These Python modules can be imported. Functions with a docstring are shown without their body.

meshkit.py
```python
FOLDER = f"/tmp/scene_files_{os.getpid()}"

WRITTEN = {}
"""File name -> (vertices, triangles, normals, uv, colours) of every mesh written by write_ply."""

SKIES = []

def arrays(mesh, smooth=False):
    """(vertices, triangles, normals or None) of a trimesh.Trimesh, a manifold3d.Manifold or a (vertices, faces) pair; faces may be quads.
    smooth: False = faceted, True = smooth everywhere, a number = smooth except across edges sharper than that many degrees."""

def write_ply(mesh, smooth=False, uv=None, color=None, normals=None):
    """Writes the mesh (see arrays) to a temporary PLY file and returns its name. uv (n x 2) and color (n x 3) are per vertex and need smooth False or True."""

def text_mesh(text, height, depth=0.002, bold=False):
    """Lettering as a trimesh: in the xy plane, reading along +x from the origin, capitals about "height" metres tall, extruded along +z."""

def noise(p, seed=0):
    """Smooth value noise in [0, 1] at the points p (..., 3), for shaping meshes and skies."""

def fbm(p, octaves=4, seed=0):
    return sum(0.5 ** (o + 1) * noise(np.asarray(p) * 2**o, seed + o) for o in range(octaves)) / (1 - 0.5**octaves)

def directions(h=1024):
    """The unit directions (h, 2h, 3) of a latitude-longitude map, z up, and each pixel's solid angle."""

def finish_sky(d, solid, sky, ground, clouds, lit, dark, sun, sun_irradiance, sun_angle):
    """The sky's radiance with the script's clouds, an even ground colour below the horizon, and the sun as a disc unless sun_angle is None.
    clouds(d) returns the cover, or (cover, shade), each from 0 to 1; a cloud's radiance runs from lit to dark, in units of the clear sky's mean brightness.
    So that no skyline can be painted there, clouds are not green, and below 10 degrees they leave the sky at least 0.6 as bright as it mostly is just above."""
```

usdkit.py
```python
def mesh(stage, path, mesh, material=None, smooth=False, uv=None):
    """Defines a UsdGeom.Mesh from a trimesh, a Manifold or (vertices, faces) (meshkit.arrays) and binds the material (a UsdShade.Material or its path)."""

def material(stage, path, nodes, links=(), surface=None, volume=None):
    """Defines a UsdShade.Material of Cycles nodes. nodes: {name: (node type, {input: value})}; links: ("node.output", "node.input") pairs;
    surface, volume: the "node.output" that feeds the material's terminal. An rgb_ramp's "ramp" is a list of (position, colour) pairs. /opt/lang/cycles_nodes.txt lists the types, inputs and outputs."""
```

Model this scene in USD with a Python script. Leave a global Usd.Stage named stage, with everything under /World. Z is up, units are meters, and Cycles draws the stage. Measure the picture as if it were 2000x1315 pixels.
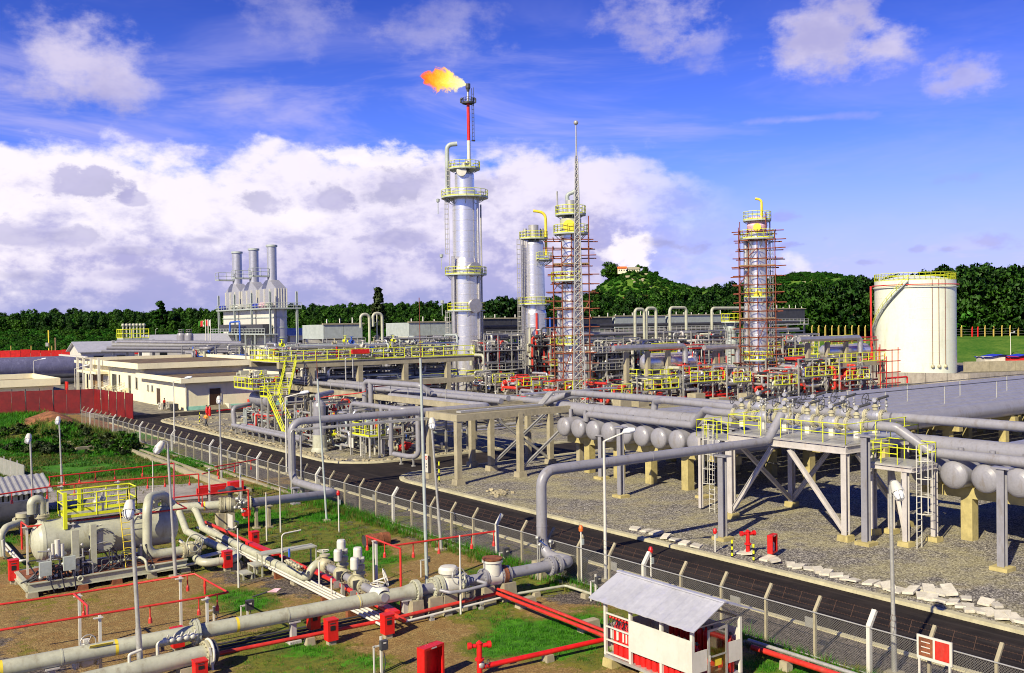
import math, random
import numpy as np
import usdkit, meshkit
from pxr import Usd, UsdGeom, UsdLux, UsdShade, Gf, Sdf, Vt

stage = Usd.Stage.CreateInMemory()
UsdGeom.SetStageUpAxis(stage, UsdGeom.Tokens.z)
UsdGeom.SetStageMetersPerUnit(stage, 1.0)
WORLD = UsdGeom.Xform.Define(stage, '/World')
stage.SetDefaultPrim(WORLD.GetPrim())
UsdGeom.Scope.Define(stage, '/World/Looks')
rng = np.random.default_rng(7)
rnd = random.Random(7)

# ------------------------------------------------------------------ camera
F, CX, CY, CAM_H = 1880., 1000., 657.5, 12.0
ROLL, PITCH, YAW = math.radians(0.8), math.atan(27.5 / F), math.atan(1395 / F)
fw = np.array([math.sin(YAW) * math.cos(PITCH), math.cos(YAW) * math.cos(PITCH), -math.sin(PITCH)])
_r = np.array([math.cos(YAW), -math.sin(YAW), 0.]); _u = np.cross(_r, fw)
rt = _r * math.cos(ROLL) - _u * math.sin(ROLL)
up = _u * math.cos(ROLL) + _r * math.sin(ROLL)
EYE = np.array([0, 0, CAM_H])
cam = UsdGeom.Camera.Define(stage, '/World/camera')
cam.CreateFocalLengthAttr(F / 2000 * 36)
cam.CreateHorizontalApertureAttr(36.0)
cam.CreateVerticalApertureAttr(36.0 * 673 / 1024)
cam.CreateClippingRangeAttr(Gf.Vec2f(0.5, 6000))
cam.CreateExposureAttr(0.58)
m = np.eye(4); m[0, :3], m[1, :3], m[2, :3], m[3, :3] = rt, up, -fw, EYE
cam.AddTransformOp().Set(Gf.Matrix4d(*m.ravel().tolist()))

# ------------------------------------------------------------------ sun and sky
SUN_EL, SHADOW = math.radians(35), math.radians(21)
sun_dir = np.array([-math.cos(SHADOW) * math.cos(SUN_EL), -math.sin(SHADOW) * math.cos(SUN_EL), math.sin(SUN_EL)])
sun = UsdLux.DistantLight.Define(stage, '/World/sun')
sun.CreateIntensityAttr(1.25); sun.CreateAngleAttr(0.5); sun.CreateNormalizeAttr(True)
sun.CreateColorAttr(Gf.Vec3f(1.0, 0.90, 0.67))
z_ = sun_dir; x_ = np.cross([0, 0, 1.], z_); x_ /= np.linalg.norm(x_); y_ = np.cross(z_, x_)
m = np.eye(4); m[0, :3], m[1, :3], m[2, :3] = x_, y_, z_
sun.AddTransformOp().Set(Gf.Matrix4d(*m.ravel().tolist()))

class Graph:
    """A small builder for node graphs: every call makes a node and returns its output."""
    def __init__(s): s.n, s.l, s.k = {}, [], 0
    def __call__(s, kind, out, **inp):
        s.k += 1; name = f'n{s.k}'; vals = {}
        for k, v in inp.items():
            if isinstance(v, str) and '.' in v and v.split('.')[0] in s.n: s.l.append((v, f'{name}.{k}'))
            else: vals[k] = v
        s.n[name] = (kind, vals)
        return f'{name}.{out}'
    def math(s, op, a, b=0., c=0., clamp=False): return s('math', 'value', math_type=op, value1=a, value2=b, value3=c, use_clamp=clamp)
    def add(s, a, b): return s.math('add', a, b)
    def mul(s, a, b): return s.math('multiply', a, b)
    def mix(s, f, a, b, op='mix'): return s('mix', 'color', mix_type=op, fac=f, color1=a, color2=b)
    def step(s, v, lo, hi, a=0., b=1.): return s('map_range', 'result', range_type='smoothstep', value=v, from_min=lo, from_max=hi, to_min=a, to_max=b, clamp=True)
    def make(s, path, surface=None, volume=None): return usdkit.material(stage, path, s.n, s.l, surface, volume)

def make_sky():
    g = Graph()
    d = g('texture_coordinate', 'generated')
    sky = g('sky_texture', 'color', sky_type='single_scattering', sun_disc=False, sun_elevation=SUN_EL,
            sun_rotation=math.atan2(sun_dir[0], sun_dir[1]), air_density=1.0, aerosol_density=0.15, ozone_density=2.0)
    a_ = g('vector_math', 'value', math_type='dot_product', vector1=d, vector2=(math.cos(YAW), -math.sin(YAW), 0))
    b_ = g('vector_math', 'value', math_type='dot_product', vector1=d, vector2=(math.sin(YAW), math.cos(YAW), 0))
    az = g.math('arctan2', a_, b_)
    el = g.math('arcsine', g('separate_xyz', 'z', vector=d))
    v = g('combine_xyz', 'vector', x=az, y=el, z=0.)
    nz = lambda sc, det, sx=1., sy=1., ro=.55, dist=0., off=0.: g('noise_texture', 'fac', vector=g('mapping', 'vector', mapping_type='point', vector=v, scale=(sx, sy, 1), location=(off, off * .7, 0)), scale=sc, detail=det, roughness=ro, distortion=dist)
    fine = g.add(nz(26., 7, 1, 1.5, .6), -.5)
    mid = g.add(nz(11., 6, 1, 1.6, .58, 0., 3.), -.5)
    def AE(px, py):
        x = math.atan((px - CX) / F); return x, math.atan((630 - .014 * (px - 1000) - py) / F * math.cos(x))
    def blob(px, py, rx, ry, amt=.9, soft=.5, lo=0., nz_=1.):
        a0, e0 = AE(px, py)
        da = g.mul(g.add(az, -a0), F / rx); de = g.mul(g.add(el, -e0), F / ry)
        r = g.math('sqrt', g.add(g.mul(da, da), g.mul(de, de)))
        t = g.add(g.add(g.math('subtract', 1., r), g.mul(fine, 2.4 * nz_)), g.mul(mid, 2.0 * nz_))
        return g.step(t, lo, lo + soft, 0., amt)
    # clear sky: the saturated blue of the photograph, paler low down
    col = g.mix(1., sky, g.mix(g.step(el, .10, .40), (0.46, 0.59, 1.55), (0.17, 0.28, 1.0)), 'multiply')
    # thin veil of high cirrus
    veil = g.mul(g.step(nz(3.2, 6, 1., 4.5, .62, .6), .42, .72), g.step(el, .36, .16, .0, .72))
    veil = g.mul(veil, g.step(az, .42, -.05, .25, 1.))
    col = g.mix(veil, col, (5.4, 5.0, 8.2))
    def over(col, f, c): return g.mix(f, col, c)
    bright, pale, lilac, grey = (9.0, 8.4, 9.0), (6.2, 5.7, 7.6), (4.1, 3.9, 6.5), (2.7, 2.7, 4.9)
    for p in ((165, 120, 150, 92, .95, .75, 0., .6), (245, 170, 95, 52, .8, .8, 0., .6), (600, 30, 150, 85, .40, 1.2), (880, 70, 140, 80, .5, 1.2), (1310, 40, 130, 70, .7, 1.), (1390, 90, 80, 60, .4, 1.),
              (1610, 75, 125, 92, .95, .75, 0., .7), (1740, 95, 80, 55, .9, .8, 0., .7), (1890, 155, 85, 48, .7, .9), (1560, 235, 180, 9, .35, 1.2), (490, 190, 90, 40, .4, 1.2)):
        col = over(col, blob(*p), g.mix(g.step(mid, -.16, .16), pale, lilac))
    # the bank of cloud above the trees
    top = g.add(g.step(az, .10, .30, .172, .10), g.mul(mid, .085))
    bank = g.step(g.add(g.math('subtract', top, el), g.mul(fine, .05)), -.008, .016)
    bank = g.mul(bank, g.step(g.add(az, g.mul(mid, .12)), .26, .08, 0.05, 1.))
    bank = g.mul(bank, g.step(az, -1.9, -1.0))
    bank = g.mul(bank, .97)
    inner = g.step(g.add(g.add(g.add(el, g.mul(nz(7., 8, 1., 2.0, .62, .5, 9.), .26)), g.mul(fine, .22)), g.mul(az, -.05)), .17, .29)
    warm = g.step(az, .1, -.5)
    shade = g.mix(inner, g.mix(g.step(g.add(g.mul(mid, .8), fine), -.09, .12), lilac, pale), g.mix(warm, (8.0, 7.4, 8.6), bright))
    low = g.step(g.add(el, g.mul(fine, .05)), .06, .0, 0., .8)
    shade = g.mix(low, shade, (2.9, 3.2, 6.0))
    col = over(col, bank, shade)
    low_r = g.mul(g.step(nz(14., 7, 1., 2.4, .6, .3, 5.), .5, .66), g.mul(g.step(el, .095, .03), g.step(az, .05, .2, 0., .75)))
    col = over(col, g.mul(g.step(el, .19, .0, 0., .8), g.step(az, .10, .26)), (5.2, 5.1, 8.3))
    col = over(col, low_r, pale)
    col = over(col, g.step(el, .03, 0., 0., .35), (4.2, 4.4, 7.6))
    for p in ((1235, 492, 60, 48, .95, .5), (1195, 500, 40, 30, .8, .6), (760, 310, 90, 32, .9, .6), (690, 300, 60, 25, .9, .6), (600, 430, 60, 26, .8, .6), (1560, 515, 34, 40, .6, .8)):
        col = over(col, blob(*p), bright)
    for p in ((185, 365, 80, 34, .85, .5), (268, 390, 38, 20, .7, .5), (500, 390, 62, 24, .7, .6), (655, 385, 52, 34, .75, .6), (775, 375, 100, 50, .8, .7), (945, 365, 60, 40, .7, .7), (785, 465, 62, 22, .8, .5), (90, 462, 95, 22, .7, .6), (260, 492, 60, 12, .6, .6), (580, 470, 48, 11, .6, .6),
              (55, 540, 50, 13, .5, .6), (1390, 480, 80, 20, .6, .7), (1300, 475, 40, 18, .6, .6), (1565, 478, 50, 13, .6, .6), (1790, 488, 28, 9, .6, .6), (1850, 488, 34, 11, .6, .6), (1935, 475, 46, 18, .6, .7), (1690, 512, 40, 8, .5, .6), (1860, 350, 60, 20, .3, .8), (1525, 425, 48, 14, .6, .7), (270, 535, 60, 9, .5, .6), (400, 470, 40, 11, .5, .6)):
        col = over(col, g.mul(blob(*p, nz_=1.35), .85), g.mix(g.step(mid, -.2, .2), grey, lilac))
    bg = g('background_shader', 'background', color=col, strength=0.078)
    return g.make('/World/Looks/sky', surface=bg)

dome = UsdLux.DomeLight.Define(stage, '/World/sky')
UsdShade.MaterialBindingAPI.Apply(dome.GetPrim()).Bind(make_sky())
dome.GetPrim().SetCustomDataByKey('kind', 'structure')
dome.GetPrim().SetCustomDataByKey('label', 'blue sky with a bank of white cloud')

# ------------------------------------------------------------------ picture to place: where a sight line meets a known level or plane
def ray(px, py): return fw + rt * (px - CX) / F + up * (CY - py) / F
def W(px, py, z=0.):
    d = ray(px, py); return EYE + d * ((z - CAM_H) / d[2])
def onX(px, py, X):
    d = ray(px, py); return EYE + d * (X / d[0])
def onY(px, py, Y):
    d = ray(px, py); return EYE + d * (Y / d[1])
def proj(p):
    v = np.asarray(p, float) - EYE; q = v @ fw; return CX + F * (v @ rt) / q, CY - F * (v @ up) / q
def ht(p, py):
    """Height at which the upright through p is seen at picture row py."""
    a = proj([p[0], p[1], 0])[1]; b = proj([p[0], p[1], 1])[1]; h = (py - a) / (b - a)
    for _ in range(4):
        b0 = proj([p[0], p[1], h])[1]; b1 = proj([p[0], p[1], h + .1])[1]; h += (py - b0) / (b1 - b0) * .1
    return h
def dep(p): return (np.asarray(p, float) - EYE) @ fw
def size(p, px): return px * dep(p) / F

# ------------------------------------------------------------------ meshes
class MB:
    """Collects triangles with normals; everything added becomes one mesh."""
    def __init__(s): s.v, s.n, s.f, s.k = [], [], [], 0
    def add(s, v, f, n=None):
        v = np.asarray(v, float); f = np.asarray(f, int)
        if f.shape[1] == 4: f = np.vstack([f[:, [0, 1, 2]], f[:, [0, 2, 3]]])
        if n is None:
            v = v[f].reshape(-1, 3); f = np.arange(len(v)).reshape(-1, 3)
            c = np.cross(v[1::3] - v[0::3], v[2::3] - v[0::3]); c /= np.linalg.norm(c, axis=1, keepdims=True) + 1e-12
            n = np.repeat(c, 3, 0)
        s.v.append(v); s.n.append(np.asarray(n, float)); s.f.append(f + s.k); s.k += len(v); return s
    def box(s, c, size, rz=0., R=None, bev=0.):
        a, b, h = np.asarray(size, float) / 2
        q = np.array([[x, y, z] for x in (-a, a) for y in (-b, b) for z in (-h, h)])
        f = np.array([[0, 1, 3, 2], [4, 6, 7, 5], [0, 4, 5, 1], [2, 3, 7, 6], [0, 2, 6, 4], [1, 5, 7, 3]])
        if R is None:
            k, t = math.cos(rz), math.sin(rz); R = np.array([[k, -t, 0], [t, k, 0], [0, 0, 1]])
        return s.add(q @ np.asarray(R).T + np.asarray(c, float), f)
    def span(s, lo, hi): lo, hi = np.asarray(lo, float), np.asarray(hi, float); return s.box((lo + hi) / 2, np.abs(hi - lo))
    def bar(s, a, b, w, h=None):
        """A square bar from a to b."""
        a, b = np.asarray(a, float), np.asarray(b, float); h = w if h is None else h
        d = b - a; L = np.linalg.norm(d); d = d / L
        u = np.cross([0, 0, 1.], d) if abs(d[2]) < .95 else np.cross([0, 1., 0], d); u /= np.linalg.norm(u); t = np.cross(d, u)
        return s.box((a + b) / 2, (L, w, h), R=np.column_stack([d, u, t]))
    def ibeam(s, a, b, w, h, t=.03):
        a, b = np.asarray(a, float), np.asarray(b, float)
        d = b - a; L = np.linalg.norm(d); d = d / L
        u = np.cross([0, 0, 1.], d) if abs(d[2]) < .95 else np.array([0, 1., 0.]); u /= np.linalg.norm(u); k = np.cross(d, u)
        R = np.column_stack([d, u, k]); c = (a + b) / 2
        s.box(c, (L, t, h - 2 * t), R=R)
        for q in (-1, 1): s.box(c + k * q * (h - t) / 2, (L, w, t), R=R)
        return s
    def tube(s, pts, r, n=8, bend=0., cap=True, dome=False):
        p = np.asarray(pts, float)
        if bend > 0 and len(p) > 2: p = fillet(p, bend)
        t = np.gradient(p, axis=0) if len(p) > 2 else np.repeat((p[1:] - p[:1]), 2, 0)
        t = t / (np.linalg.norm(t, axis=1, keepdims=True) + 1e-12)
        u = np.cross(t[0], [0, 0, 1.] if abs(t[0][2]) < .9 else [1., 0, 0]); u /= np.linalg.norm(u)
        us = []
        for k in range(len(p)):
            u = u - t[k] * (u @ t[k]); u = u / np.linalg.norm(u); us.append(u)
        us = np.array(us); ws = np.cross(t, us)
        rr = np.broadcast_to(np.asarray(r, float), (len(p),))
        if dome:
            R0 = rr[0]; a = np.linspace(.12, 1, 5) * math.pi / 2
            def end(k, sg):
                return p[k] + sg * np.outer(np.cos(a) * R0 * .5, t[k]), np.sin(a) * R0
            (q0, r0), (q1, r1) = end(0, -1), end(-1, 1)
            p = np.vstack([q0[:-1], p, q1[:-1][::-1]]); rr = np.concatenate([r0[:-1], rr, r1[:-1][::-1]])
            us = np.vstack([np.repeat(us[:1], 4, 0), us, np.repeat(us[-1:], 4, 0)]); ws = np.vstack([np.repeat(ws[:1], 4, 0), ws, np.repeat(ws[-1:], 4, 0)])
            t = np.vstack([np.repeat(t[:1], 4, 0), t, np.repeat(t[-1:], 4, 0)])
        ang = np.arange(n) * 2 * math.pi / n
        nr = np.cos(ang)[None, :, None] * us[:, None] + np.sin(ang)[None, :, None] * ws[:, None]
        v = (p[:, None] + rr[:, None, None] * nr).reshape(-1, 3)
        sl = np.zeros(len(p))
        dl = np.gradient(rr) / (np.linalg.norm(np.gradient(p, axis=0), axis=1) + 1e-9) if len(p) > 2 else sl
        nn = nr - np.clip(dl, -6, 6)[:, None, None] * t[:, None]; nn = (nn / np.linalg.norm(nn, axis=2, keepdims=True)).reshape(-1, 3)
        i, j = np.meshgrid(np.arange(len(p) - 1), np.arange(n), indexing='ij')
        f = np.stack([i * n + j, i * n + (j + 1) % n, (i + 1) * n + (j + 1) % n, (i + 1) * n + j], -1).reshape(-1, 4)
        s.add(v, f, nn)
        if cap:
            for k, sg in ((0, -1), (len(p) - 1, 1)):
                ring = v.reshape(len(p), n, 3)[k]; o = np.arange(1, n - 1)
                ff = np.stack([np.zeros(n - 2, int), o, o + 1], 1)
                s.add(ring, ff if sg > 0 else ff[:, ::-1], np.repeat([t[k] * sg], n, 0))
        return s
    def cyl(s, a, b, r, n=10, r2=None): return s.tube([a, b], [r, r if r2 is None else r2], n)
    def lathe(s, c, prof, n=16, axis=(0, 0, 1.), arc=None):
        """prof: (radius, distance along axis) pairs, with sharp edges where a pair is repeated."""
        ax = np.asarray(axis, float); ax /= np.linalg.norm(ax)
        u = np.cross(ax, [0, 0, 1.]) if abs(ax[2]) < .9 else np.cross(ax, [0, 1., 0]); u /= np.linalg.norm(u); w = np.cross(ax, u)
        ang = np.arange(n) * 2 * math.pi / n; ring = np.cos(ang)[:, None] * u + np.sin(ang)[:, None] * w
        pr = np.asarray(prof, float); c = np.asarray(c, float)
        for k in range(len(pr) - 1):
            (r0, z0), (r1, z1) = pr[k], pr[k + 1]
            if abs(r0 - r1) + abs(z0 - z1) < 1e-9: continue
            nn = ring * (z1 - z0) - ax * (r1 - r0); nn /= np.linalg.norm(nn, axis=1, keepdims=True) + 1e-12
            v = np.vstack([c + ring * r0 + ax * z0, c + ring * r1 + ax * z1])
            j = np.arange(n); f = np.stack([j, (j + 1) % n, n + (j + 1) % n, n + j], 1)
            s.add(v, f, np.vstack([nn, nn]))
        return s
    def ball(s, c, r, n=10, squash=1.):
        a = np.linspace(0, math.pi, n // 2 + 2)
        pr = [(max(r * math.sin(t), 1e-4), -r * squash * math.cos(t)) for t in a]
        c = np.asarray(c, float); ang = np.arange(n) * 2 * math.pi / n
        v = np.array([[c[0] + q * math.cos(t), c[1] + q * math.sin(t), c[2] + z] for q, z in pr for t in ang])
        nn = v - c; nn /= np.linalg.norm(nn, axis=1, keepdims=True)
        i, j = np.meshgrid(np.arange(len(pr) - 1), np.arange(n), indexing='ij')
        return s.add(v, np.stack([i * n + j, i * n + (j + 1) % n, (i + 1) * n + (j + 1) % n, (i + 1) * n + j], -1).reshape(-1, 4), nn)
    def torus(s, c, R, r, axis=(0, 0, 1.), n=16, k=5):
        ax = np.asarray(axis, float); ax /= np.linalg.norm(ax)
        u = np.cross(ax, [0, 0, 1.]) if abs(ax[2]) < .9 else np.cross(ax, [0, 1., 0]); u /= np.linalg.norm(u); w = np.cross(ax, u)
        v, nn = [], []
        for a in np.arange(n) * 2 * math.pi / n:
            d = math.cos(a) * u + math.sin(a) * w
            for b in np.arange(k) * 2 * math.pi / k:
                q = math.cos(b) * d + math.sin(b) * ax; v.append(np.asarray(c) + d * R + q * r); nn.append(q)
        i, j = np.meshgrid(np.arange(n), np.arange(k), indexing='ij')
        f = np.stack([i * k + j, ((i + 1) % n) * k + j, ((i + 1) % n) * k + (j + 1) % k, i * k + (j + 1) % k], -1).reshape(-1, 4)
        return s.add(v, f, nn)
    def prism(s, poly, z0, z1):
        """An upright prism on a convex or star-shaped outline (counter-clockwise)."""
        p = np.asarray(poly, float); n = len(p); c = p.mean(0)
        lo, hi = np.column_stack([p, np.full(n, z0)]), np.column_stack([p, np.full(n, z1)]); j = np.arange(n); k = (j + 1) % n
        s.add(np.vstack([lo, hi]), np.stack([j, k, n + k, n + j], 1))
        s.add(np.vstack([hi, [[*c, z1]]]), np.stack([j, k, np.full(n, n)], 1))
        return s.add(np.vstack([lo, [[*c, z0]]]), np.stack([k, j, np.full(n, n)], 1))
    def plate(s, pts, t, d):
        """A flat plate: outline pts (3-D, planar), thickness t along d."""
        p = np.asarray(pts, float); d = np.asarray(d, float); n = len(p); c = p.mean(0); q = p + d * t; j = np.arange(n); k = (j + 1) % n
        s.add(np.vstack([p, q]), np.stack([j, k, n + k, n + j], 1))
        s.add(np.vstack([q, [c + d * t]]), np.stack([j, k, np.full(n, n)], 1))
        return s.add(np.vstack([p, [c]]), np.stack([k, j, np.full(n, n)], 1))
    def data(s): return np.vstack(s.v), np.vstack(s.n), np.vstack(s.f)

def fillet(p, r):
    out = [p[0]]
    for k in range(1, len(p) - 1):
        a, b, c = p[k - 1], p[k], p[k + 1]
        d0, d1 = a - b, c - b; l0, l1 = np.linalg.norm(d0), np.linalg.norm(d1); d0, d1 = d0 / l0, d1 / l1
        th = math.acos(float(np.clip(d0 @ d1, -1, 1)))
        if th > math.pi - .02: out.append(b); continue
        t = min(r / math.tan(th / 2), l0 * .48, l1 * .48); rad = t * math.tan(th / 2)
        cen = b + (d0 + d1) / np.linalg.norm(d0 + d1) * (rad / math.sin(th / 2))
        s0, s1 = b + d0 * t - cen, b + d1 * t - cen
        w = math.acos(float(np.clip(s0 @ s1 / (np.linalg.norm(s0) * np.linalg.norm(s1)), -1, 1)))
        m_ = max(3, int(w / .28) + 1)
        for q in np.linspace(0, 1, m_): out.append(cen + (math.sin((1 - q) * w) * s0 + math.sin(q * w) * s1) / math.sin(w))
    out.append(p[-1]); return np.array(out)

_names = {}
def numbered(parent, name):
    key = f'{parent}/{name}'; k = _names.get(key, 0); _names[key] = k + 1
    return key if k == 0 else f'{key}_{k:03d}'
_origin = {}
def emit(path, mb, mat, origin=(0, 0, 0), colors=None):
    v, n, f = mb.data() if isinstance(mb, MB) else mb
    v = v - np.asarray(origin)
    q = UsdGeom.Mesh.Define(stage, path)
    q.CreatePointsAttr(Vt.Vec3fArray.FromNumpy(v.astype(np.float32)))
    q.CreateFaceVertexCountsAttr(Vt.IntArray.FromNumpy(np.full(len(f), 3, np.int32)))
    q.CreateFaceVertexIndicesAttr(Vt.IntArray.FromNumpy(f.astype(np.int32).ravel()))
    q.CreateSubdivisionSchemeAttr('none')
    if n is not None:
        q.CreateNormalsAttr(Vt.Vec3fArray.FromNumpy(n.astype(np.float32))); q.SetNormalsInterpolation('vertex')
    for k, c in (colors or {}).items():
        UsdGeom.PrimvarsAPI(q).CreatePrimvar(k, Sdf.ValueTypeNames.Color3fArray, 'vertex').Set(Vt.Vec3fArray.FromNumpy(np.asarray(c, np.float32)))
    UsdShade.MaterialBindingAPI.Apply(q.GetPrim()).Bind(M[mat])
    return q.GetPrim()
def tag(p, label=None, cat=None, group=None, kind=None):
    for k, v in (('label', label), ('category', cat), ('group', group), ('kind', kind)):
        if v: p.SetCustomDataByKey(k, v)
    return p
def thing(name, label, cat, loc=(0, 0, 0), group=None, rz=0.):
    x = UsdGeom.Xform.Define(stage, numbered('/World', name))
    x.AddTranslateOp().Set(Gf.Vec3d(*map(float, loc))); x.AddRotateZOp().Set(math.degrees(rz))
    _origin[str(x.GetPath())] = np.asarray(loc, float)
    return tag(x.GetPrim(), label, cat, group)
def local(t): _origin[str(t.GetPath())] = np.zeros(3); return t
def part(t, name, mb, mat, label=None, kind=None):
    """A part of a thing (or of a part), given in the thing's world coordinates."""
    path = str(t.GetPath()); root = '/'.join(path.split('/')[:3])
    return tag(emit(numbered(path, name), mb, mat, _origin.get(root, (0, 0, 0))), label, None, None, kind)
def whole(name, mb, mat, label, cat, group=None, kind=None): return tag(emit(numbered('/World', name), mb, mat), label, cat, group, kind)
def struct(name, mb, mat, colors=None): return tag(emit(numbered('/World', name), mb, mat, colors=colors), kind='structure')
def copy(src, loc, rz=0., label=None, group=None):
    was = src.GetCustomData(); base = src.GetName().rstrip('0123456789').rstrip('_')
    t = thing(base, label or was['label'], was['category'], loc, group or was.get('group'), rz)
    t.GetReferences().AddInternalReference(src.GetPath()); t.SetInstanceable(True)
    return t

# ------------------------------------------------------------------ materials
M = {}
def paint(name, col, rough=.5, metal=0., var=.18, scale=1.2, dirt=None, dirt_amt=.35, bump=0., bscale=30., spec=.5, rv=.09):
    g = Graph(); pos = g('geometry', 'position')
    n1 = g('noise_texture', 'fac', vector=pos, scale=scale, detail=6., roughness=.65)
    n2 = g('noise_texture', 'fac', vector=pos, scale=scale * 7, detail=4., roughness=.6)
    c = np.array(col, float)
    f = g.step(g.add(g.mul(n1, .7), g.mul(n2, .3)), .35, .65)
    col_ = g.mix(f, tuple(c * (1 - var)), tuple(np.minimum(c * (1 + var * .5), 1.)))
    if dirt is not None:
        w = g('noise_texture', 'fac', vector=g('mapping', 'vector', mapping_type='point', vector=pos, scale=(1.3, 1.3, .35), location=(3, 5, 7)), scale=scale * 1.7, detail=8., roughness=.7)
        col_ = g.mix(g.step(w, .5, .72, 0., dirt_amt), col_, tuple(dirt))
    kw = {}
    if bump: kw['normal'] = g('bump', 'normal', height=g('noise_texture', 'fac', vector=pos, scale=bscale, detail=5., roughness=.6), strength=bump, distance=.02)
    r = g.step(n2, .3, .7, max(rough - rv, .05), min(rough + rv, 1.))
    M[name] = g.make('/World/Looks/' + name, surface=g('principled_bsdf', 'BSDF', base_color=col_, roughness=r, metallic=float(metal), specular_ior_level=spec, **kw))
rust, soil = (.16, .055, .02), (.14, .10, .06)
paint('grey_pipe', (.25, .245, .265), .38, var=.10, dirt=(.17, .145, .12), dirt_amt=.65)
paint('blue_grey', (.12, .12, .20), .38, var=.2, scale=.6, dirt=(.25, .25, .36), dirt_amt=.6)
paint('cream_pipe', (.42, .42, .31), .42, var=.14, dirt=(.20, .165, .10), dirt_amt=.6)
paint('valve_cream', (.42, .39, .25), .45, var=.2, dirt=rust, dirt_amt=.4)
paint('white_paint', (.58, .56, .48), .4, var=.08, dirt=(.45, .40, .32), dirt_amt=.4)
paint('cream_wall', (.80, .73, .48), .75, var=.06, scale=.4, dirt=(.50, .45, .30), dirt_amt=.35)
paint('mint', (.30, .62, .46), .7)
paint('tank_white', (.68, .71, .56), .35, var=.05, scale=.25, dirt=(.50, .46, .30), dirt_amt=.5)
paint('yellow', (.68, .72, .02), .45, var=.12, dirt=(.40, .36, .05), dirt_amt=.3)
paint('yellow_warm', (.72, .55, .04), .45, var=.12)
paint('red', (.62, .012, .010), .42, var=.2, dirt=(.30, .015, .012), dirt_amt=.5)
paint('red_pipe', (.55, .03, .018), .45, var=.25, dirt=(.32, .10, .07), dirt_amt=.6)
paint('red_fence', (.16, .004, .003), .55, var=.35, scale=.8)
paint('red_cloth', (.6, .01, .008), .8, var=.3)
paint('scaffold', (.22, .055, .025), .6, .2, var=.35, dirt=(.10, .03, .015), dirt_amt=.5)
paint('rusty', (.22, .07, .025), .8, var=.5, scale=3., bump=.3)
paint('galv', (.44, .43, .39), .42, .4, var=.15, scale=2.)
paint('steel_paint', (.46, .43, .40), .45, var=.12, dirt=(.30, .20, .13), dirt_amt=.4)
paint('green_grey', (.36, .40, .37), .5, var=.15, dirt=(.22, .24, .22), dirt_amt=.4)
paint('dark_steel', (.06, .06, .065), .5, .2, var=.3)
paint('black', (.012, .012, .012), .5)
paint('concrete', (.33, .29, .19), .85, var=.22, scale=.9, dirt=(.20, .17, .11), dirt_amt=.6, bump=.15)
paint('concrete_ochre', (.42, .35, .14), .85, var=.25, scale=.9, dirt=(.22, .17, .07), dirt_amt=.6, bump=.15)
paint('concrete_grey', (.30, .27, .23), .88, var=.25, scale=.6, dirt=(.15, .12, .10), dirt_amt=.65, bump=.15)
paint('kerb_stone', (.47, .43, .27), .88, var=.2, scale=1.3, dirt=(.28, .24, .14), dirt_amt=.5, bump=.25)
paint('slab', (.56, .52, .42), .85, var=.2, scale=2., dirt=(.42, .36, .24), dirt_amt=.5, bump=.2)
paint('stone', (.36, .31, .19), .9, var=.4, scale=2., bump=.4)
paint('clad', (.72, .70, .67), .30, .72, var=.05, scale=.4, rv=.03)
paint('clad_dull', (.50, .48, .46), .42, .7, var=.15, scale=1.)
paint('zinc', (.46, .46, .49), .42, .2, var=.12, scale=.8, dirt=(.40, .40, .54), dirt_amt=.5)
paint('silver', (.44, .44, .47), .38, .5, var=.1, dirt=(.38, .37, .38))
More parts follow.
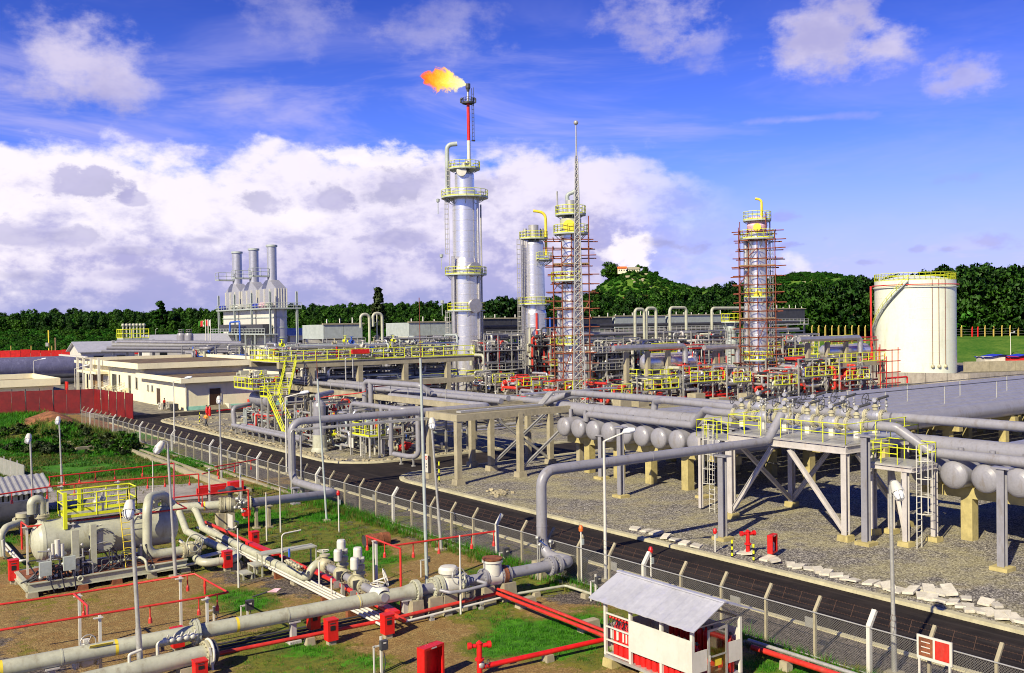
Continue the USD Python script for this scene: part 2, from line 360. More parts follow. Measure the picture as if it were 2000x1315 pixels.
paint('blue', (.03, .10, .45), .45, var=.2)
paint('roof_felt', (.15, .095, .05), .9, var=.5, scale=.35, dirt=(.05, .04, .03), dirt_amt=.8)
paint('window_dark', (.015, .018, .02), .12)
paint('door_dark', (.05, .025, .012), .4)
paint('wood', (.30, .19, .09), .8, var=.35)
paint('pink_wrap', (.75, .45, .50), .7, var=.35, scale=2.)
paint('orange', (.75, .16, .02), .5)
paint('skin', (.30, .16, .09), .55)
paint('shirt_white', (.75, .75, .75), .8)
paint('shirt_orange', (.75, .30, .04), .8)
paint('trousers', (.04, .04, .05), .8)
paint('cable', (.03, .03, .05), .5)
paint('blue_tarp', (.02, .04, .42), .55, var=.3)
paint('lamp_glass', (.72, .74, .76), .15)
paint('wire', (.30, .29, .26), .5, .4)
paint('brown_wire', (.12, .06, .035), .6, .3)
# ------------------------------------------------------------------ ground materials
def gravel_mat(name, masked):
    g = Graph(); pos = g('geometry', 'position')
    vor = g('voronoi_texture', 'color', vector=pos, scale=17., feature='f1')
    dist = g('voronoi_texture', 'distance', vector=pos, scale=17., feature='f1')
    k = g('separate_color', 'r', color=vor)
    big = g('noise_texture', 'fac', vector=pos, scale=.22, detail=8., roughness=.65)
    med = g('noise_texture', 'fac', vector=pos, scale=1.6, detail=8., roughness=.7)
    tone = g.step(g.add(g.mul(big, .7), g.mul(med, .3)), .42, .62)
    if masked:
        at = g('attribute', 'color', attribute='mask'); gr, dk = g('separate_color', 'r', color=at), g('separate_color', 'g', color=at); rd = g('separate_color', 'b', color=at)
        tan = g.mix(k, (.13, .085, .03), (.36, .25, .09)); tan = g.mix(g.step(med, .38, .6, 0., .7), tan, (.20, .11, .035))
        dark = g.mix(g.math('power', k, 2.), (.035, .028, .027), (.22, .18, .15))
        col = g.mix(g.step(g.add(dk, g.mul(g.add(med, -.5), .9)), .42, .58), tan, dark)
        grass = g.mix(g.step(med, .35, .62), (.045, .10, .008), (.17, .15, .02))
        green = g.mix(g.step(med, .3, .7), (.02, .085, .004), (.07, .24, .006))
        col = g.mix(g.step(g.add(gr, g.mul(g.add(med, -.5), 1.7)), .36, .60), col, grass)
        col = g.mix(g.step(g.add(gr, g.mul(g.add(med, -.5), 1.6)), .72, .95), col, green)
        col = g.mix(g.step(g.add(rd, g.mul(g.add(med, -.5), .8)), .4, .6), col, g.mix(g.step(med, .35, .65), (.13, .055, .025), g.mix(k, (.26, .09, .03), (.42, .20, .09))))
    else:
        dark = g.mix(g.math('power', k, 3.), (.07, .062, .058), (.56, .52, .44))
        col = g.mix(tone, dark, g.mix(k, (.13, .11, .06), (.46, .42, .25)))
        col = g.mix(g.step(g('noise_texture', 'fac', vector=pos, scale=.12, detail=5., roughness=.6), .60, .72, 0., .6), col, g.mix(k, (.26, .20, .10), (.46, .38, .20)))
    nor = g('bump', 'normal', height=g.add(dist, g.mul(med, .5)), strength=.7, distance=.03)
    M[name] = g.make('/World/Looks/' + name, surface=g('principled_bsdf', 'BSDF', base_color=col, roughness=.9, normal=nor, specular_ior_level=.25))
gravel_mat('yard_ground', True); gravel_mat('yard_gravel', False)
def asphalt():
    g = Graph(); pos = g('geometry', 'position')
    n = g('noise_texture', 'fac', vector=pos, scale=.5, detail=8., roughness=.7); f = g('noise_texture', 'fac', vector=pos, scale=35., detail=3., roughness=.7)
    col = g.mix(g.step(n, .38, .66), (.012, .009, .008), (.026, .019, .016)); col = g.mix(g.step(f, .6, .75, 0., .35), col, (.09, .08, .07))
    tr_ = g('noise_texture', 'fac', vector=g('mapping', 'vector', mapping_type='point', vector=pos, scale=(1.6, .045, 1.)), scale=1., detail=4., roughness=.6); col = g.mix(g.step(tr_, .5, .68, 0., .55), col, (.055, .045, .038))
    M['asphalt'] = g.make('/World/Looks/asphalt', surface=g('principled_bsdf', 'BSDF', base_color=col, roughness=.85, specular_ior_level=.2, normal=g('bump', 'normal', height=f, strength=.4, distance=.01)))
asphalt()
def land():
    g = Graph(); pos = g('geometry', 'position'); at = g('attribute', 'color', attribute='mask')
    gr, rd = g('separate_color', 'r', color=at), g('separate_color', 'b', color=at)
    n = g('noise_texture', 'fac', vector=pos, scale=.06, detail=9., roughness=.7); f = g('noise_texture', 'fac', vector=pos, scale=1.2, detail=6., roughness=.7)
    col = g.mix(g.step(f, .35, .65), (.13, .12, .11), (.30, .27, .20))
    col = g.mix(g.step(g.add(gr, g.mul(g.add(n, -.5), .6)), .4, .6), col, g.mix(g.step(g.add(g.mul(f, .4), g.mul(n, .6)), .38, .62), (.03, .11, .010), (.12, .20, .028)))
    col = g.mix(g.step(g.add(rd, g.mul(g.add(n, -.5), .8)), .4, .6), col, g.mix(f, (.18, .07, .03), (.34, .17, .08)))
    M['land'] = g.make('/World/Looks/land', surface=g('principled_bsdf', 'BSDF', base_color=col, roughness=.95, specular_ior_level=.1, normal=g('bump', 'normal', height=f, strength=.6, distance=.3)))
land()
def leaf(name, a, b, c, trans=.38):
    g = Graph(); pos = g('geometry', 'position')
    n = g('noise_texture', 'fac', vector=pos, scale=.55, detail=4., roughness=.6); r = g('object_info', 'random'); isl = g('geometry', 'random_per_island')
    col = g.mix(g.step(g.add(g.mul(n, .6), g.mul(r, .4)), .3, .7), a, b); col = g.mix(g.step(isl, .55, 1., 0., .7), col, c)
    s1 = g('principled_bsdf', 'BSDF', base_color=col, roughness=.55, specular_ior_level=.3)
    s2 = g('translucent_bsdf', 'BSDF', color=col)
    M[name] = g.make('/World/Looks/' + name, surface=g('mix_closure', 'closure', fac=trans, closure1=s1, closure2=s2))
leaf('leaf_dark', (.016, .062, .006), (.040, .118, .009), (.085, .18, .014))
leaf('leaf_mid', (.028, .105, .006), (.065, .18, .010), (.13, .26, .016))
leaf('leaf_light', (.03, .15, .008), (.06, .25, .014), (.11, .30, .02))
leaf('leaf_olive', (.030, .050, .016), (.055, .085, .02), (.10, .12, .03))
leaf('grass_green', (.03, .15, .004), (.07, .27, .006), (.15, .32, .012), .35)
leaf('grass_dry', (.10, .10, .015), (.17, .17, .03), (.26, .22, .06), .3)
paint('bark', (.11, .08, .05), .9, var=.4)

# ------------------------------------------------------------------ the land round the plant
TAB = np.array([[-900, 520, 0, 12], [-400, 500, 0, 13], [0, 485, 0, 14], [500, 470, 0, 15], [700, 440, 0, 15], [1000, 390, .5, 15], [1300, 335, 1.5, 15], [1600, 292, 4, 16], [1850, 250, 5.2, 16], [2100, 238, 5.2, 16], [2900, 240, 5, 14]], float)
def polar(x, y):
    a = np.arctan2(x, y) - YAW; a = (a + math.pi) % (2 * math.pi) - math.pi
    return CX + F * np.tan(np.clip(a, -.8, .8)), np.hypot(x, y) * np.cos(np.clip(a, -.8, .8)), a
HILLS = [(1222, 720, 24, 33, 60), (1285, 730, 12, 42, 60), (1585, 640, 16, 50, 70), (1680, 640, 9, 60, 70), (1450, 690, 9, 50, 60)]
def hills_of(x, y):
    h = 0
    for px, d, k, s, sd in HILLS:
        c = (np.array([math.sin(YAW), math.cos(YAW)]) + np.array([math.cos(YAW), -math.sin(YAW)]) * (px - CX) / F) * d
        lat = (x - c[0]) * math.cos(YAW) - (y - c[1]) * math.sin(YAW); dp = (x - c[0]) * math.sin(YAW) + (y - c[1]) * math.cos(YAW)
        h = h + k * np.exp(-(lat / s) ** 2 * .9 - (dp / sd) ** 2)
    return h
def T(x, y):
    x, y = np.asarray(x, float), np.asarray(y, float)
    px, d, a = polar(x, y)
    d0, e, r = (np.interp(px, TAB[:, 0], TAB[:, k]) for k in (1, 2, 3))
    sm = lambda t: np.clip(t, 0, 1) ** 2 * (3 - 2 * np.clip(t, 0, 1))
    h = e * sm((d - d0 + 3) / 55) + (r - e) * sm((d - d0 - 40) / 260) + hills_of(x, y)
    n = meshkit.fbm(np.stack([x / 60, y / 60, x * 0], -1), 4, 5) - .5
    return h + n * 5 * sm((d - d0 - 30) / 120)
def veg(x, y):
    px, d, a = polar(x, y); d0 = np.interp(px, TAB[:, 0], TAB[:, 1]); return np.clip((d - d0 + 6) / 10, 0, 1)
rad = np.concatenate([[0.1, 30, 60, 100, 140], np.arange(180, 900, 9), np.geomspace(910, 5000, 22)])
ang = YAW + np.radians(np.concatenate([np.arange(-38, 38, .5), np.arange(38, 322, 4)]))
R_, A_ = np.meshgrid(rad, ang, indexing='ij'); gx, gy = R_ * np.sin(A_), R_ * np.cos(A_); gz = T(gx, gy) - .06
na = len(ang); i, j = np.meshgrid(np.arange(len(rad) - 1), np.arange(na), indexing='ij')
fq = np.stack([i * na + j, (i + 1) * na + j, (i + 1) * na + (j + 1) % na, i * na + (j + 1) % na], -1).reshape(-1, 4)[:, ::-1]
hh = hills_of(gx, gy); px_, d_, a_ = polar(gx, gy)
redm = np.exp(-((px_ - 1250) / 50) ** 2 - ((gz - 26) / 4.) ** 2) * (hh > 3) * (d_ < 722) * 1.1
mask = np.stack([veg(gx, gy), gx * 0, redm], -1).reshape(-1, 3)
def smooth_n(v, f4):
    f = np.vstack([f4[:, [0, 1, 2]], f4[:, [0, 2, 3]]]); n = np.zeros_like(v); c = np.cross(v[f[:, 1]] - v[f[:, 0]], v[f[:, 2]] - v[f[:, 0]])
    for k in range(3): np.add.at(n, f[:, k], c)
    return v, n / (np.linalg.norm(n, axis=1, keepdims=True) + 1e-12), f
struct('ground', smooth_n(np.stack([gx, gy, gz], -1).reshape(-1, 3), fq), 'land', {'mask': mask})

# near yard: a fine sheet whose grass and stone show through a mask
def at_blobs(x, y, blobs):
    s = np.zeros_like(x)
    for px, py, r, k in blobs:
        c = W(px, py); s = np.maximum(s, k * np.exp(-(((x - c[0]) ** 2 + (y - c[1]) ** 2) / r ** 2) ** 1.3))
    return s
GREEN = [(1040, 1240, 2.2, 1.2), (960, 1262, 1.3, 1.), (1110, 1215, 1.3, 1.), (710, 1078, 1.5, 1.1), (800, 1095, 2., .55), (880, 1110, 1.7, .8), (940, 1068, 2.2, .75), (1140, 1190, .8, .9), (230, 890, 6, 1.2), (130, 905, 6, 1.2), (300, 850, 7, 1.2), (60, 925, 4, 1.), (200, 920, 5, 1.), (180, 830, 7, 1.1), (320, 905, 3, 1.), (460, 905, 2.5, .8), (500, 1010, 2, .55), (640, 1010, 1.5, .6), (490, 1180, 1.3, .8), (445, 1165, 1.2, .7), (780, 1010, 2.5, .7), (1000, 1080, 1.5, .8), (890, 1035, 2.5, .6), (1640, 1312, 1.6, .8), (1560, 1290, 1.5, .8), (1200, 1090, 1., .8), (760, 1290, 1.4, .5), (620, 1262, 1.2, .6), (1480, 1300, 1., .9), (20, 1060, 1.5, .5)]
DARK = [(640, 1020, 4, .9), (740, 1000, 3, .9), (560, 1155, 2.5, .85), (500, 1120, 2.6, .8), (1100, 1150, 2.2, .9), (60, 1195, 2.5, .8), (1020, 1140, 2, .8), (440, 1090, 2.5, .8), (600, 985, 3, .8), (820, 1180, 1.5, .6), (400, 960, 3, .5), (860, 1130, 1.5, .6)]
def grass_mask(x, y):
    n = meshkit.fbm(np.stack([x / 4.5, y / 4.5, x * 0], -1), 4, 21)
    far = np.clip((y - 62) / 25, 0, 1) * .3
    return np.clip((n - .44) * 2.4 + .44 + far, 0, .66) + at_blobs(x, y, GREEN) * (.65 + .7 * (n - .5)) - .35 * at_blobs(x, y, [(160, 1210, 5, 1.), (330, 1200, 3.5, 1.), (200, 1150, 4, .8), (60, 1260, 4, .7)])
def yard_z(x, y):
    c1, c2 = W(150, 834), W(250, 812)
    h = 2.7 * np.exp(-(((x - c1[0]) / 6) ** 2 + ((y - c1[1]) / 8) ** 2)) + 1.4 * np.exp(-(((x - c2[0]) / 4) ** 2 + ((y - c2[1]) / 12) ** 2))
    return h * np.clip((28.2 - x) / 4, 0, 1) + .05 * (meshkit.fbm(np.stack([x / 2, y / 2, x * 0], -1), 3, 4) - .5)
xs, ys = np.arange(-40, 31.41, .35), np.concatenate([np.arange(-8, 75, .35), np.arange(75, 175, .8)])
X_, Y_ = np.meshgrid(xs, ys, indexing='ij'); Z_ = yard_z(X_, Y_)
ny = len(ys); i, j = np.meshgrid(np.arange(len(xs) - 1), np.arange(ny - 1), indexing='ij')
fq = np.stack([i * ny + j, (i + 1) * ny + j, (i + 1) * ny + j + 1, i * ny + j + 1], -1).reshape(-1, 4)
nd = meshkit.fbm(np.stack([X_ / 5, Y_ / 5, X_ * 0 + 3], -1), 4, 33)
strip = np.clip((X_ - 28.6) * 4, 0, 1)
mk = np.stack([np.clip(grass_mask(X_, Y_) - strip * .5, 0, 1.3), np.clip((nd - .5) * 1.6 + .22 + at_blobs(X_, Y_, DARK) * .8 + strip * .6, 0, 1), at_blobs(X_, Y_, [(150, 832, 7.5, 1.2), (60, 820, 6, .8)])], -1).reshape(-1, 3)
struct('yard', smooth_n(np.stack([X_, Y_, Z_], -1).reshape(-1, 3), fq), 'yard_ground', {'mask': mk})

# road, kerbs and the gravel of the plant beyond
RX0, RX1, BY0, BY1, NY0, NY1 = 31.4, 36.75, 66.6, 73.3, 128.5, 136.5
b = MB(); z = .012
for x0, x1, y0, y1 in ((RX0, RX1, -10, NY1), (RX1, 46, BY0, BY1), (46, 130, BY0, BY1), (RX1, 75, NY0, NY1)):
    b.add([[x0, y0, z], [x1, y0, z], [x1, y1, z], [x0, y1, z]], [[0, 1, 2, 3]])
def corner(cx, cy, x, y, r, n=7):
    """Points of a rounded corner at (cx, cy); x, y: which side the block lies on (+1 or -1)."""
    a = np.linspace(0, math.pi / 2, n); ox, oy = cx + x * r, cy + y * r
    return [(ox - x * r * math.cos(t), oy - y * r * math.sin(t)) for t in a]
for q in (corner(RX1, BY1, 1, 1, 5), corner(RX1, BY0, 1, -1, 3.4), corner(RX1, NY0, 1, -1, 5)):
    cx, cy = q[0][0], q[-1][1]; pts = [[cx, cy, z]] + [[p[0], p[1], z] for p in q]
    for k in range(1, len(pts) - 1):
        t = [pts[0], pts[k], pts[k + 1]]; u = np.cross(np.subtract(t[1], t[0]), np.subtract(t[2], t[0]))[2]
        b.add(t if u > 0 else t[::-1], [[0, 1, 2]])
struct('road', b, 'asphalt')
proc = corner(RX1, BY1, 1, 1, 5)[::-1] + corner(RX1, NY0, 1, -1, 5) + [(170, NY0), (170, BY1)]
slug = [(RX1, -10)] + corner(RX1, BY0, 1, -1, 3.4) + [(130, BY0), (130, -10)]
for nm, poly in (('process_yard_gravel', proc), ('pipe_yard_gravel', slug)):
    p = np.array(poly, float)
    if ((p[:, 0] - np.roll(p[:, 0], -1)) * (p[:, 1] + np.roll(p[:, 1], -1))).sum() < 0: p = p[::-1]
    c = p.mean(0)
    gxy = []; n = len(p); k = np.arange(n)
    b = MB().add(np.vstack([np.column_stack([p, np.full(n, .10)]), [[*c, .10]]]), np.stack([k, (k + 1) % n, np.full(n, n)], 1))
    struct(nm, b, 'yard_gravel')
def kerb(path, w=.36, h=.17):
    p = np.array(path, float); k = MB()
    d = np.gradient(p, axis=0); d /= np.linalg.norm(d, axis=1, keepdims=True); nrm = np.column_stack([d[:, 1], -d[:, 0]]) * w / 2
    hz = h + .012 * np.sin(np.arange(len(p)) * 1.7)
    L, R = p - nrm, p + nrm; n = len(p); j = np.arange(n - 1)
    def strip(a, za, b_, zb): k.add(np.vstack([np.column_stack([a, za]), np.column_stack([b_, zb])]), np.stack([j, j + 1, n + j + 1, n + j], 1))
    z0 = np.zeros(n)
    strip(L, z0, L, hz); strip(L, hz, R, hz); strip(R, hz, R, z0)
    return k
def dense(pts, s=1.5):
    out = []
    for a, b_ in zip(pts[:-1], pts[1:]):
        L = math.hypot(b_[0] - a[0], b_[1] - a[1]); m_ = max(1, int(L / s))
        out += [(a[0] + (b_[0] - a[0]) * t / m_, a[1] + (b_[1] - a[1]) * t / m_) for t in range(m_)]
    return out + [pts[-1]]
struct('kerb', kerb(dense([(RX1 + .1, -8)] + corner(RX1 + .1, BY0 - .1, 1, -1, 3.3) + [(90, BY0 - .1)])), 'kerb_stone')
struct('kerb', kerb(dense([(110, BY1 + .1)] + corner(RX1 + .1, BY1 + .1, 1, 1, 4.9)[::-1] + corner(RX1 + .1, NY0 - .1, 1, -1, 4.9) + [(60, NY0 - .1)])), 'kerb_stone')
struct('kerb', kerb(dense([(RX0, -8), (RX0, 128)]), .22, .09), 'kerb_stone')
struct('kerb', kerb(dense([(27.9, -8), (27.9, 125)]), .25, .12), 'concrete')

# ------------------------------------------------------------------ flat stones along the road
s_ = MB()
stone_v = []
def slab_stone(rs, l, w, t):
    q = np.array([[-1, -1], [1, -1], [1, 1], [-1, 1]], float) * [l / 2, w / 2]; q += rs.uniform(-.12, .12, (4, 2)) * [l, w]
    return MB().prism(q, 0, t)
rs = np.random.default_rng(11)
spots = []
for px, py in [(1240, 1038), (1262, 1043), (1282, 1047), (1300, 1056), (1318, 1060), (1338, 1067), (1360, 1072), (1448, 1086), (1462, 1088), (1498, 1098), (1512, 1103), (1545, 1109), (1560, 1113), (1580, 1117), (1598, 1121), (1615, 1126), (1632, 1131), (1650, 1136), (1668, 1140), (1700, 1145), (1722, 1150), (1735, 1156), (1755, 1160), (1780, 1165), (1795, 1158), (1815, 1163), (1838, 1168), (1852, 1166), (1800, 1172), (1820, 1178), (1840, 1182), (1862, 1184), (1888, 1176), (1925, 1186), (1875, 1192), (1893, 1197), (1912, 1202), (1933, 1204), (1958, 1214), (1980, 1218), (1996, 1222), (1945, 1190)]:
    spots.append((W(px, py), rs.uniform(.5, .85), rs.uniform(.4, .6)))
for k, (p, l, w) in enumerate(spots):
    q = slab_stone(rs, l, w, rs.uniform(.07, .12)); v, n, f = q.data()
    a = rs.uniform(-.5, .5) + .5; tx, ty = rs.uniform(-.12, .25), rs.uniform(-.15, .15)
    v[:, 2] += v[:, 0] * tx + v[:, 1] * ty
    R = np.array([[math.cos(a), -math.sin(a)], [math.sin(a), math.cos(a)]]); v[:, :2] = v[:, :2] @ R.T
    v += [p[0], p[1], .13 - (v[:, 2].min() if abs(tx) + abs(ty) > .2 else 0)]
    whole('loose_slab', MB().add(v, f), 'slab', 'pale loose paving slab lying on the gravel along the road kerb', 'slab', 'loose slabs along the kerb')
# rubble edging the process block
b = MB()
def rock(b, c, r, rs):
    v = np.array([[x, y, z] for x in (-1, 0, 1) for y in (-1, 0, 1) for z in (-1, 0, 1) if abs(x) + abs(y) + abs(z) in (2, 3)], float)
    v = v / np.linalg.norm(v, axis=1, keepdims=True) * rs.uniform(.7, 1.15, (len(v), 1)) * r * np.array([1.25, 1., .62])
    from scipy.spatial import ConvexHull
    h = ConvexHull(v); f = h.simplices.copy(); cc = v.mean(0)
    for q in f:
        if np.cross(v[q[1]] - v[q[0]], v[q[2]] - v[q[0]]) @ (v[q[0]] - cc) < 0: q[1], q[2] = q[2], q[1]
    a = rs.uniform(0, 6.28); R = np.array([[math.cos(a), -math.sin(a), 0], [math.sin(a), math.cos(a), 0], [0, 0, 1]])
    b.add(v @ R.T + np.asarray(c), f)
edge = dense(corner(RX1 + .8, BY1 + .8, 1, 1, 4.5)[::-1] + [(RX1 + .8, 126)], .34) + dense([(RX1 + 4.5, BY1 + .8), (58, BY1 + .8)], .34)
for x, y in edge:
    for _ in range(2): rock(b, (x + rs.uniform(-.3, .8), y + rs.uniform(-.3, .3), .13), rs.uniform(.1, .24), rs)
for _ in range(80): p = W(rs.uniform(340, 520), rs.uniform(812, 850)); rock(b, (max(p[0], 37.6), p[1], .12), rs.uniform(.12, .3), rs)
whole('edging_rubble', b, 'stone', 'rough pale rubble stones edging the process yard by the road', 'rubble', kind='stuff')
b = MB()
for _ in range(260): p = W(rs.uniform(120, 300), rs.uniform(858, 880)); rock(b, (min(p[0], 27.6), p[1], .06), rs.uniform(.1, .26), rs)
whole('rubble_row', b, 'stone', 'row of broken pale rubble in the long grass at left', 'rubble', kind='stuff')
b = MB()
for _ in range(60):
    p = W(975 + rs.normal() * 9, 967 + rs.normal() * 3); rock(b, (p[0], p[1], .12 + rs.uniform(0, .1)), rs.uniform(.1, .2), rs)
whole('gravel_heap', b, 'stone', 'small heap of pale broken stone on the pipe yard gravel', 'rubble', kind='stuff')

# ------------------------------------------------------------------ chain link fence along the road
FX, FH = 28.5, 1.72
fence = thing('chain_link_fence', 'long chain link fence with cranked posts and barbed wire along the road', 'fence', (FX, 60, 0))
fy = [8 + 2.13 * k for k in range(58)]
for k, y in enumerate(fy):
    b = MB(); wd = .11 if k % 5 else .16; ln = rs.uniform(-.02, .02)
    p0, p1, p2 = (FX + ln, y, -.1), (FX, y, FH), (FX + .34, y, FH + .46)
    b.bar(p0, p1, wd, wd * .8); b.bar((FX - .02, y, FH - .03), p2, wd, wd * .75)
    part(fence, 'post', b, 'concrete' if k % 5 else 'white_paint')
for zz, nm in ((FH - .04, 'top_rail'), (.12, 'bottom_rail')):
    part(fence, nm, MB().tube([(FX - .06, fy[0], zz), (FX - .06, fy[-1], zz)], .026, 6), 'galv')
for k in range(len(fy) - 1):
    b = MB(); y0, y1 = fy[k] + .03, fy[k + 1] - .03; s = .085 if y0 < 40 else .13; w = .0055 if y0 < 40 else .0075
    z0, z1 = .12, FH - .04; H_ = z1 - z0; L = y1 - y0; V, Q = [], []
    for dr in (1, -1):
        for c in np.arange(-H_, L, s):
            a0, a1 = max(0, -c), min(H_, L - c)
            if a1 - a0 < .03: continue
            ya, yb = (y0 + c + a0, y0 + c + a1) if dr > 0 else (y1 - c - a0, y1 - c - a1)
            o = len(V); V += [[FX - .03, ya - w, z0 + a0], [FX - .03, ya + w, z0 + a0], [FX - .03, yb + w, z0 + a1], [FX - .03, yb - w, z0 + a1]]; Q.append([o, o + 1, o + 2, o + 3])
    b.add(np.array(V), np.array(Q)); part(fence, 'mesh_panel', b, 'wire')
for q in range(3):
    dx, dz = .08 + q * .12, .14 + q * .155
    b = MB(); b.tube([(FX + dx, fy[0], FH + dz), (FX + dx, fy[-1], FH + dz)], .005, 3, cap=False)
    for y in np.arange(fy[0], 60, .12): b.bar((FX + dx - .02, y, FH + dz - .02), (FX + dx + .02, y + .02, FH + dz + .02), .005)
    part(fence, 'barbed_wire', b, 'brown_wire')
b = MB()
for y0 in fy[:-1]:
    for t in (.35, .68): b.bar((FX + .06, y0 + 2.13 * t, FH + .1), (FX + .34, y0 + 2.13 * t + .03, FH + .47), .01)
part(fence, 'wire_spacer', b, 'brown_wire', kind='stuff')
for k, yy in enumerate([W(1285, 1140)[1], W(1560, 1200)[1], W(1318, 1150)[1] - 9.2, 53., 61., 78.]):
    part(fence, 'notice_board', MB().box((FX + .03, yy, 1.25), (.02, .5, .36)), 'galv')
# second fence beyond the hollow at far left
pts = [W(0, 925), W(45, 940)]
f2 = thing('sheet_fence', 'grey corrugated sheet fence behind the vent hut', 'fence', W(20, 935))
A, B = W(-60, 905), W(48, 944)
for k in range(9):
    a, c = A + (B - A) * k / 9, A + (B - A) * (k + .97) / 9
    part(f2, 'sheet', MB().bar(a + [0, 0, .7], c + [0, 0, .7 + .02 * (k % 2)], .05, 1.4), 'galv')
    part(f2, 'post', MB().bar(a + [0, 0, -.1], a + [0, 0, 1.6], .08), 'steel_paint')
part(f2, 'rail', MB().tube([A + [.06, 0, 1.25], B + [.06, 0, 1.25]], .03, 5), 'galv')

# ------------------------------------------------------------------ grass
def crown(rs, w, h, z0, clumps, leaves, size, shape='round'):
    V, N = [], []
    for _ in range(clumps):
        while True:
            p = rs.uniform(-1, 1, 3)
            if np.linalg.norm(p) < 1 and (np.linalg.norm(p) > .45 or rs.uniform() < .3): break
        if shape == 'cone': s = (1 - (p[2] + 1) / 2) * 1.1 + .08; p = np.array([p[0] * s, p[1] * s, p[2]])
        c = np.array([p[0] * w / 2, p[1] * w / 2, z0 + (p[2] + 1) / 2 * h]); cr = w * rs.uniform(.11, .2)
        q = rs.normal(0, 1, (leaves, 3)); q /= np.linalg.norm(q, axis=1, keepdims=True); q *= (rs.uniform(.2, 1, (leaves, 1)) ** .5) * cr * [1.15, 1.15, .75]
        a = rs.normal(0, 1, (leaves, 3)); a /= np.linalg.norm(a, axis=1, keepdims=True); bb = np.cross(a, rs.normal(0, 1, (leaves, 3))); bb /= np.linalg.norm(bb, axis=1, keepdims=True)
        sz = size * rs.uniform(.6, 1.3, (leaves, 1)); o = c + q; N.append(np.repeat(q / np.linalg.norm(q, axis=1, keepdims=True), 4, 0))
        V.append(np.stack([o - a * sz, o + bb * sz * .6, o + a * sz, o - bb * sz * .6], 1))
    v = np.vstack(V).reshape(-1, 3); f = np.arange(len(v)).reshape(-1, 4)
    fl = np.vstack([f[:, [0, 1, 2]], f[:, [0, 2, 3]]])
    up_ = v.copy(); cen = np.array([0, 0, z0 + h * .45]); nn = (v - cen) / [w / 2, w / 2, h / 2]; nn /= np.linalg.norm(nn, axis=1, keepdims=True) + 1e-9
    nn = nn * .55 + np.vstack(N) * .75 + rs.normal(0, .18, nn.shape); nn /= np.linalg.norm(nn, axis=1, keepdims=True)
    return v, nn, fl
def tuft(rs, n, h, w, spread):
    b = MB()
    for _ in range(n):
        a = rs.uniform(0, 6.28); r = spread * math.sqrt(rs.uniform(0, 1)); x, y = r * math.cos(a), r * math.sin(a); a = rs.uniform(0, 6.28)
        d = np.array([math.cos(a), math.sin(a), 0]); s = np.array([-d[1], d[0], 0]); hh = h * rs.uniform(.5, 1.1); ln = rs.uniform(.15, .7)
        p0 = np.array([x, y, -.02]); p1 = p0 + [0, 0, hh * .6] + d * hh * ln * .3; p2 = p0 + [0, 0, hh] + d * hh * ln
        b.add([p0 - s * w, p0 + s * w, p1 + s * w * .7, p1 - s * w * .7], [[0, 1, 2, 3]]); b.add([p1 - s * w * .7, p1 + s * w * .7, p2], [[0, 1, 2]])
    return b
def scatter(name, label, cat, protos, pts, scales, kinds):
    pi = UsdGeom.PointInstancer.Define(stage, numbered('/World', name))
    path = str(pi.GetPath()); rel = pi.CreatePrototypesRel(); UsdGeom.Scope.Define(stage, path + '/kinds')
    for k, (pn, mb, mat) in enumerate(protos):
        q = numbered(path + '/kinds', pn); emit(q, mb, mat); rel.AddTarget(q)
    n = len(pts); a = rng.uniform(0, 2 * math.pi, n)
    pi.CreatePositionsAttr(Vt.Vec3fArray.FromNumpy(np.asarray(pts, np.float32)))
    pi.CreateScalesAttr(Vt.Vec3fArray.FromNumpy(np.asarray(scales, np.float32)))
    pi.CreateProtoIndicesAttr(Vt.IntArray.FromNumpy(np.asarray(kinds, np.int32)))
    pi.CreateOrientationsAttr(Vt.QuathArray([Gf.Quath(float(math.cos(t / 2)), 0, 0, float(math.sin(t / 2))) for t in a]))
    return tag(pi.GetPrim(), label, cat, None, 'stuff')
P_, S_, K_ = [], [], []
c = np.column_stack([rng.uniform(-5, 28.3, 70000), rng.uniform(14, 85, 70000)])
gm = grass_mask(c[:, 0], c[:, 1]); keep = rng.uniform(0, 1, len(c)) < np.clip((gm - .35) * 1.1, 0.004, .8) * np.clip(1.5 - c[:, 1] / 90, .25, 1)
c, gm = c[keep], gm[keep]; zz = yard_z(c[:, 0], c[:, 1])
bright = gm + rng.uniform(-.2, .2, len(c)) > .78
scatter('yard_grass', 'patchy low grass in the gravel of the near yard', 'grass', [('green_tuft', tuft(rng, 14, .14, .009, .16), 'grass_green'), ('dry_tuft', tuft(rng, 12, .11, .008, .15), 'grass_dry')],
        np.column_stack([c, zz]), np.repeat(rng.uniform(.5, 1.3, (len(c), 1)) * np.clip(c[:, 1:] / 38, 1, 2.3), 3, 1), np.where(bright, 0, 1))
c = np.column_stack([rng.uniform(-20, 28.2, 26000), rng.uniform(82, 150, 26000)])
n = meshkit.fbm(np.stack([c[:, 0] / 6, c[:, 1] / 6, c[:, 0] * 0], -1), 4, 3)
redb = at_blobs(c[:, 0], c[:, 1], [(152, 834, 7, 1.3), (60, 822, 6, 1.), (105, 830, 6, .8)])
edge_fence = np.exp(-((c[:, 0] - 26.5) / 3.) ** 2)
keep = rng.uniform(0, 1, len(c)) < np.clip((n - .42) * 5 + edge_fence * .8 + (grass_mask(c[:, 0], c[:, 1]) - .45), 0, 1) * (1 - np.clip(redb * 1.2, 0, 1))
c, n = c[keep], n[keep]; tall = np.clip((c[:, 1] - 96) / 18, .42, 1) * .62
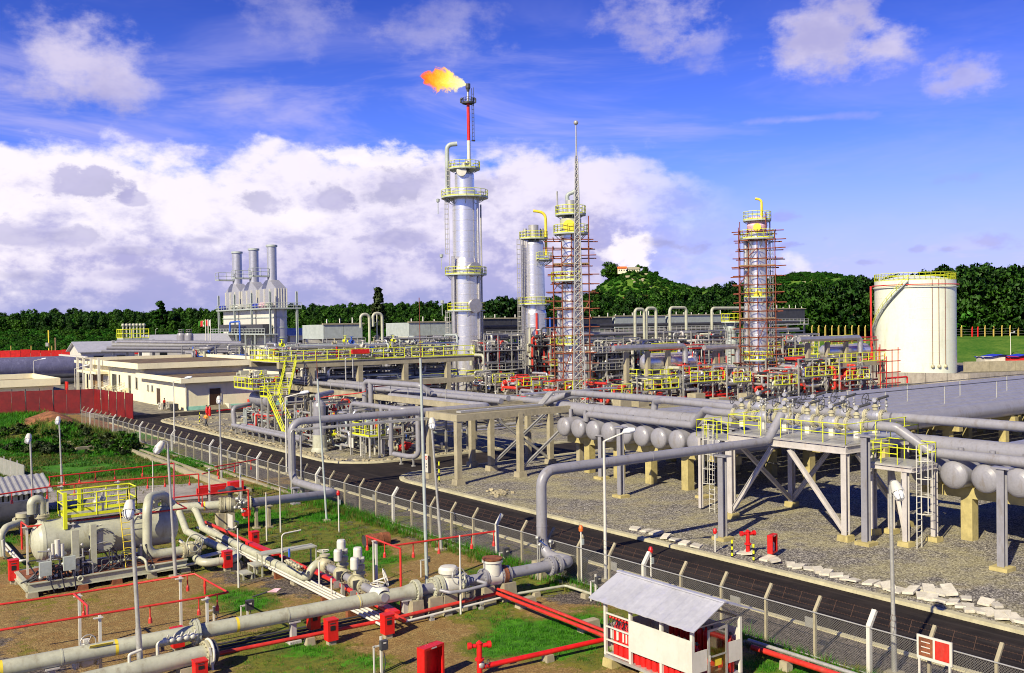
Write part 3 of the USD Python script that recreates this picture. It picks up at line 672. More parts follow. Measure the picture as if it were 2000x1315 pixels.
scatter('tall_grass', 'tall rank green grass and weeds in the hollow at left', 'grass', [('green_tuft', tuft(rng, 16, .95, .035, .4), 'grass_green'), ('green_tuft', tuft(rng, 16, .8, .03, .45), 'leaf_mid'), ('dry_tuft', tuft(rng, 14, .9, .03, .4), 'grass_dry')],
        np.column_stack([c, yard_z(c[:, 0], c[:, 1])]), np.stack([rng.uniform(.7, 1.3, len(c))] * 2 + [tall * rng.uniform(.7, 1.5, len(c))], 1), np.where(n > .56, 0, np.where(rng.uniform(0, 1, len(c)) < .45, 2, 1)))
c = np.array([W(px, py)[:2] for px, py in zip(rng.uniform(-20, 260, 85), rng.uniform(848, 892, 85))]); c = c[c[:, 0] < 27]
scatter('scrub', 'dark olive scrub and brush along the foot of the earth mound', 'scrub', [('bush', crown(rng, 1.6, 1., .0, 12, 26, .14), 'leaf_olive'), ('bush', crown(rng, 1.6, 1.2, .0, 12, 26, .14), 'leaf_mid')], np.column_stack([c, yard_z(c[:, 0], c[:, 1])]), np.repeat(rng.uniform(.25, 1.1, (len(c), 1)), 3, 1), rng.integers(0, 2, len(c)))
# weeds on the fence line
c = np.column_stack([rng.normal(27.9, .35, 2600), np.concatenate([rng.uniform(18, 62, 1500), rng.normal(57, 3.5, 700), rng.normal(38, 2, 400)])]); c = c[c[:, 0] < 30]
scatter('fence_weeds', 'weeds growing along the foot of the chain link fence', 'weeds', [('weed_tuft', tuft(rng, 14, .5, .013, .2), 'grass_green'), ('weed_tuft', tuft(rng, 14, .4, .012, .2), 'grass_dry')],
        np.column_stack([c, np.zeros(len(c))]), np.repeat(rng.uniform(.3, 1.1, (len(c), 1)), 3, 1), rng.integers(0, 2, len(c)))

# ------------------------------------------------------------------ trees
def trunk(rs, h, r, z_top):
    b = MB(); b.tube([(0, 0, -.5), (rs.uniform(-.1, .1), rs.uniform(-.1, .1), h * .5), (rs.uniform(-.3, .3), rs.uniform(-.3, .3), z_top)], [r, r * .75, r * .3], 6)
    for _ in range(4):
        a = rs.uniform(0, 6.28); z = h * rs.uniform(.55, .9); L = h * rs.uniform(.4, .7)
        b.tube([(0, 0, z), (math.cos(a) * L * .5, math.sin(a) * L * .5, z + L * .5)], [r * .45, r * .15], 5)
    return b
tr = np.random.default_rng(5)
protos, mats = [], ['leaf_dark', 'leaf_mid', 'leaf_dark', 'leaf_mid', 'leaf_light', 'leaf_mid']
for k in range(6):
    protos.append(('tree_crown', crown(tr, tr.uniform(6, 8.5), tr.uniform(6.5, 9.5), .6, 34, 52, .40, 'round' if k % 3 else 'cone'), mats[k]))
NT = 7500
pxs = tr.uniform(-160, 2160, NT); tt = tr.uniform(0, 1, NT) ** 1.15
d0 = np.interp(pxs, TAB[:, 0], TAB[:, 1])
dd = d0 + np.interp(pxs, [0, 1150, 1300, 1500, 1680], [165, 165, 95, 80, 64]) + tt * 330
cc = (np.array([[math.sin(YAW), math.cos(YAW)]]) + np.array([[math.cos(YAW), -math.sin(YAW)]]) * ((pxs - CX) / F)[:, None]) * dd[:, None]
hl = hills_of(cc[:, 0], cc[:, 1]); keep = hl < 6
cc, pxs, dd, hl = cc[keep], pxs[keep], dd[keep], hl[keep]
hz = T(cc[:, 0], cc[:, 1]); sc = tr.uniform(.65, 1.25, len(cc)) * np.interp(pxs, [0, 900, 1400, 1700, 1900], [.95, 1.0, 1.15, 1.35, 1.6])
kk = tr.choice(6, len(cc), p=[.2, .22, .18, .2, .06, .14]); dark = pxs > 1330; kk = np.where(dark & (tr.uniform(0, 1, len(cc)) < .6), tr.choice([0, 2], len(cc)), kk)
scatter('forest', 'broad belt of dark green forest beyond the plant', 'forest', protos, np.column_stack([cc, hz - .3]), np.stack([sc, sc, sc * tr.uniform(.8, 1.25, len(cc))], 1), kk)
NS = 9000
pxs = tr.uniform(-160, 1500, NS); d0 = np.interp(pxs, TAB[:, 0], TAB[:, 1]); dd = d0 + 4 + tr.uniform(0, 1, NS) * 175
cc = (np.array([[math.sin(YAW), math.cos(YAW)]]) + np.array([[math.cos(YAW), -math.sin(YAW)]]) * ((pxs - CX) / F)[:, None]) * dd[:, None]
sc = tr.uniform(.3, .75, NS) * (.6 + .4 * (dd - d0) / 175)
scatter('shrub_belt', 'light green shrubs and young trees in front of the forest', 'shrubs', [protos[4], protos[1], ('tree_crown', crown(tr, 7, 6, .1, 24, 30, .55), 'leaf_light')], np.column_stack([cc, T(cc[:, 0], cc[:, 1]) - .2]), np.stack([sc * 1.3, sc * 1.3, sc], 1), tr.choice([0, 1, 2], NS, p=[.4, .15, .45]))
# bushes on the hills
NB = 5200
pts = []
while len(pts) < NB:
    px = tr.uniform(1130, 1780, 4000); d = tr.uniform(560, 760, 4000)
    c = (np.array([[math.sin(YAW), math.cos(YAW)]]) + np.array([[math.cos(YAW), -math.sin(YAW)]]) * ((px - CX) / F)[:, None]) * d[:, None]
    h = hills_of(c[:, 0], c[:, 1]); z = T(c[:, 0], c[:, 1]); ok = (h > 3) & (np.exp(-((px - 1250) / 45) ** 2 - ((z - 26) / 4.) ** 2) + tr.normal(0, .12, 4000) < .5) & (meshkit.fbm(np.stack([c[:, 0] / 9, c[:, 1] / 9, z * 0], -1), 3, 8) > .44)
    pts += [(*q, zz_) for q, zz_ in zip(c[ok], z[ok])]
pts = np.array(pts[:NB]); sc = tr.uniform(.13, .32, NB)
scatter('hill_bushes', 'bushes and small trees covering the hillsides', 'bushes', [protos[4], protos[1], ('bush', crown(tr, 7, 5, .1, 22, 30, .6), 'leaf_light'), protos[0]], pts - [0, 0, .3], np.stack([sc * 1.4, sc * 1.4, sc], 1), tr.choice([0, 1, 2, 3], NB, p=[.45, .12, .38, .05]))

def at_depth(px, d): return (np.array([math.sin(YAW), math.cos(YAW)]) + np.array([math.cos(YAW), -math.sin(YAW)]) * (px - CX) / F) * d
def tree(px, d, py_top, label, kind='round', mat='leaf_dark', wide=.75, group=None):
    c = at_depth(px, d); z0 = float(T(*c)) - .2; top = ht((*c, 0), py_top); h = top - z0
    t = thing('tree', label, 'tree', (*c, z0), group); L = local(t)
    w = h * wide
    part(L, 'crown', crown(tr, w, h * .82, h * .18, int(46), 60, max(.28, h * .045), kind), mat)
    part(L, 'trunk', trunk(tr, h * .6, h * .03, h * .75), 'bark')
tree(315, 640, 588, 'lone round-headed tree rising above the left part of the forest skyline', mat='leaf_mid', wide=.3)
tree(740, 520, 562, 'feathery tall casuarina rising above the forest beside the heater stacks', 'cone', 'leaf_olive', .26)
tree(985, 470, 582, 'round tree on the forest skyline just right of the tallest column', mat='leaf_dark')
tree(960, 480, 590, 'small dark tree on the skyline right of the tallest column', mat='leaf_dark', wide=.6)
ORD = 'first second third fourth fifth sixth seventh eighth ninth tenth eleventh twelfth'.split(); TR_, TL_ = (1880, 1905, 1935, 1968, 1995), (1612, 1640, 1668, 1690, 1712)
for k, (px, d, py, w) in enumerate([(1712, 330, 572, .7), (1880, 320, 557, .8), (1905, 315, 553, .8), (1935, 322, 560, .8), (1968, 318, 556, .8), (1995, 312, 552, .9), (1690, 340, 575, .7), (1668, 335, 568, .7), (1640, 345, 558, .7), (1612, 350, 575, .7)]):
    tree(px, d, py, ORD[sum(v < px for v in (TR_ if px > 1800 else TL_))] + ' from the left of the broad dark trees ' + ('right' if px > 1800 else 'left') + ' of the white tank', mat='leaf_dark', wide=w, group='trees right of the white tank' if px > 1800 else 'trees left of the white tank')
for k, (px, py) in enumerate([(1303, 572), (1330, 566), (1352, 572), (1376, 578), (1400, 584), (1425, 580), (1446, 588), (1282, 580), (1560, 580), (1540, 570)]):
    tree(px, 520 + 12 * (k % 3), py, ORD[sum(v < px for v in (1303, 1330, 1352, 1376, 1400, 1425, 1446, 1282, 1560, 1540))] + ' from the left of the dark trees at the foot of the hills', mat='leaf_mid', wide=.7, group='trees at the foot of the hills')
for k, (px, py) in enumerate([(1190, 514), (1201, 516), (1250, 517), (1262, 521), (1283, 530)]):
    tree(px, 715, py, ORD[k] + ' from the left of the trees on the summit beside the hilltop house', mat='leaf_mid', wide=.9, group='trees on the hilltop')
# house and boulders on the hill
c = at_depth(1228, 712); z0 = float(T(*c)); u = np.array([math.cos(YAW), -math.sin(YAW), 0]); w_ = np.array([math.sin(YAW), math.cos(YAW), 0])
hs = thing('hilltop_house', 'small pale house with a red roof on the hill summit', 'house', (*c, z0)); o = np.array([*c, z0])
R = np.column_stack([u, w_, [0, 0, 1]])
for dx, ww, hh_ in ((-4.5, 6.5, 3.), (4, 8, 2.4)):
    part(hs, 'wall', MB().box(o + u * dx + [0, 0, hh_ / 2 - .5], (ww, 5, hh_ + 1), R=R), 'cream_wall')
    rf = MB()
    for s in (-1, 1): rf.plate([o + u * (dx - ww / 2 - .4) + w_ * s * 3 + [0, 0, hh_], o + u * (dx + ww / 2 + .4) + w_ * s * 3 + [0, 0, hh_], o + u * (dx + ww / 2 + .4) + [0, 0, hh_ + 1.5], o + u * (dx - ww / 2 - .4) + [0, 0, hh_ + 1.5]], .2, (0, 0, 1))
    part(hs, 'roof', rf, 'concrete' if dx > 0 else 'orange')
    for q in np.arange(-ww / 2 + 1, ww / 2, 1.8): part(hs, 'window', MB().box(o + u * (dx + q) - w_ * 2.52 + [0, 0, hh_ * .55], (.8, .1, 1.1), R=R), 'window_dark')
for px, py in [(1240, 551), (1252, 548), (1246, 556), (1226, 541), (1205, 531), (1212, 533), (1262, 536), (1270, 560), (1310, 575), (1238, 545), (1255, 545), (1188, 540), (1570, 552), (1590, 548), (1612, 556), (1580, 560), (1412, 556)]:
    # walk the sight line to the hillside
    d_ = ray(px, py); ts = np.linspace(480, 800, 900); q = EYE + d_ * (ts / (d_ @ fw))[:, None]; hit = np.nonzero(q[:, 2] < T(q[:, 0], q[:, 1]))[0]
    if len(hit):
        q = q[hit[0]]; b = MB(); rock(b, q, tr.uniform(1.0, 2.2), tr)
        whole('boulder', b, 'stone', 'pale boulder showing among the bushes on the hillside', 'boulder', 'boulders on the hillsides')
# ------------------------------------------------------------------ piping components
V3 = lambda *a: np.array(a, float)
def flange(t, c, ax, r, mat='valve_cream', th=.07, gap=True, n=14):
    b = MB(); ax = np.asarray(ax, float) / np.linalg.norm(ax)
    for s in ((-1, 1) if gap else (1,)):
        o = np.asarray(c) + ax * s * th * .62
        b.lathe(o, [(1e-3, -th / 2), (r, -th / 2), (r, th / 2), (1e-3, th / 2)], 16, ax)
    u = np.cross(ax, [0, 0, 1.]) if abs(ax[2]) < .9 else V3(1, 0, 0); u /= np.linalg.norm(u); w = np.cross(ax, u)
    for k in range(n):
        a = 2 * math.pi * k / n; q = np.asarray(c) + (u * math.cos(a) + w * math.sin(a)) * r * .86
        b.cyl(q - ax * th * 1.75, q + ax * th * 1.75, r * .062, 5)
    return part(t, 'flange', b, mat)
def handwheel(t, c, ax, r, mat='dark_steel', stem=None):
    b = MB(); ax = np.asarray(ax, float) / np.linalg.norm(ax); b.torus(c, r, r * .075, ax, 18, 5)
    u = np.cross(ax, [0, 0, 1.]) if abs(ax[2]) < .9 else V3(1, 0, 0); u /= np.linalg.norm(u); w = np.cross(ax, u)
    for k in range(3):
        d = u * math.cos(k * 2.1) + w * math.sin(k * 2.1); b.cyl(np.asarray(c), np.asarray(c) + d * r, r * .05, 4)
    b.cyl(np.asarray(c) - ax * (stem or r * .7), np.asarray(c) + ax * r * .15, r * .1, 6)
    return part(t, 'handwheel', b, mat)
def ball_valve(t, c, ax, r, mat='valve_cream', top=True, wheel=True, side=None, wm='dark_steel'):
    """A flanged valve body with a bonnet and a gearbox wheel."""
    ax = np.asarray(ax, float) / np.linalg.norm(ax); c = np.asarray(c, float)
    part(t, 'valve_body', MB().lathe(c, [(r * 1.0, -r * 1.7), (r * 1.1, -r * 1.2), (r * 1.5, -r * .8), (r * 1.6, 0), (r * 1.5, r * .8), (r * 1.1, r * 1.2), (r, r * 1.7)], 18, ax), mat)
    for s in (-1, 1): flange(t, c + ax * s * r * 1.75, ax, r * 1.62, mat, r * .2)
    if top: part(t, 'bonnet', MB().lathe(c + V3(0, 0, r * 1.4), [(r * .7, 0), (r * .7, r * .5), (r * .95, r * .5), (r * .95, r * .75), (r * .5, r * .75), (r * .42, r * 1.5), (1e-3, r * 1.6)], 12), mat)
    if wheel:
        d = np.cross(ax, [0, 0, 1.]) if side is None else np.asarray(side, float)
        part(t, 'gearbox', MB().box(c + V3(0, 0, r * 2.9) + d * r * .3, (r * .9, r * .9, r * .7)), mat)
        handwheel(t, c + V3(0, 0, r * 2.9) + d * r * 1.7, d, r * 1.25, wm)
def tank_head(r, k=.5, n=7): return [(r * math.cos(a), r * k * math.sin(a)) for a in np.linspace(0, math.pi / 2 - .01, n)]
def vessel_prof(r, L, k=.5):
    h = tank_head(r, k); return [(q, -L / 2 - z) for q, z in h[::-1]] + [(q, L / 2 + z) for q, z in h]
def leg(t, x, y, z, w=.12, mat='galv', foot=True, name='support'):
    b = MB().bar((x, y, 0), (x, y, z), w)
    if foot: b.box((x, y, .05), (w * 2.4, w * 2.4, .1)); b.box((x, y, z), (w * 2.2, w * 2.2, .05))
    part(t, name, b, mat)
def block(t, x, y, z, w=.6, mat='concrete', d=None, name='concrete_block'):
    d = d or w; b = MB(); q = V3(w / 2, d / 2, 0)
    lo = [(x - w * .58, y - d * .58, -.1), (x + w * .58, y - d * .58, -.1), (x + w * .58, y + d * .58, -.1), (x - w * .58, y + d * .58, -.1)]
    hi = [(x - w / 2, y - d / 2, z), (x + w / 2, y - d / 2, z), (x + w / 2, y + d / 2, z), (x - w / 2, y + d / 2, z)]
    b.add(np.array(lo + hi), np.array([[0, 1, 5, 4], [1, 2, 6, 5], [2, 3, 7, 6], [3, 0, 4, 7], [4, 5, 6, 7]])); part(t, name, b, mat)
def pipe(name, label, cat, pts, r, mat='grey_pipe', bend=None, group=None, n=12, legs=0, lm='galv', blocks=0, welds=0, loc=None):
    pts = [np.asarray(p, float) for p in pts]; t = thing(name, label, cat, loc if loc is not None else (*pts[0][:2], 0), group)
    part(t, 'pipe', MB().tube(pts, r, n, bend if bend is not None else r * 3), mat)
    flat = [(a, c) for a, c in zip(pts[:-1], pts[1:]) if abs(a[2] - c[2]) < .5]
    for a, c in flat:
        L = np.linalg.norm(c - a)
        for cnt, f in ((legs, lambda q: leg(t, q[0], q[1], q[2] - r, max(.08, r * .5), lm)), (blocks, lambda q: block(t, q[0], q[1], q[2] - r + .01, max(.3, r * 2)))):
            if cnt:
                k = max(1, int(L / cnt))
                for q in range(k): f(a + (c - a) * (q + .5) / k)
        if welds:
            k = max(1, int(L / welds)); b = MB()
            for q in range(k): p = a + (c - a) * (q + .5) / k; d = (c - a) / L; b.cyl(p - d * .035, p + d * .035, r * 1.05, n)
            part(t, 'band', b, mat)
    return t
def railing_mesh(path, h=1.05, s=1.3, r=.028, kick=True, closed=False):
    """Posts, two rails and a toe board along a path of 3-D points."""
    p = [np.asarray(q, float) for q in path]; b = MB()
    if closed: p = p + [p[0]]
    for a, c in zip(p[:-1], p[1:]):
        L = np.linalg.norm(c - a); k = max(1, int(round(L / s)))
        for q in range(k + 1): o = a + (c - a) * q / k; b.cyl(o, o + V3(0, 0, h), r, 5)
        for z in (h, h * .52): b.cyl(a + V3(0, 0, z), c + V3(0, 0, z), r, 5)
        if kick: b.bar(a + V3(0, 0, .07), c + V3(0, 0, .07), .02, .14)
    return b
def ladder_mesh(a, c, w=.42, side=(1, 0, 0), r=.022, s=.3, cage=None):
    a, c, sd = np.asarray(a, float), np.asarray(c, float), np.asarray(side, float) / np.linalg.norm(side); b = MB(); L = np.linalg.norm(c - a)
    for q in (-1, 1): b.cyl(a + sd * q * w / 2, c + sd * q * w / 2, r, 5)
    for k in range(1, int(L / s)): o = a + (c - a) * k * s / L; b.cyl(o - sd * w / 2, o + sd * w / 2, r * .8, 4)
    if cage is not None:
        out = np.asarray(cage, float); out /= np.linalg.norm(out); up_ = (c - a) / L; z0 = min(2.2, L * .35)
        for z in np.arange(z0, L + .1, .9):
            o = a + up_ * z; b.tube([o + sd * .36 * math.cos(q) + out * (.1 + .62 * math.sin(q)) for q in np.linspace(0, math.pi, 9)], r * .9, 4)
        for q in np.linspace(.35, math.pi - .35, 5): d = sd * .36 * math.cos(q) + out * (.1 + .62 * math.sin(q)); b.cyl(a + up_ * z0 + d, c + d, r * .8, 4)
    return b
def stair(t, a, c, w, side, mat='yellow', tread='galv', rail=True):
    a, c, sd = np.asarray(a, float), np.asarray(c, float), np.asarray(side, float) / np.linalg.norm(side); n = max(3, int(abs(c[2] - a[2]) / .22))
    for q in (-1, 1): part(t, 'stringer', MB().bar(a + sd * q * w / 2, c + sd * q * w / 2, .05, .22), mat)
    run = (c - a) * [1, 1, 0]; run = run / (np.linalg.norm(run) + 1e-9); L = np.linalg.norm((c - a)[:2]) / n
    R = np.column_stack([run, sd, [0, 0, 1.]])
    for k in range(n): part(t, 'tread', MB().box(a + (c - a) * (k + .6) / n, (max(L * .95, .2), w - .06, .035), R=R), tread)
    if rail:
        for q in (-1, 1): part(t, 'handrail', railing_mesh([a + sd * q * w / 2, c + sd * q * w / 2], .95, 1., .03, False), mat)

# ------------------------------------------------------------------ lamp posts and poles
def bulkhead(t, p, face):
    """A caged flood lamp hanging on its bracket at p."""
    f = np.asarray(face, float); f /= np.linalg.norm(f); p = np.asarray(p, float); ax = f * .55 + V3(0, 0, -.83)
    part(t, 'lamp_housing', MB().lathe(p, [(1e-3, -.26), (.12, -.24), (.17, -.1), (.19, .06), (.21, .08), (.21, .13)], 12, ax), 'white_paint')
    part(t, 'lamp_glass', MB().lathe(p, [(.17, .13), (.16, .26), (.10, .38), (1e-3, .42)], 12, ax), 'lamp_glass')
    b = MB(); ax = ax / np.linalg.norm(ax); u = np.cross(ax, [0, 0, 1.]); u /= np.linalg.norm(u); w = np.cross(ax, u)
    for k in range(3):
        d = u * math.cos(k * 1.05) + w * math.sin(k * 1.05)
        b.tube([p + ax * .13 + d * .2, p + ax * .34 + d * .17, p + ax * .46, p + ax * .34 - d * .17, p + ax * .13 - d * .2], .014, 4)
    part(t, 'lamp_guard', b, 'galv')
def flood_post(px, pb, pt, label, r=.065, lean=0., face=(-.4, -.9, 0), twin=False):
    c = W(px, pb); h = ht(c, pt); off = rt * size(c, lean); off[2] = 0
    t = thing('flood_lamp_post', label, 'lamp post', c)
    part(t, 'pole', MB().tube([c, c + off * .3 + V3(0, 0, h * .3), c + off * .32 + V3(0, 0, h * .32), c + off + V3(0, 0, h)], [r * 1.35, r * 1.35, r, r * .85], 9), 'galv')
    part(t, 'base_plate', MB().box(c + V3(0, 0, .04), (.5, .5, .14)), 'concrete')
    tp = c + off + V3(0, 0, h); f = np.asarray(face, float) / np.linalg.norm(face)
    part(t, 'bracket', MB().tube([tp - V3(0, 0, .1), tp + V3(0, 0, .12), tp + f * .2 + V3(0, 0, .2), tp + f * .3 + V3(0, 0, .1)], .03, 6, .08), 'galv')
    bulkhead(t, tp + f * .34 - V3(0, 0, .05), f)
    return t
flood_post(66, 1015, 852, 'flood lamp post rising beside the vent hut at the left edge', lean=-4)
flood_post(121, 945, 818, 'flood lamp post standing in the tall grass left of the earth mound', lean=-3)
flood_post(343, 1128, 868, 'flood lamp post standing in front of the right end of the separator vessel', lean=-11, face=(-.9, .1, 0))
flood_post(276, 1335, 985, 'tall flood lamp post in the foreground before the separator vessel', lean=-13, r=.075)
flood_post(433, 938, 778, 'flood lamp post by the fence in front of the low cream building', lean=-2)
flood_post(862, 1075, 822, 'flood lamp post inside the fence in front of the first concrete rack leg', lean=-16)
flood_post(1747, 1318, 948, 'flood lamp post in the right foreground close to the red notice board', lean=-5, r=.07)
def street_lamp(px, pb, pt, tipx, tipy, label, r=.06):
    c = W(px, pb); h = ht(c, pt); t = thing('street_lamp', label, 'street lamp', c)
    part(t, 'pole', MB().tube([c, c + V3(0, 0, h * .3), c + V3(0, 0, h)], [r * 1.3, r * 1.2, r], 8), 'white_paint')
    part(t, 'base_plate', MB().box(c + V3(0, 0, .05), (.4, .4, .12)), 'concrete')
    tp = c + V3(0, 0, h); d = rt * size(c, tipx - px); d = V3(d[0], d[1], 0); dz = size(c, pt - tipy)
    part(t, 'arm', MB().tube([tp - V3(0, 0, .2), tp, tp + d * .62 + V3(0, 0, dz * .8)], r * .7, 6, .2), 'white_paint')
    e = tp + d * .8 + V3(0, 0, dz); u = d / np.linalg.norm(d)
    part(t, 'lamp_head', MB().lathe(e, [(1e-3, -np.linalg.norm(d) * .22), (.11, -np.linalg.norm(d) * .17), (.15, 0), (.1, np.linalg.norm(d) * .17), (1e-3, np.linalg.norm(d) * .2)], 8, u + V3(0, 0, .15)), 'lamp_glass')
    return t
street_lamp(1183, 1135, 862, 1245, 842, 'street lamp by the fence just right of the tall grey riser')
street_lamp(341, 868, 745, 378, 738, 'street lamp by the fence in front of the cream building corner')
street_lamp(147, 768, 720, 176, 714, 'street lamp standing behind the red fence near the white portal building')
street_lamp(67, 757, 705, 92, 701, 'street lamp in front of the large blue grey pipe at the left edge')
street_lamp(560, 925, 776, 607, 767, 'street lamp beside the yellow stair at the process yard corner')
street_lamp(1670, 662, 600, 1660, 599, 'street lamp left of the white tank on the grass bank', .1)
street_lamp(1946, 662, 604, 1935, 602, 'street lamp on the grass bank right of the white tank', .1)
street_lamp(1974, 704, 650, 1983, 649, 'street lamp by the concrete wall at the right edge', .1)
street_lamp(304, 678, 644, 309, 642, 'small street lamp behind the grey roofed sheds', .12)
def pole(name, px, pb, pt, r, label, mat='green_grey', lean=0., tip=None, cat='pole', base=True):
    c = W(px, pb); h = ht(c, pt); off = rt * size(c, lean); off[2] = 0
    t = thing(name, label, cat, c); part(t, 'shaft', MB().tube([c, c + off * .5 + V3(0, 0, h * .5), c + off + V3(0, 0, h)], [r, r * .9, r * .7], 8), mat)
    if base: part(t, 'base', MB().box(c + V3(0, 0, .05), (r * 5, r * 5, .12)), 'concrete')
    if tip: part(t, 'whip', MB().tube([c + off + V3(0, 0, h), c + off * 1.12 + V3(0, 0, h + size(c, pt - tip))], .018, 5), 'scaffold')
    return t
pole('lightning_mast', 638, 1018, 740, .07, 'slim leaning mast with a rusty whip between the yellow stair and the pipe loop', lean=-13, tip=690)
pole('lightning_mast', 834, 1145, 700, .085, 'tall pale green mast in front of the concrete pipe rack, thickest of the masts', lean=-6, tip=582)
pole('marker_post', 1064, 1040, 1, .03, 'slim white marker post', 'white_paint') if False else None
for px, pb, pt, lb in ((521, 1057, 962, 'thin white marker post standing under the grey pipe by the valve pit'), (548, 1040, 952, 'thin white marker post right of the grey pipe valve'), (466, 1148, 1032, 'thin white post beside the red hose box left of the stile'), (900, 1200, 1046, 'white steel post holding the red sprinkler line near the fence'), (730, 1140, 1058, 'white steel post holding the red sprinkler corner by the rusty drum'), (300, 1010, 900, 'white post behind the sprinkler line above the separator'), (1552, 1155, 1132, 'x')):
    if lb != 'x': pole('white_post', px, pb, pt, .045, lb, 'white_paint', base=False)

# ------------------------------------------------------------------ metering line in the foreground
ZA = 1.08; A0, A1 = W(-160, 1337, ZA), W(1085, 1103, ZA); dA = (A1 - A0) / np.linalg.norm(A1 - A0); YA = (A0[1] + A1[1]) / 2
def onA(px):
    lo, hi = A0, A1
    for _ in range(40):
        mid_ = (lo + hi) / 2
        if proj(mid_)[0] < px: lo = mid_
        else: hi = mid_
    return lo
mt = thing('metering_pipeline', 'large cream pipeline with big valves crossing the foreground', 'pipeline', (*onA(500)[:2], 0))
RA = .27
part(mt, 'pipe', MB().tube([A0, onA(812)], RA, 20), 'cream_pipe')
part(mt, 'pipe', MB().tube([onA(818), onA(850)], RA * .78, 16), 'grey_pipe', 'grey pipe spool between flanges')
part(mt, 'reducer', MB().tube([onA(786), onA(806)], [RA * 1.02, RA * 1.3], 18), 'cream_pipe')
part(mt, 'pipe', MB().tube([onA(905), onA(945)], RA * .85, 16), 'grey_pipe', 'grey pipe spool between flanges')
part(mt, 'pipe', MB().tube([onA(975), onA(1085)], RA * .88, 18), 'grey_pipe', 'grey pipe spool between flanges')
for px in (120, 700, 560): part(mt, 'weld_band', MB().tube([onA(px) - dA * .03, onA(px) + dA * .03], RA * 1.05, 20), 'cream_pipe')
for px in (226, 462, 700, 1): part(mt, 'yellow_band', MB().tube([onA(px) - dA * .05, onA(px) + dA * .05], RA * 1.008, 20, cap=False), 'yellow_warm')
part(mt, 'yellow_label', MB().box(onA(195) + V3(0, -RA * .72, RA * .72), (.75, .015, .3), R=np.column_stack([dA, np.cross([0, -.7, .7], dA), [0, -.7, .7]])), 'yellow_warm')
for px, r in ((382, 1.75), (812, 1.7), (848, 1.6), (905, 1.45), (945, 1.5), (980, 1.5), (990, 1.35), (1075, 1.6)): flange(mt, onA(px), dA, RA * r, 'cream_pipe' if px < 900 else 'grey_pipe', .08, n=18)
c = onA(880)
part(mt, 'valve_body', MB().lathe(c, [(RA, -.75), (RA * 1.25, -.6), (RA * 1.55, -.3), (RA * 1.6, .2), (RA * 1.4, .5), (RA, .7)], 20, dA), 'white_paint')
for s in (-.55, .45): flange(mt, c + dA * s, dA, RA * 1.75, 'cream_pipe', .07, n=18)
part(mt, 'actuator_cover', MB().lathe(c + V3(-.1, 0, RA * 1.4), [(.30, 0), (.34, .08), (.42, .14), (.42, .30), (.34, .40), (1e-3, .44)], 14), 'white_paint')
handwheel(mt, c + V3(.05, -.55, .45), (.1, -1, .2), .34, 'galv'); handwheel(mt, c + V3(.5, -.75, -.28), (.1, -1, 0), .30, 'dark_steel')
part(mt, 'bypass_pipe', MB().tube([onA(843) + V3(0, -RA * .6, 0), onA(860) + V3(0, -.75, -.1), onA(885) + V3(0, -.8, -.12), onA(935) + V3(0, -.8, -.05), onA(922) + V3(0, -RA * .6, .05)], .07, 10, .15), 'grey_pipe')
c = onA(962)
part(mt, 'check_valve', MB().lathe(c, [(RA * 1.05, -.5), (RA * 1.4, -.28), (RA * 1.45, .28), (RA * 1.05, .5)], 18, dA).lathe(c, [(.40, .1), (.40, .62), (.46, .64), (.46, .72), (1e-3, .73)], 16), 'white_paint')
part(mt, 'rusty_cover', MB().lathe(c + V3(0, 0, .735), [(1e-3, .05), (.43, .05), (.43, 0)], 16).lathe(c + V3(0, 0, .76), [(.45, 0), (.45, .06), (.35, .08), (1e-3, .09)], 12), 'rusty')
flange(mt, c + dA * .52, dA, RA * 1.55, 'rusty', .09, n=16)
for px, w_ in ((806, .5), (842, .62), (870, .62), (905, .62), (945, .55), (985, .62)): p = onA(px); block(mt, p[0], p[1] - .05, p[2] - RA * 1.1, w_, 'concrete', .75)
for px in (790, 572, 100, -20): p = onA(px); leg(mt, p[0], p[1], p[2] - RA, .2, 'steel_paint')
# small piping along the front of the line at the left flange
b = MB(); q = onA(350) + V3(0, -.42, .05); b.tube([onA(300) + V3(0, -.45, -.6), onA(300) + V3(0, -.45, .02), onA(378) + V3(0, -.45, .05)], .06, 8, .1)
for px in (315, 328, 342, 356, 368): b.ball(onA(px) + V3(0, -.45, .04), .12, 8); b.cyl(onA(px) + V3(0, -.45, 0), onA(px + 4) + V3(0, -.6, .28), .03, 5)
part(mt, 'sample_line', b, 'white_paint')
# lower barrel at the bottom left
B0, B1 = W(150, 1335, .62), W(402, 1276, .62); dB = (B1 - B0) / np.linalg.norm(B1 - B0)
lb = thing('launcher_barrel', 'thick cream pig launcher barrel at the bottom left edge, ending in a clamped closure', 'pipeline', (*B1[:2], 0))
part(lb, 'barrel', MB().tube([B0 - dB * 1.5, B1], .30, 20), 'cream_pipe')
flange(lb, B1 + dB * .05, dB, .44, 'valve_cream', .1); part(lb, 'closure_door', MB().lathe(B1 + dB * .2, [(.40, 0), (.42, .1), (.25, .2), (1e-3, .24)], 16, dB), 'dark_steel')
part(lb, 'yoke', MB().torus(B1 + dB * .12, .46, .05, dB, 18, 5).bar(B1 + V3(0, -.4, .3), B1 + V3(.1, -.4, -.5), .07), 'white_paint')
part(lb, 'vent_pipe', MB().tube([B1 - dB * 2.6 + V3(0, 0, .25), B1 - dB * 2.6 + V3(0, 0, .55), B1 - dB * 2.2 + V3(0, 0, .62)], .05, 7, .08), 'white_paint')
for s in (.7, 3.2): p = B1 - dB * s; block(lb, p[0], p[1], .34, .5)
ball_valve(lb, W(168, 1285, .80), dB, .20, 'white_paint', side=(0, -1, .1), wm='galv')

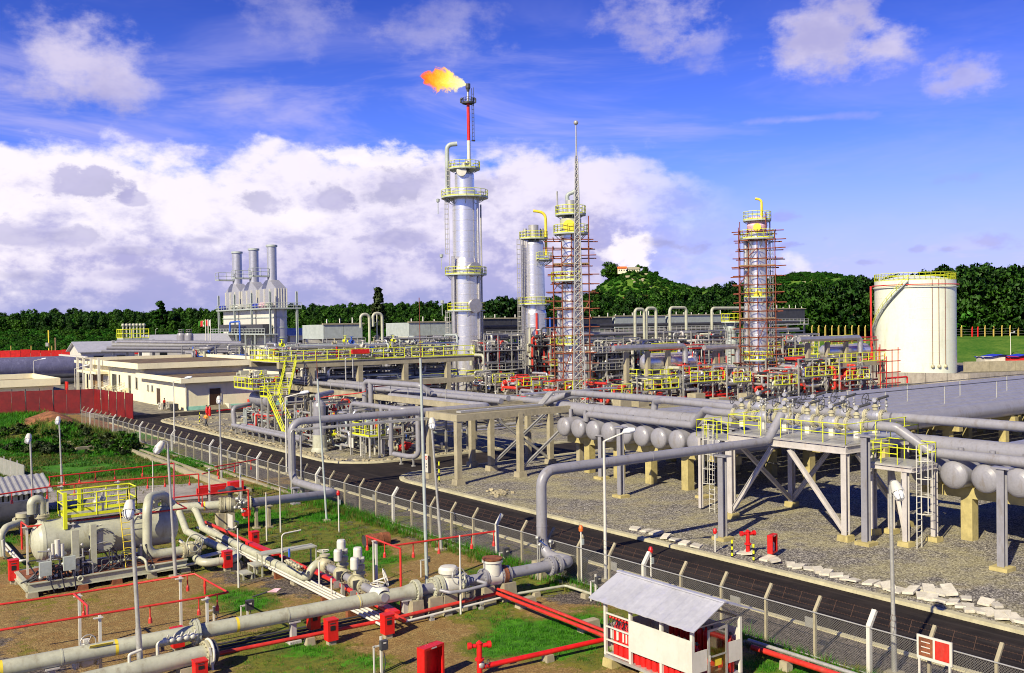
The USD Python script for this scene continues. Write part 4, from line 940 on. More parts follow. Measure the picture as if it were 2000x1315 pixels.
# riser and overhead line to the valve platform
def zline(px, py, Y): return onY(px, py, Y)
rY = 35.4; R0 = V3(27.85, rY, 0)
top = ht(R0, 914); x_end = 44.6
oh = thing('overhead_pipe', 'grey riser and overhead pipe crossing the road to the yellow railed valve platform', 'pipe', R0)
e0 = onA(1090); E = V3(R0[0], A1[1] - .05, ZA)
pA = V3(R0[0], rY, top - .15)
endp = V3(44.3, rY, pA[2])
part(oh, 'pipe', MB().tube([e0, E + dA * .25, V3(R0[0], rY, ZA), pA, endp, endp + V3(1.3, 0, 1.45)], .25, 18, .75), 'grey_pipe')
flange(oh, e0 + dA * .12, dA, .40, 'grey_pipe', .08)
part(oh, 'weld_band', MB().tube([V3(R0[0], rY, 2.4), V3(R0[0], rY, 2.46)], .262, 18).tube([V3(35, rY, pA[2]), V3(35.06, rY, pA[2])], .262, 18), 'grey_pipe')
block(oh, R0[0], rY, ZA - .28, .7)
b = MB()
for dx, dz in ((-.42, .9), (-.3, .55), (.35, .6)):
    b.tube([V3(R0[0] + dx, rY - .2, .0), V3(R0[0] + dx, rY - .2, ZA + dz)], .035, 6); b.ball(V3(R0[0] + dx, rY - .2, ZA + dz), .11, 8); b.torus(V3(R0[0] + dx, rY - .33, ZA + dz), .1, .015, (0, 1, 0), 10, 4)
part(oh, 'instrument', b, 'galv')
part(oh, 'instrument_tube', MB().tube([V3(R0[0] - .4, rY - .3, ZA + .8), V3(R0[0] - .1, rY - .35, ZA + .55), V3(R0[0] + .3, rY - .3, ZA + .3)], .02, 5, .1), 'blue')
tn = thing('plastic_tank', 'dark open trough behind the foot of the tall grey riser', 'trough', (29.6, 35.2, 0))
c = V3(29.6, 35.2, 0); part(tn, 'tub', MB().lathe(c, [(.62, 0), (.72, .62), (.64, .62), (.55, .1), (1e-3, .1)], 14), 'black')

# ------------------------------------------------------------------ header, branches and small pipes between vessel and metering line
zH = 1.55; H0, H1 = W(335, 993, zH), W(452, 985, zH)
hd = thing('inlet_header', 'cream header pipe with a large valve right of the separator vessel', 'pipeline', (*W(460, 990)[:2], 0)); dH = (H1 - H0) / np.linalg.norm(H1 - H0)
part(hd, 'pipe', MB().tube([H0 - dH * .6, H1], .26, 16), 'cream_pipe')
vx = lambda px, z=zH: H0 + dH * (np.linalg.norm(W(px, 985 + (452 - px) * .07, zH) - H0))
part(hd, 'yellow_band', MB().tube([vx(398), vx(398) + dH * .08], .265, 16, cap=False), 'yellow_warm')
for px in (432, 436, 448): flange(hd, vx(px), dH, .46, 'valve_cream', .08)
part(hd, 'valve_body', MB().lathe(vx(446), [(.3, -.4), (.42, -.2), (.42, .2), (.3, .4)], 16, dH), 'valve_cream')
part(hd, 'actuator', MB().lathe(vx(450) + V3(0, 0, .35), [(.14, 0), (.14, .35), (.3, .35), (.3, .6), (.2, .7), (1e-3, .72)], 12).cyl(vx(450) + V3(-.7, 0, .8), vx(450) + V3(.7, 0, .8), .13, 8), 'dark_steel')
b = MB()
for k in range(7): p = vx(456 + (k % 4) * 6) + V3(rs.uniform(-.1, .1), -.35, .35 - .25 * (k // 2)); b.ball(p, .12, 7); b.cyl(p, p + V3(.1, -.2, rs.uniform(-.5, .3)), .035, 5)
part(hd, 'instrument', b, 'galv')
flange(hd, vx(487), dH, .42, 'valve_cream', .08)
part(hd, 'reducer', MB().tube([vx(470), vx(484)], [.3, .24], 14), 'cream_pipe')
for px in (432, 446): p = vx(px); block(hd, p[0], p[1], p[2] - .45, .55)
for px in (500, 525): p = vx(px); leg(hd, p[0], p[1], p[2] - .25, .16, 'concrete', name='support')
part(hd, 'panel', MB().box(W(450, 1018, .95), (.04, .75, .75)), 'white_paint'); part(hd, 'panel_stand', MB().bar(W(447, 1033), W(447, 1033) + V3(0, 0, 1.4), .06).bar(W(457, 1035), W(457, 1035) + V3(0, 0, 1.4), .06), 'white_paint')
part(hd, 'drain_pipe', MB().tube([W(435, 1037, .35), W(462, 1030, .35), W(466, 1020, .8), W(458, 1018, .85)], .05, 7, .12), 'white_paint')
ZF = ht(V3(27.75, 63.6, 0), 824)
gp = pipe('grey_feed_pipe', 'grey pipe running from the cream header valve back to the riser by the fence', 'pipe', [vx(489), W(657, 962, zH * .9), V3(W(577, 950)[0], W(577, 950)[1], zH * .85), V3(W(577, 950)[0], W(577, 950)[1], ht(W(577, 950), 824)), None] if False else [vx(489), W(655, 964, 1.05), V3(27.75, 63.6, 1.05), V3(27.75, 63.6, ZF), V3(44.9, 63.6, ZF), V3(44.9, 80, ZF)], .27, 'grey_pipe', .8, n=16)
for x in (33., 38.): part(gp, 'band', MB().tube([(x, 63.6, ZF), (x + .08, 63.6, ZF)], .285, 16), 'grey_pipe')
p = W(577, 985); leg(gp, p[0], p[1], 1.1, .22, 'grey_pipe')
part(gp, 'conduit', MB().tube([(27.5, 63.1, 0), (27.5, 63.1, ZF - .5), (44, 63.1, ZF - .4)], .06, 6, .3).tube([(28.3, 63.3, 0), (28.3, 63.3, ZF - .4)], .07, 6), 'galv')
part(gp, 'cable_tray', MB().box((36, 63.05, ZF - .55), (16.5, .45, .08)), 'galv')
for k, (pts, r, lab) in enumerate([
    ([vx(377), W(384, 1000, 1.3), W(397, 1032, .55), W(520, 1092, .5), W(600, 1130, .5), W(612, 1104, 1.12), W(629, 1098, 1.12)], .19, 'white pipe from the cream header passing under the stile to the white capped valves'),
    ([W(347, 988, 1.5), W(351, 1002, 1.3), W(364, 1038, .55), W(466, 1087, .5), W(455, 1093, .5), W(395, 1101, .5), W(373, 1080, .6), W(356, 1078, .75)], .19, 'white pipe looping from the header round to the vessel outlet valve')]):
    t = pipe('branch_pipe', lab, 'pipe', pts, r, 'cream_pipe', .5, n=14, welds=2.2)
    for s in (2, 3):
        a, c = np.asarray(pts[s]), np.asarray(pts[s + 1])
        for q in (.3, .75): p = a + (c - a) * q; block(t, p[0], p[1], p[2] - r, .4)
    if k == 0:
        flange(t, W(377, 990, 1.45), (.6, -.6, -.5), .30, 'valve_cream', .06)
        part(t, 'yellow_band', MB().tube([W(582, 1121, .5), W(584, 1122, .5)], .196, 14, cap=False), 'yellow_warm')
for k in range(4):
    off = k * .2
    pts = [W(385, 1030, .35) + V3(off, 0, 0), W(470, 1082, .35) + V3(off, 0, 0), W(650, 1173, .35) + V3(off, 0, 0), W(745, 1221, .35) + V3(off, 0, 0)]
    pipe('small_pipe', ['front', 'second', 'third', 'rear'][k] + ' of the four thin white pipes running side by side past the stile', 'pipe', pts, .055, 'white_paint', .2, n=7)
b = thing('pipe_sleeper', 'row of low rusty sleepers carrying the four thin white pipes', 'pipe support', (*W(600, 1150)[:2], 0))
for px, py in ((415, 1052), (500, 1098), (548, 1123), (640, 1172), (690, 1198)): p = W(px, py, .14); part(b, 'sleeper', MB().box(p + V3(.3, 0, 0), (1.2, .2, .3)), 'rusty')
rp = pipe('red_main', 'broad red fire water pipe running beside the white pipes towards the metering line', 'fire pipe', [W(402, 1020, .5), W(485, 1058, .5), W(562, 1092, .5), W(640, 1130, .5), W(790, 1212, .5)], .09, 'red_pipe', .3, blocks=3.)
part(rp, 'duct', MB().bar(W(485, 1060, .62), W(540, 1083, .62), .34, .12).bar(W(612, 1113, .52), W(745, 1180, .52), .3, .12).bar(W(745, 1180, .52), W(775, 1197, .52), .3, .12), 'red')

# stile of checker plate over the pipes
st = thing('pipe_stile', 'beige steel step stile crossing over the white pipes', 'steps', (*W(520, 1120)[:2], 0))
def plate_on(t, c, l, w, h, name='tread'):
    part(t, name, MB().box(c + V3(0, 0, h - .04), (l, w, .07)), 'cream_pipe')
    for sx in (-1, 1):
        for sy in (-1, 1): part(t, 'leg', MB().bar(c + V3(sx * (l / 2 - .05), sy * (w / 2 - .05), 0), c + V3(sx * (l / 2 - .05), sy * (w / 2 - .05), h - .07), .06), 'cream_pipe')
g0 = W(520, 1127); plate_on(st, g0 + V3(1.3, .55, 0), 2.9, .7, 1.05, 'platform'); plate_on(st, g0 + V3(-.35, .45, 0), .5, .8, .62); plate_on(st, g0 + V3(-.9, .4, 0), .5, .8, .32)
part(st, 'handrail', MB().tube([g0 + V3(.9, .2, 0), g0 + V3(.9, .2, 1.9), g0 + V3(1.9, .2, 1.95)], .035, 7, .2), 'white_paint')

# valve train with white capped actuators
vt = thing('valve_train', 'valve train with two white capped actuators joining the metering line', 'valves', (*W(690, 1170)[:2], 0))
v0, v1 = W(627, 1100, 1.12), W(752, 1168, 1.12); dv = (v1 - v0) / np.linalg.norm(v1 - v0); ov = lambda s: v0 + (v1 - v0) * s
part(vt, 'pipe', MB().tube([v0, v1], .17, 14), 'grey_pipe')
for s in (.0, .14, .33, .42, .56, .70, .94): flange(vt, ov(s), dv, .31, 'valve_cream', .06, n=12)
part(vt, 'inlet_valve', MB().lathe(ov(.07), [(.22, -.3), (.32, -.15), (.32, .15), (.22, .3)], 14, dv).lathe(ov(.07), [(.14, .2), (.14, .4), (.24, .42), (.24, .5), (1e-3, .52)], 10), 'valve_cream')
handwheel(vt, ov(.04) + V3(0, 0, .62), (0, 0, 1), .26, 'white_paint')
for s in (.37, .63):
    c = ov(s)
    part(vt, 'valve_body', MB().lathe(c, [(.24, -.45), (.3, -.2), (.3, .2), (.24, .45)], 14, dv).lathe(c, [(.2, .1), (.2, .42), (.27, .42), (.27, .5), (.18, .5), (.18, .62), (.25, .62), (.25, .8), (1e-3, .82)], 12), 'valve_cream')
    b = MB()
    for k in range(9): a = k * .7; b.box(c + V3(.17 * math.cos(a), .17 * math.sin(a), .95 + .06 * (k % 3)), (.12, .12, .16), rz=a)
    part(vt, 'positioner', b, 'galv')
    for dx, dy, z, r in ((.0, .1, 1.02, .19), (-.36, -.28, .72, .17)):
        part(vt, 'white_cap', MB().lathe(c + V3(dx, dy, z), [(r * .9, 0), (r, .04), (r, .42), (r * .85, .5), (1e-3, .52)], 16), 'white_paint')
    part(vt, 'gauge_box', MB().box(c + V3(-.3, -.35, .05), (.3, .12, .42)), 'dark_steel'); part(vt, 'tag_plate', MB().box(c + V3(-.5, -.42, -.25), (.28, .02, .3)), 'galv')
    leg(vt, c[0], c[1], c[2] - .3, .14)
c = ov(.93)
part(vt, 'tee_valve', MB().lathe(c, [(.28, -.4), (.4, -.2), (.4, .2), (.28, .4)], 16, dv), 'white_paint'); handwheel(vt, c + V3(.35, .15, .62), (.8, -.5, .3), .36, 'white_paint', .5); handwheel(vt, c + V3(-.1, 0, .48), (0, 0, 1), .28, 'white_paint')
part(vt, 'yellow_tag', MB().box(W(684, 1172, .3), (.34, .02, .36)), 'yellow')
for px, pb, pt in ((624, 1164, 1098), (648, 1178, 1130)): p = W(px, pb); part(vt, 'pole', MB().cyl(p, p + V3(0, 0, ht(p, pt)), .04, 6), 'white_paint')
# chemical manifold: a bundle of small valves
cm = thing('small_valve_manifold', 'cluster of small cream valves sitting on the white pipe beside the stile', 'valves', (*W(570, 1110)[:2], 0)); b = MB()
for k in range(24): p = W(562 + (k % 6) * 4.3, 1096 + (k % 6) * 2.3, .75 + .18 * (k // 6)) + V3(rs.uniform(-.05, .05), rs.uniform(-.1, .1), 0); b.ball(p, .085, 7); b.cyl(p - V3(.14, 0, 0), p + V3(.14, 0, 0), .05, 6)
part(cm, 'valve', b, 'valve_cream', kind='stuff'); part(cm, 'frame', MB().bar(W(560, 1104, .1), W(560, 1104, 1.3), .06).bar(W(588, 1118, .1), W(588, 1118, 1.2), .06), 'galv')
part(cm, 'relief_valve', MB().lathe(W(565, 1088, 1.3), [(.05, 0), (.06, .2), (.04, .38), (1e-3, .4)], 8), 'blue')
# ------------------------------------------------------------------ red deluge lines over the near yard
def deluge(label, lines, z, drops=(), posts=(), downs=(), r=.042, loc=None):
    P0 = W(*lines[0][0], z); t = thing('deluge_line', label, 'sprinkler pipe', (*P0[:2], 0))
    for ln in lines: part(t, 'pipe', MB().tube([W(*p, z) for p in ln], r, 8), 'red_pipe')
    for px, py in drops:
        p = W(px, py, z); b = MB().cyl(p, p - V3(0, 0, .42), r * .6, 6); b.lathe(p - V3(0, 0, .62), [(1e-3, 0), (.075, 0), (.06, .16), (.03, .22), (1e-3, .22)], 8); part(t, 'nozzle', b, 'red_pipe')
    for px, py, zb in downs: p = W(px, py, z); part(t, 'drop_pipe', MB().cyl(p, V3(p[0], p[1], zb), r * 1.15, 8).lathe(V3(p[0], p[1], zb + (z - zb) * .55), [(r * 1.5, -.06), (r * 1.5, .06)], 8), 'red_pipe')
    for px, py in posts:
        p = W(px, py, z); b = MB().box(p * [1, 1, .5] + V3(.06, .06, 0), (.09, .09, z + .02)); b.box((p[0], p[1], z - .05), (.3, .12, .03)); part(t, 'post', b, 'white_paint')
    return t
deluge('red sprinkler line over the far side of the separator, highest in the picture', [[(95, 932), (340, 905)], [(340, 905), (340, 985)]], 3.0, [(97, 932), (125, 929), (155, 925), (186, 921), (224, 917), (278, 912)])
deluge('red sprinkler line passing over the vent hut roof and the yellow vessel railing', [[(-40, 972), (105, 950), (160, 944), (388, 926)]], 3.0, [(23, 962), (62, 957), (92, 953), (145, 947), (288, 934), (322, 931), (370, 928)], [(118, 949), (229, 940)], [(388, 926, .4)])
deluge('red sprinkler line ending in a drop beside the cream header valve', [[(330, 975), (343, 972), (485, 957)]], 3.0, [(395, 967)], [], [(485, 957, .3)])
deluge('red sprinkler line running along the front of the separator vessel', [[(42, 1020), (54, 1029), (365, 993), (327, 973)]], 2.9, [(73, 1027), (112, 1022), (185, 1013), (294, 1001)], [(50, 1028), (140, 1022), (272, 1005)], [(42, 1020, 1.6)])
deluge('red sprinkler frame over the bare gravel before the separator', [[(-60, 1190), (0, 1181), (144, 1160), (380, 1121), (445, 1157), (400, 1166), (172, 1203), (0, 1231), (-60, 1240)], [(144, 1160), (171, 1184), (171, 1203)]], 2.12, [(163, 1172), (366, 1124), (293, 1183), (388, 1168), (424, 1160)], [(152, 1162), (192, 1204), (350, 1128), (402, 1168)], [(400, 1130, 1.5)])
deluge('red sprinkler line rising beside the metering line and reaching to the fence', [[(716, 1047), (782, 1072)], [(768, 1066), (967, 1038)]], 2.83, [(717, 1047), (751, 1060), (807, 1060), (857, 1053), (921, 1044), (964, 1039)], [(733, 1054)], [(782, 1072, .1)])
deluge('short red sprinkler line by the fence left of the pipe riser', [[(420, 912), (500, 898)]], 2.6, [(425, 911), (458, 905), (490, 900)], [(407, 915), (468, 903)])
deluge('red sprinkler line running over the fence beside the grey feed pipe', [[(395, 926), (470, 908)]], 2.2, [(427, 918)], [(468, 909)])
def sq(t, name, c, s, mat, label=None): part(t, name, MB().box(c, s), mat, label)
def extinguisher_cabinet(px, pb, label, h=None, pt=None, w=.42, d=.38, rz=0.):
    c = W(px, pb); h = ht(c, pt) if pt else h; t = thing('fire_cabinet', label, 'fire cabinet', c, None, rz)
    L = local(t); z0 = .18
    part(L, 'cabinet', MB().box((0, 0, z0 + (h - z0) / 2), (w, d, h - z0)).box((0, 0, h - .01), (w + .04, d + .04, .04)), 'red')
    part(L, 'window', MB().box((-w * .05, -d / 2 - .005, z0 + (h - z0) * .62), (w * .46, .02, (h - z0) * .22)), 'black')
    part(L, 'nameplate', MB().box((-w * .05, -d / 2 - .005, z0 + (h - z0) * .84), (w * .5, .015, (h - z0) * .05)), 'dark_steel')
    part(L, 'leg', MB().box((0, 0, z0 / 2), (w * .7, d * .7, z0)), 'concrete'); return t
for px, pb, pt, lb in ((27, 1140, 1093, 'red fire cabinet at the left end of the vessel skid'), (444, 1115, 1076, 'red fire cabinet standing at the bend of the white pipe right of the vessel'), (481, 1013, 976, 'red fire cabinet against the red drop pipe near the header valve'), (497, 1068, 1038, 'red fire cabinet behind the foot of the red sprinkler drop'),
                       (757, 1246, 1199, 'red fire cabinet in front of the red pipe near the foot of the sprinkler drop'), (647, 1259, 1209, 'red fire cabinet with a dark window, right one of the pair under the metering line'), (613, 1236, 1194, 'red fire cabinet half hidden behind the metering line'), (391, 1330, 1289, 'red fire cabinet in front of the closure of the launcher barrel'), (347, 1272, 1226, 'red fire cabinet behind the cream metering line at bottom left')):
    extinguisher_cabinet(px, pb, lb, pt=pt)
def hose_box(px, pb, pt, label, w, rz, leg_h, goods=False):
    c = W(px, pb); h = ht(c, pt); t = thing('hose_box', label, 'hose box', c, None, rz); L = local(t); d = w * .36; z0, z1 = leg_h, h; m_ = (z0 + z1) / 2; H_ = z1 - z0
    b = MB().box((0, d / 2, m_), (w, .03, H_))
    for s in (-1, 1): b.box((s * (w / 2 - .02), 0, m_), (.04, d, H_)); b.box((0, 0, (z0 if s < 0 else z1) + s * -.02), (w - .085, d, .04))
    for s in (-1, 1): b.box((s * (w / 2 - .05), -d / 2 - .01, m_), (.09, .018, H_)); b.box((0, -d / 2 - .01, m_ + s * (H_ / 2 - .04)), (w - .19, .018, .08))
    part(L, 'cabinet', b, 'red'); part(L, 'leg', MB().box((0, 0, z0 / 2), (.09, .09, z0 + .02)), 'red'); part(L, 'nameplate', MB().box((0, -d / 2 - .022, z1 - .05), (w * .25, .006, .04)), 'white_paint')
    if goods: part(L, 'hose', MB().torus((0, 0, m_ - .1), w * .22, .06, (0, 1, 0), 16, 6).box((0, .02, z0 + .12), (w * .6, d * .5, .16)), 'slab')
    return t
hose_box(842, 1330, 1260, 'large open red hose box on the grass at the bottom of the picture', .92, .2, .12)
hose_box(1509, 1092, 1044, 'open red hose box with a pale hose on the gravel beside the loose slabs', .66, .25, .32, True)
def hydrant(px, pb, pt, label, arms=True, wheel=False):
    c = W(px, pb); h = ht(c, pt); t = thing('hydrant', label, 'hydrant', c); r = h * .075
    part(t, 'standpipe', MB().lathe(c, [(r * 1.9, 0), (r * 1.9, .06), (r, .06), (r, h * .45), (r * 1.7, h * .45), (r * 1.7, h * .5), (r, h * .5), (r, h * .9), (r * 1.3, h * .92), (1e-3, h)], 10), 'red')
    for s in (-1, 1):
        q = c + V3(s * .1, -s * .05, h * .84); part(t, 'outlet', MB().cyl(q, q + V3(s * .2, -s * .08, .02), r * .8, 8).lathe(q + V3(s * .2, -s * .08, .02), [(r * 1.3, -.05), (r * 1.3, .07), (1e-3, .07)], 8, (s, -s * .4, 0)), 'red')
    if wheel: handwheel(t, c + V3(.28, -.1, h * .32), (.6, -.8, 0), .15, 'dark_steel'); part(t, 'valve', MB().ball(c + V3(.05, 0, h * .32), .15, 8), 'galv')
    return t
hydrant(937, 1322, 1250, 'red hydrant with two outlets and a small wheel on the near grass', wheel=True)
hydrant(1461, 1088, 1034, 'red hydrant standing among the yellow and black posts on the pipe yard kerb')
pipe('red_branch_pipe', 'single red pipe from the near hydrant towards the white sided shelter', 'fire pipe', [W(940, 1303, .32), W(1190, 1247, .32), W(1215, 1256, .32)], .09, 'red', .3, blocks=3.5)
def bollard(px, pb, pt, label):
    c = W(px, pb); h = ht(c, pt); t = thing('guard_post', label, 'guard post', c, 'yellow and black guard posts')
    for k in range(6): part(t, 'band', MB().cyl(c + V3(0, 0, h * k / 6), c + V3(0, 0, h * (k + 1) / 6), .055, 8), 'yellow' if k % 2 else 'black')
for px, pb, pt, lb in ((1430, 1092, 1055, 'left of the red hydrant by the loose slabs'), (1472, 1100, 1063, 'right of the red hydrant by the loose slabs'), (858, 945, 902, 'by the warning sign at the road corner'), (390, 828, 806, 'at the road edge before the cream building')):
    bollard(px, pb, pt, 'yellow and black banded guard post ' + lb)
def beacon(px, pb, pt, label, mat):
    c = W(px, pb); h = ht(c, pt); t = thing('alarm_post', label, 'alarm post', c); part(t, 'post', MB().cyl(c, c + V3(0, 0, h - .25), .04, 7), 'white_paint'); part(t, 'call_box', MB().box(c + V3(.04, -.05, h * .72), (.12, .1, .26)), 'green_grey')
    part(t, 'beacon', MB().lathe(c + V3(0, 0, h - .27), [(1e-3, 0), (.10, 0), (.11, .14), (.07, .26), (1e-3, .27)], 8), mat)
beacon(1136, 1142, 1026, 'alarm post with an orange box at the fence right of the tall grey riser', 'orange'); beacon(1272, 1165, 1068, 'alarm post with a red dome at the fence behind the shelter', 'red'); beacon(1397, 1082, 1032, 'small alarm post with a red head beside the slabs on the pipe yard', 'red')
beacon(662, 1040, 958, 'alarm post with a red dome by the fence near the grey pipe bend', 'red')
# red pipes to the shelter, and beyond it along the fence
for k, (dx, z, r) in enumerate(((0, .5, .075), (.16, .62, .055), (.42, .5, .075))):
    pipe('red_pipe', ['front', 'upper', 'rear'][k] + ' red pipe of three running from the metering line into the shelter', 'fire pipe', [W(968, 1157, .5) + V3(dx - .05, 0, z - .5), V3(23.05 + dx * .8 + .35, 24.4, z)], r, 'red_pipe', n=9)
ps = thing('pipe_plinth', 'low concrete plinths under the three red pipes', 'plinth', W(1100, 1205))
for px, py in ((1017, 1190), (1140, 1236)): p = W(px, py); block(ps, p[0] + .35, p[1] + .1, .4, .8, 'concrete', .35)
x0 = W(1475, 1266, .4)[0]
pipe('red_pipe', 'thick red pipe running away from the shelter along the fence at bottom right', 'fire pipe', [V3(x0 - .05, 22.2, .42), V3(x0 + .1, 5, .42)], .1, 'red_pipe', blocks=2.7)
pipe('silver_pipe', 'silver pipe lying beside the thick red pipe along the fence', 'pipe', [V3(x0 + .24, 22.6, .5), V3(x0 + .4, 5, .5)], .07, 'galv')
pipe('thin_pipe', 'thin pale pipe bending round behind the shelter from the metering line', 'pipe', [W(985, 1164, .25), W(1105, 1144, .25), W(1185, 1170, .25)], .06, 'cream_pipe', .2, blocks=2.5)
pipe('red_pipe', 'red pipe running along the foot of the metering line past the fire cabinets', 'fire pipe', [W(420, 1278, .35), W(770, 1208, .35), W(968, 1160, .45)], .075, 'red_pipe', n=9, blocks=4.)
pipe('thin_pipe', 'thin white pipe running just below the red pipe at the metering line', 'pipe', [W(792, 1214, .2), W(985, 1166, .3)], .05, 'white_paint', legs=2.)
for k in range(3): pipe('cable_duct', ['farthest', 'middle', 'nearest'][k] + ' of three dark conduits on the ground under the metering line', 'conduit', [W(410, 1262 + 6 * k, .1), W(770, 1190 + 6 * k, .1)], .04, 'dark_steel', group='dark conduits under the metering line')
# fallen sign, drum, junction boxes
sg = thing('fallen_sign', 'pink sign plate on a stick lying on the ground near the thin white pipes', 'sign', W(520, 1160)); a, c = W(493, 1166, .1), W(524, 1156, .2)
part(sg, 'stick', MB().cyl(a, c, .035, 6), 'dark_steel'); part(sg, 'plate', MB().plate([W(522, 1157, .22), W(537, 1150, .3), W(549, 1150, .3), W(540, 1157, .22)], .02, (0, 0, 1)), 'pink_wrap')
dr = thing('rusty_drum', 'rusty half drum lying on its side by the red sprinkler corner', 'drum', W(735, 1056)); c = W(735, 1054, .34)
part(dr, 'shell', MB().lathe(c, [(.34, -.72), (.34, -.3), (.37, -.28), (.34, -.26), (.34, .26), (.37, .28), (.34, .3), (.34, .72)], 16, (1, -.1, 0)), 'rusty'); part(dr, 'end_plate', MB().lathe(c, [(1e-3, .68), (.34, .7), (.30, .72)], 16, (1, -.1, 0)).lathe(c, [(.34, -.70), (1e-3, -.68)], 16, (1, -.1, 0)), 'dark_steel')
part(dr, 'plank', MB().box(W(758, 1056, .06), (1.1, .16, .05), .2), 'wood')
def junction(px, pb, pt, label, w=.32):
    c = W(px, pb); h = ht(c, pt); t = thing('junction_box', label, 'junction box', c)
    part(t, 'stand', MB().bar(c, c + V3(0, 0, h), .07).bar(c + V3(-.28, 0, 0), c + V3(-.28, 0, h * .78), .05).box(c + V3(-.14, 0, h * .76), (.34, .05, .05)), 'white_paint'); part(t, 'box', MB().box(c + V3(.05, -.1, h * .78), (w, .16, w * 1.25)), 'dark_steel'); part(t, 'plate', MB().box(c + V3(.05, -.187, h * .85), (w * .4, .01, w * .2)), 'white_paint')
    part(t, 'cable', MB().tube([c + V3(.05, -.1, h * .6), c + V3(.1, -.12, h * .3), c + V3(.02, -.1, 0)], .018, 5), 'cable')
junction(484, 1212, 1172, 'dark junction box on a stand behind the metering line at left'); junction(745, 1316, 1243, 'grey junction box on a thin post in the near grass', .26); junction(832, 1126, 1083, 'small post with coiled blue cable behind the big valves', .2); junction(418, 1216, 1184, 'small post with a coiled black cable under the sprinkler frame', .2)
junction(985, 1100, 1072, 'dark junction box behind the rusty capped check valve', .34); junction(1164, 1172, 1122, 'small white box with a red button beside the shelter roof', .24)
# board on the fence at bottom right
nb = thing('notice_board', 'red and white notice board on white legs inside the fence at bottom right', 'sign', (28.2, 17.2, 0)); c = onX(1825, 1270, 28.2)
part(nb, 'board', MB().box(c, (.05, 1.15, .75)), 'white_paint')
for s in (-1, 1): part(nb, 'panel', MB().box(c + V3(-.03, s * .27, .02), (.02, .46, .58)), 'rusty' if s > 0 else 'red_pipe'); part(nb, 'leg', MB().bar(V3(28.2, c[1] + s * .5, 0), c + V3(0, s * .5, .37), .06), 'white_paint')
for k in range(3): part(nb, 'lettering', MB().box(c + V3(-.043, .27, .18 - .16 * k), (.004, .3, .03)), 'white_paint')

# ------------------------------------------------------------------ shelter with gas bottles
sh = thing('bottle_shelter', 'white sided shelter with a grey metal roof full of red gas bottles', 'shelter', (23.6, 23, 0))
X0, X1, Y0, Y1, zb, zt = 22.45, 24.72, 20.95, 25.0, .38, 2.22
part(sh, 'floor', MB().span((X0 - .05, Y0 - .05, zb - .1), (X1 + .05, Y1 + .05, zb)), 'galv')
for x, y in ((X0, Y0), (X0, Y1), (X1, Y0), (X1, Y1), (X0, 22.3), (X0, 23.75)): part(sh, 'post', MB().box((x, y, (zb + zt) / 2), (.1, .1, zt - zb)), 'white_paint')
for x in (X0 + .1, X1 - .1):
    for y in (Y0 + .3, 23, Y1 - .2): block(sh, x, y, zb - .1, .45, 'concrete_ochre')
part(sh, 'long_panel', MB().span((X0 - .07, Y0 - .05, .82), (X0 - .05, 23.75, 1.88)), 'white_paint'); part(sh, 'long_panel', MB().span((X1 + .05, Y0, .55), (X1 + .07, Y1, 1.8)), 'white_paint')
part(sh, 'end_panel', MB().span((X0 + .05, Y0 - .05, .82), (X0 + .62, Y0 - .03, 1.5)).span((X1 - .62, Y0 - .05, .82), (X1 - .05, Y0 - .03, 1.5)), 'white_paint'); part(sh, 'end_panel', MB().span((X0, Y1 + .03, .6), (X1, Y1 + .05, 1.4)), 'white_paint')
door = part(sh, 'door', MB().span((X0 + .66, Y0 - .07, zb), (X0 + .75, Y0 - .03, 2.1)).span((X1 - .77, Y0 - .07, zb), (X1 - .68, Y0 - .03, 2.1)).span((X0 + .75, Y0 - .07, 2.02), (X1 - .77, Y0 - .03, 2.1)).span((X0 + .75, Y0 - .07, zb), (X1 - .77, Y0 - .03, zb + .08)).span((X0 + .75, Y0 - .07, 1.18), (X1 - .77, Y0 - .03, 1.23)), 'galv')
g = Graph(); g_m = g('mix_closure', 'closure', fac=g('layer_weight', 'fresnel', blend=.35) if False else .18, closure1=g('transparent_bsdf', 'BSDF', color=(.75, .7, .6)), closure2=g('glossy_bsdf', 'BSDF', color=(.9, .9, .9), roughness=.05)); M['pane'] = g.make('/World/Looks/pane', surface=g_m)
part(sh, 'door_pane', MB().box(((X0 + .75 + X1 - .77) / 2, Y0 - .05, 1.2), (X1 - X0 - 1.54, .012, 1.6)), 'pane'); part(door, 'handle', MB().box((X0 + .7, Y0 - .11, 1.2), (.03, .05, .2)), 'galv'); part(door, 'notice', MB().box(((X0 + X1) / 2, Y0 - .075, .98), (.28, .01, .2)), 'yellow_warm')
for k in range(4):
    z = zb + .15 + k * .46; part(sh, 'rail', MB().span((X0 - .03, 23.75, z - .1), (X0 + .02, Y1, z - .05)), 'white_paint')
for s in (-1, 1): part(sh, 'top_rail', MB().span(((X0 if s < 0 else X1) - .04, Y0, zt - .06), ((X0 if s < 0 else X1) + .04, Y1, zt + .0)), 'white_paint')
part(sh, 'purlin', MB().span((X0, Y0 - .02, zt), (X1, Y0 + .05, zt + .04)).bar((X0, Y0, zt), (23.6, Y0, 2.86), .06).bar((X1, Y0, zt), (23.6, Y0, 2.86), .06), 'galv')
RX, RZ = 23.6, 2.97; zE = 2.3
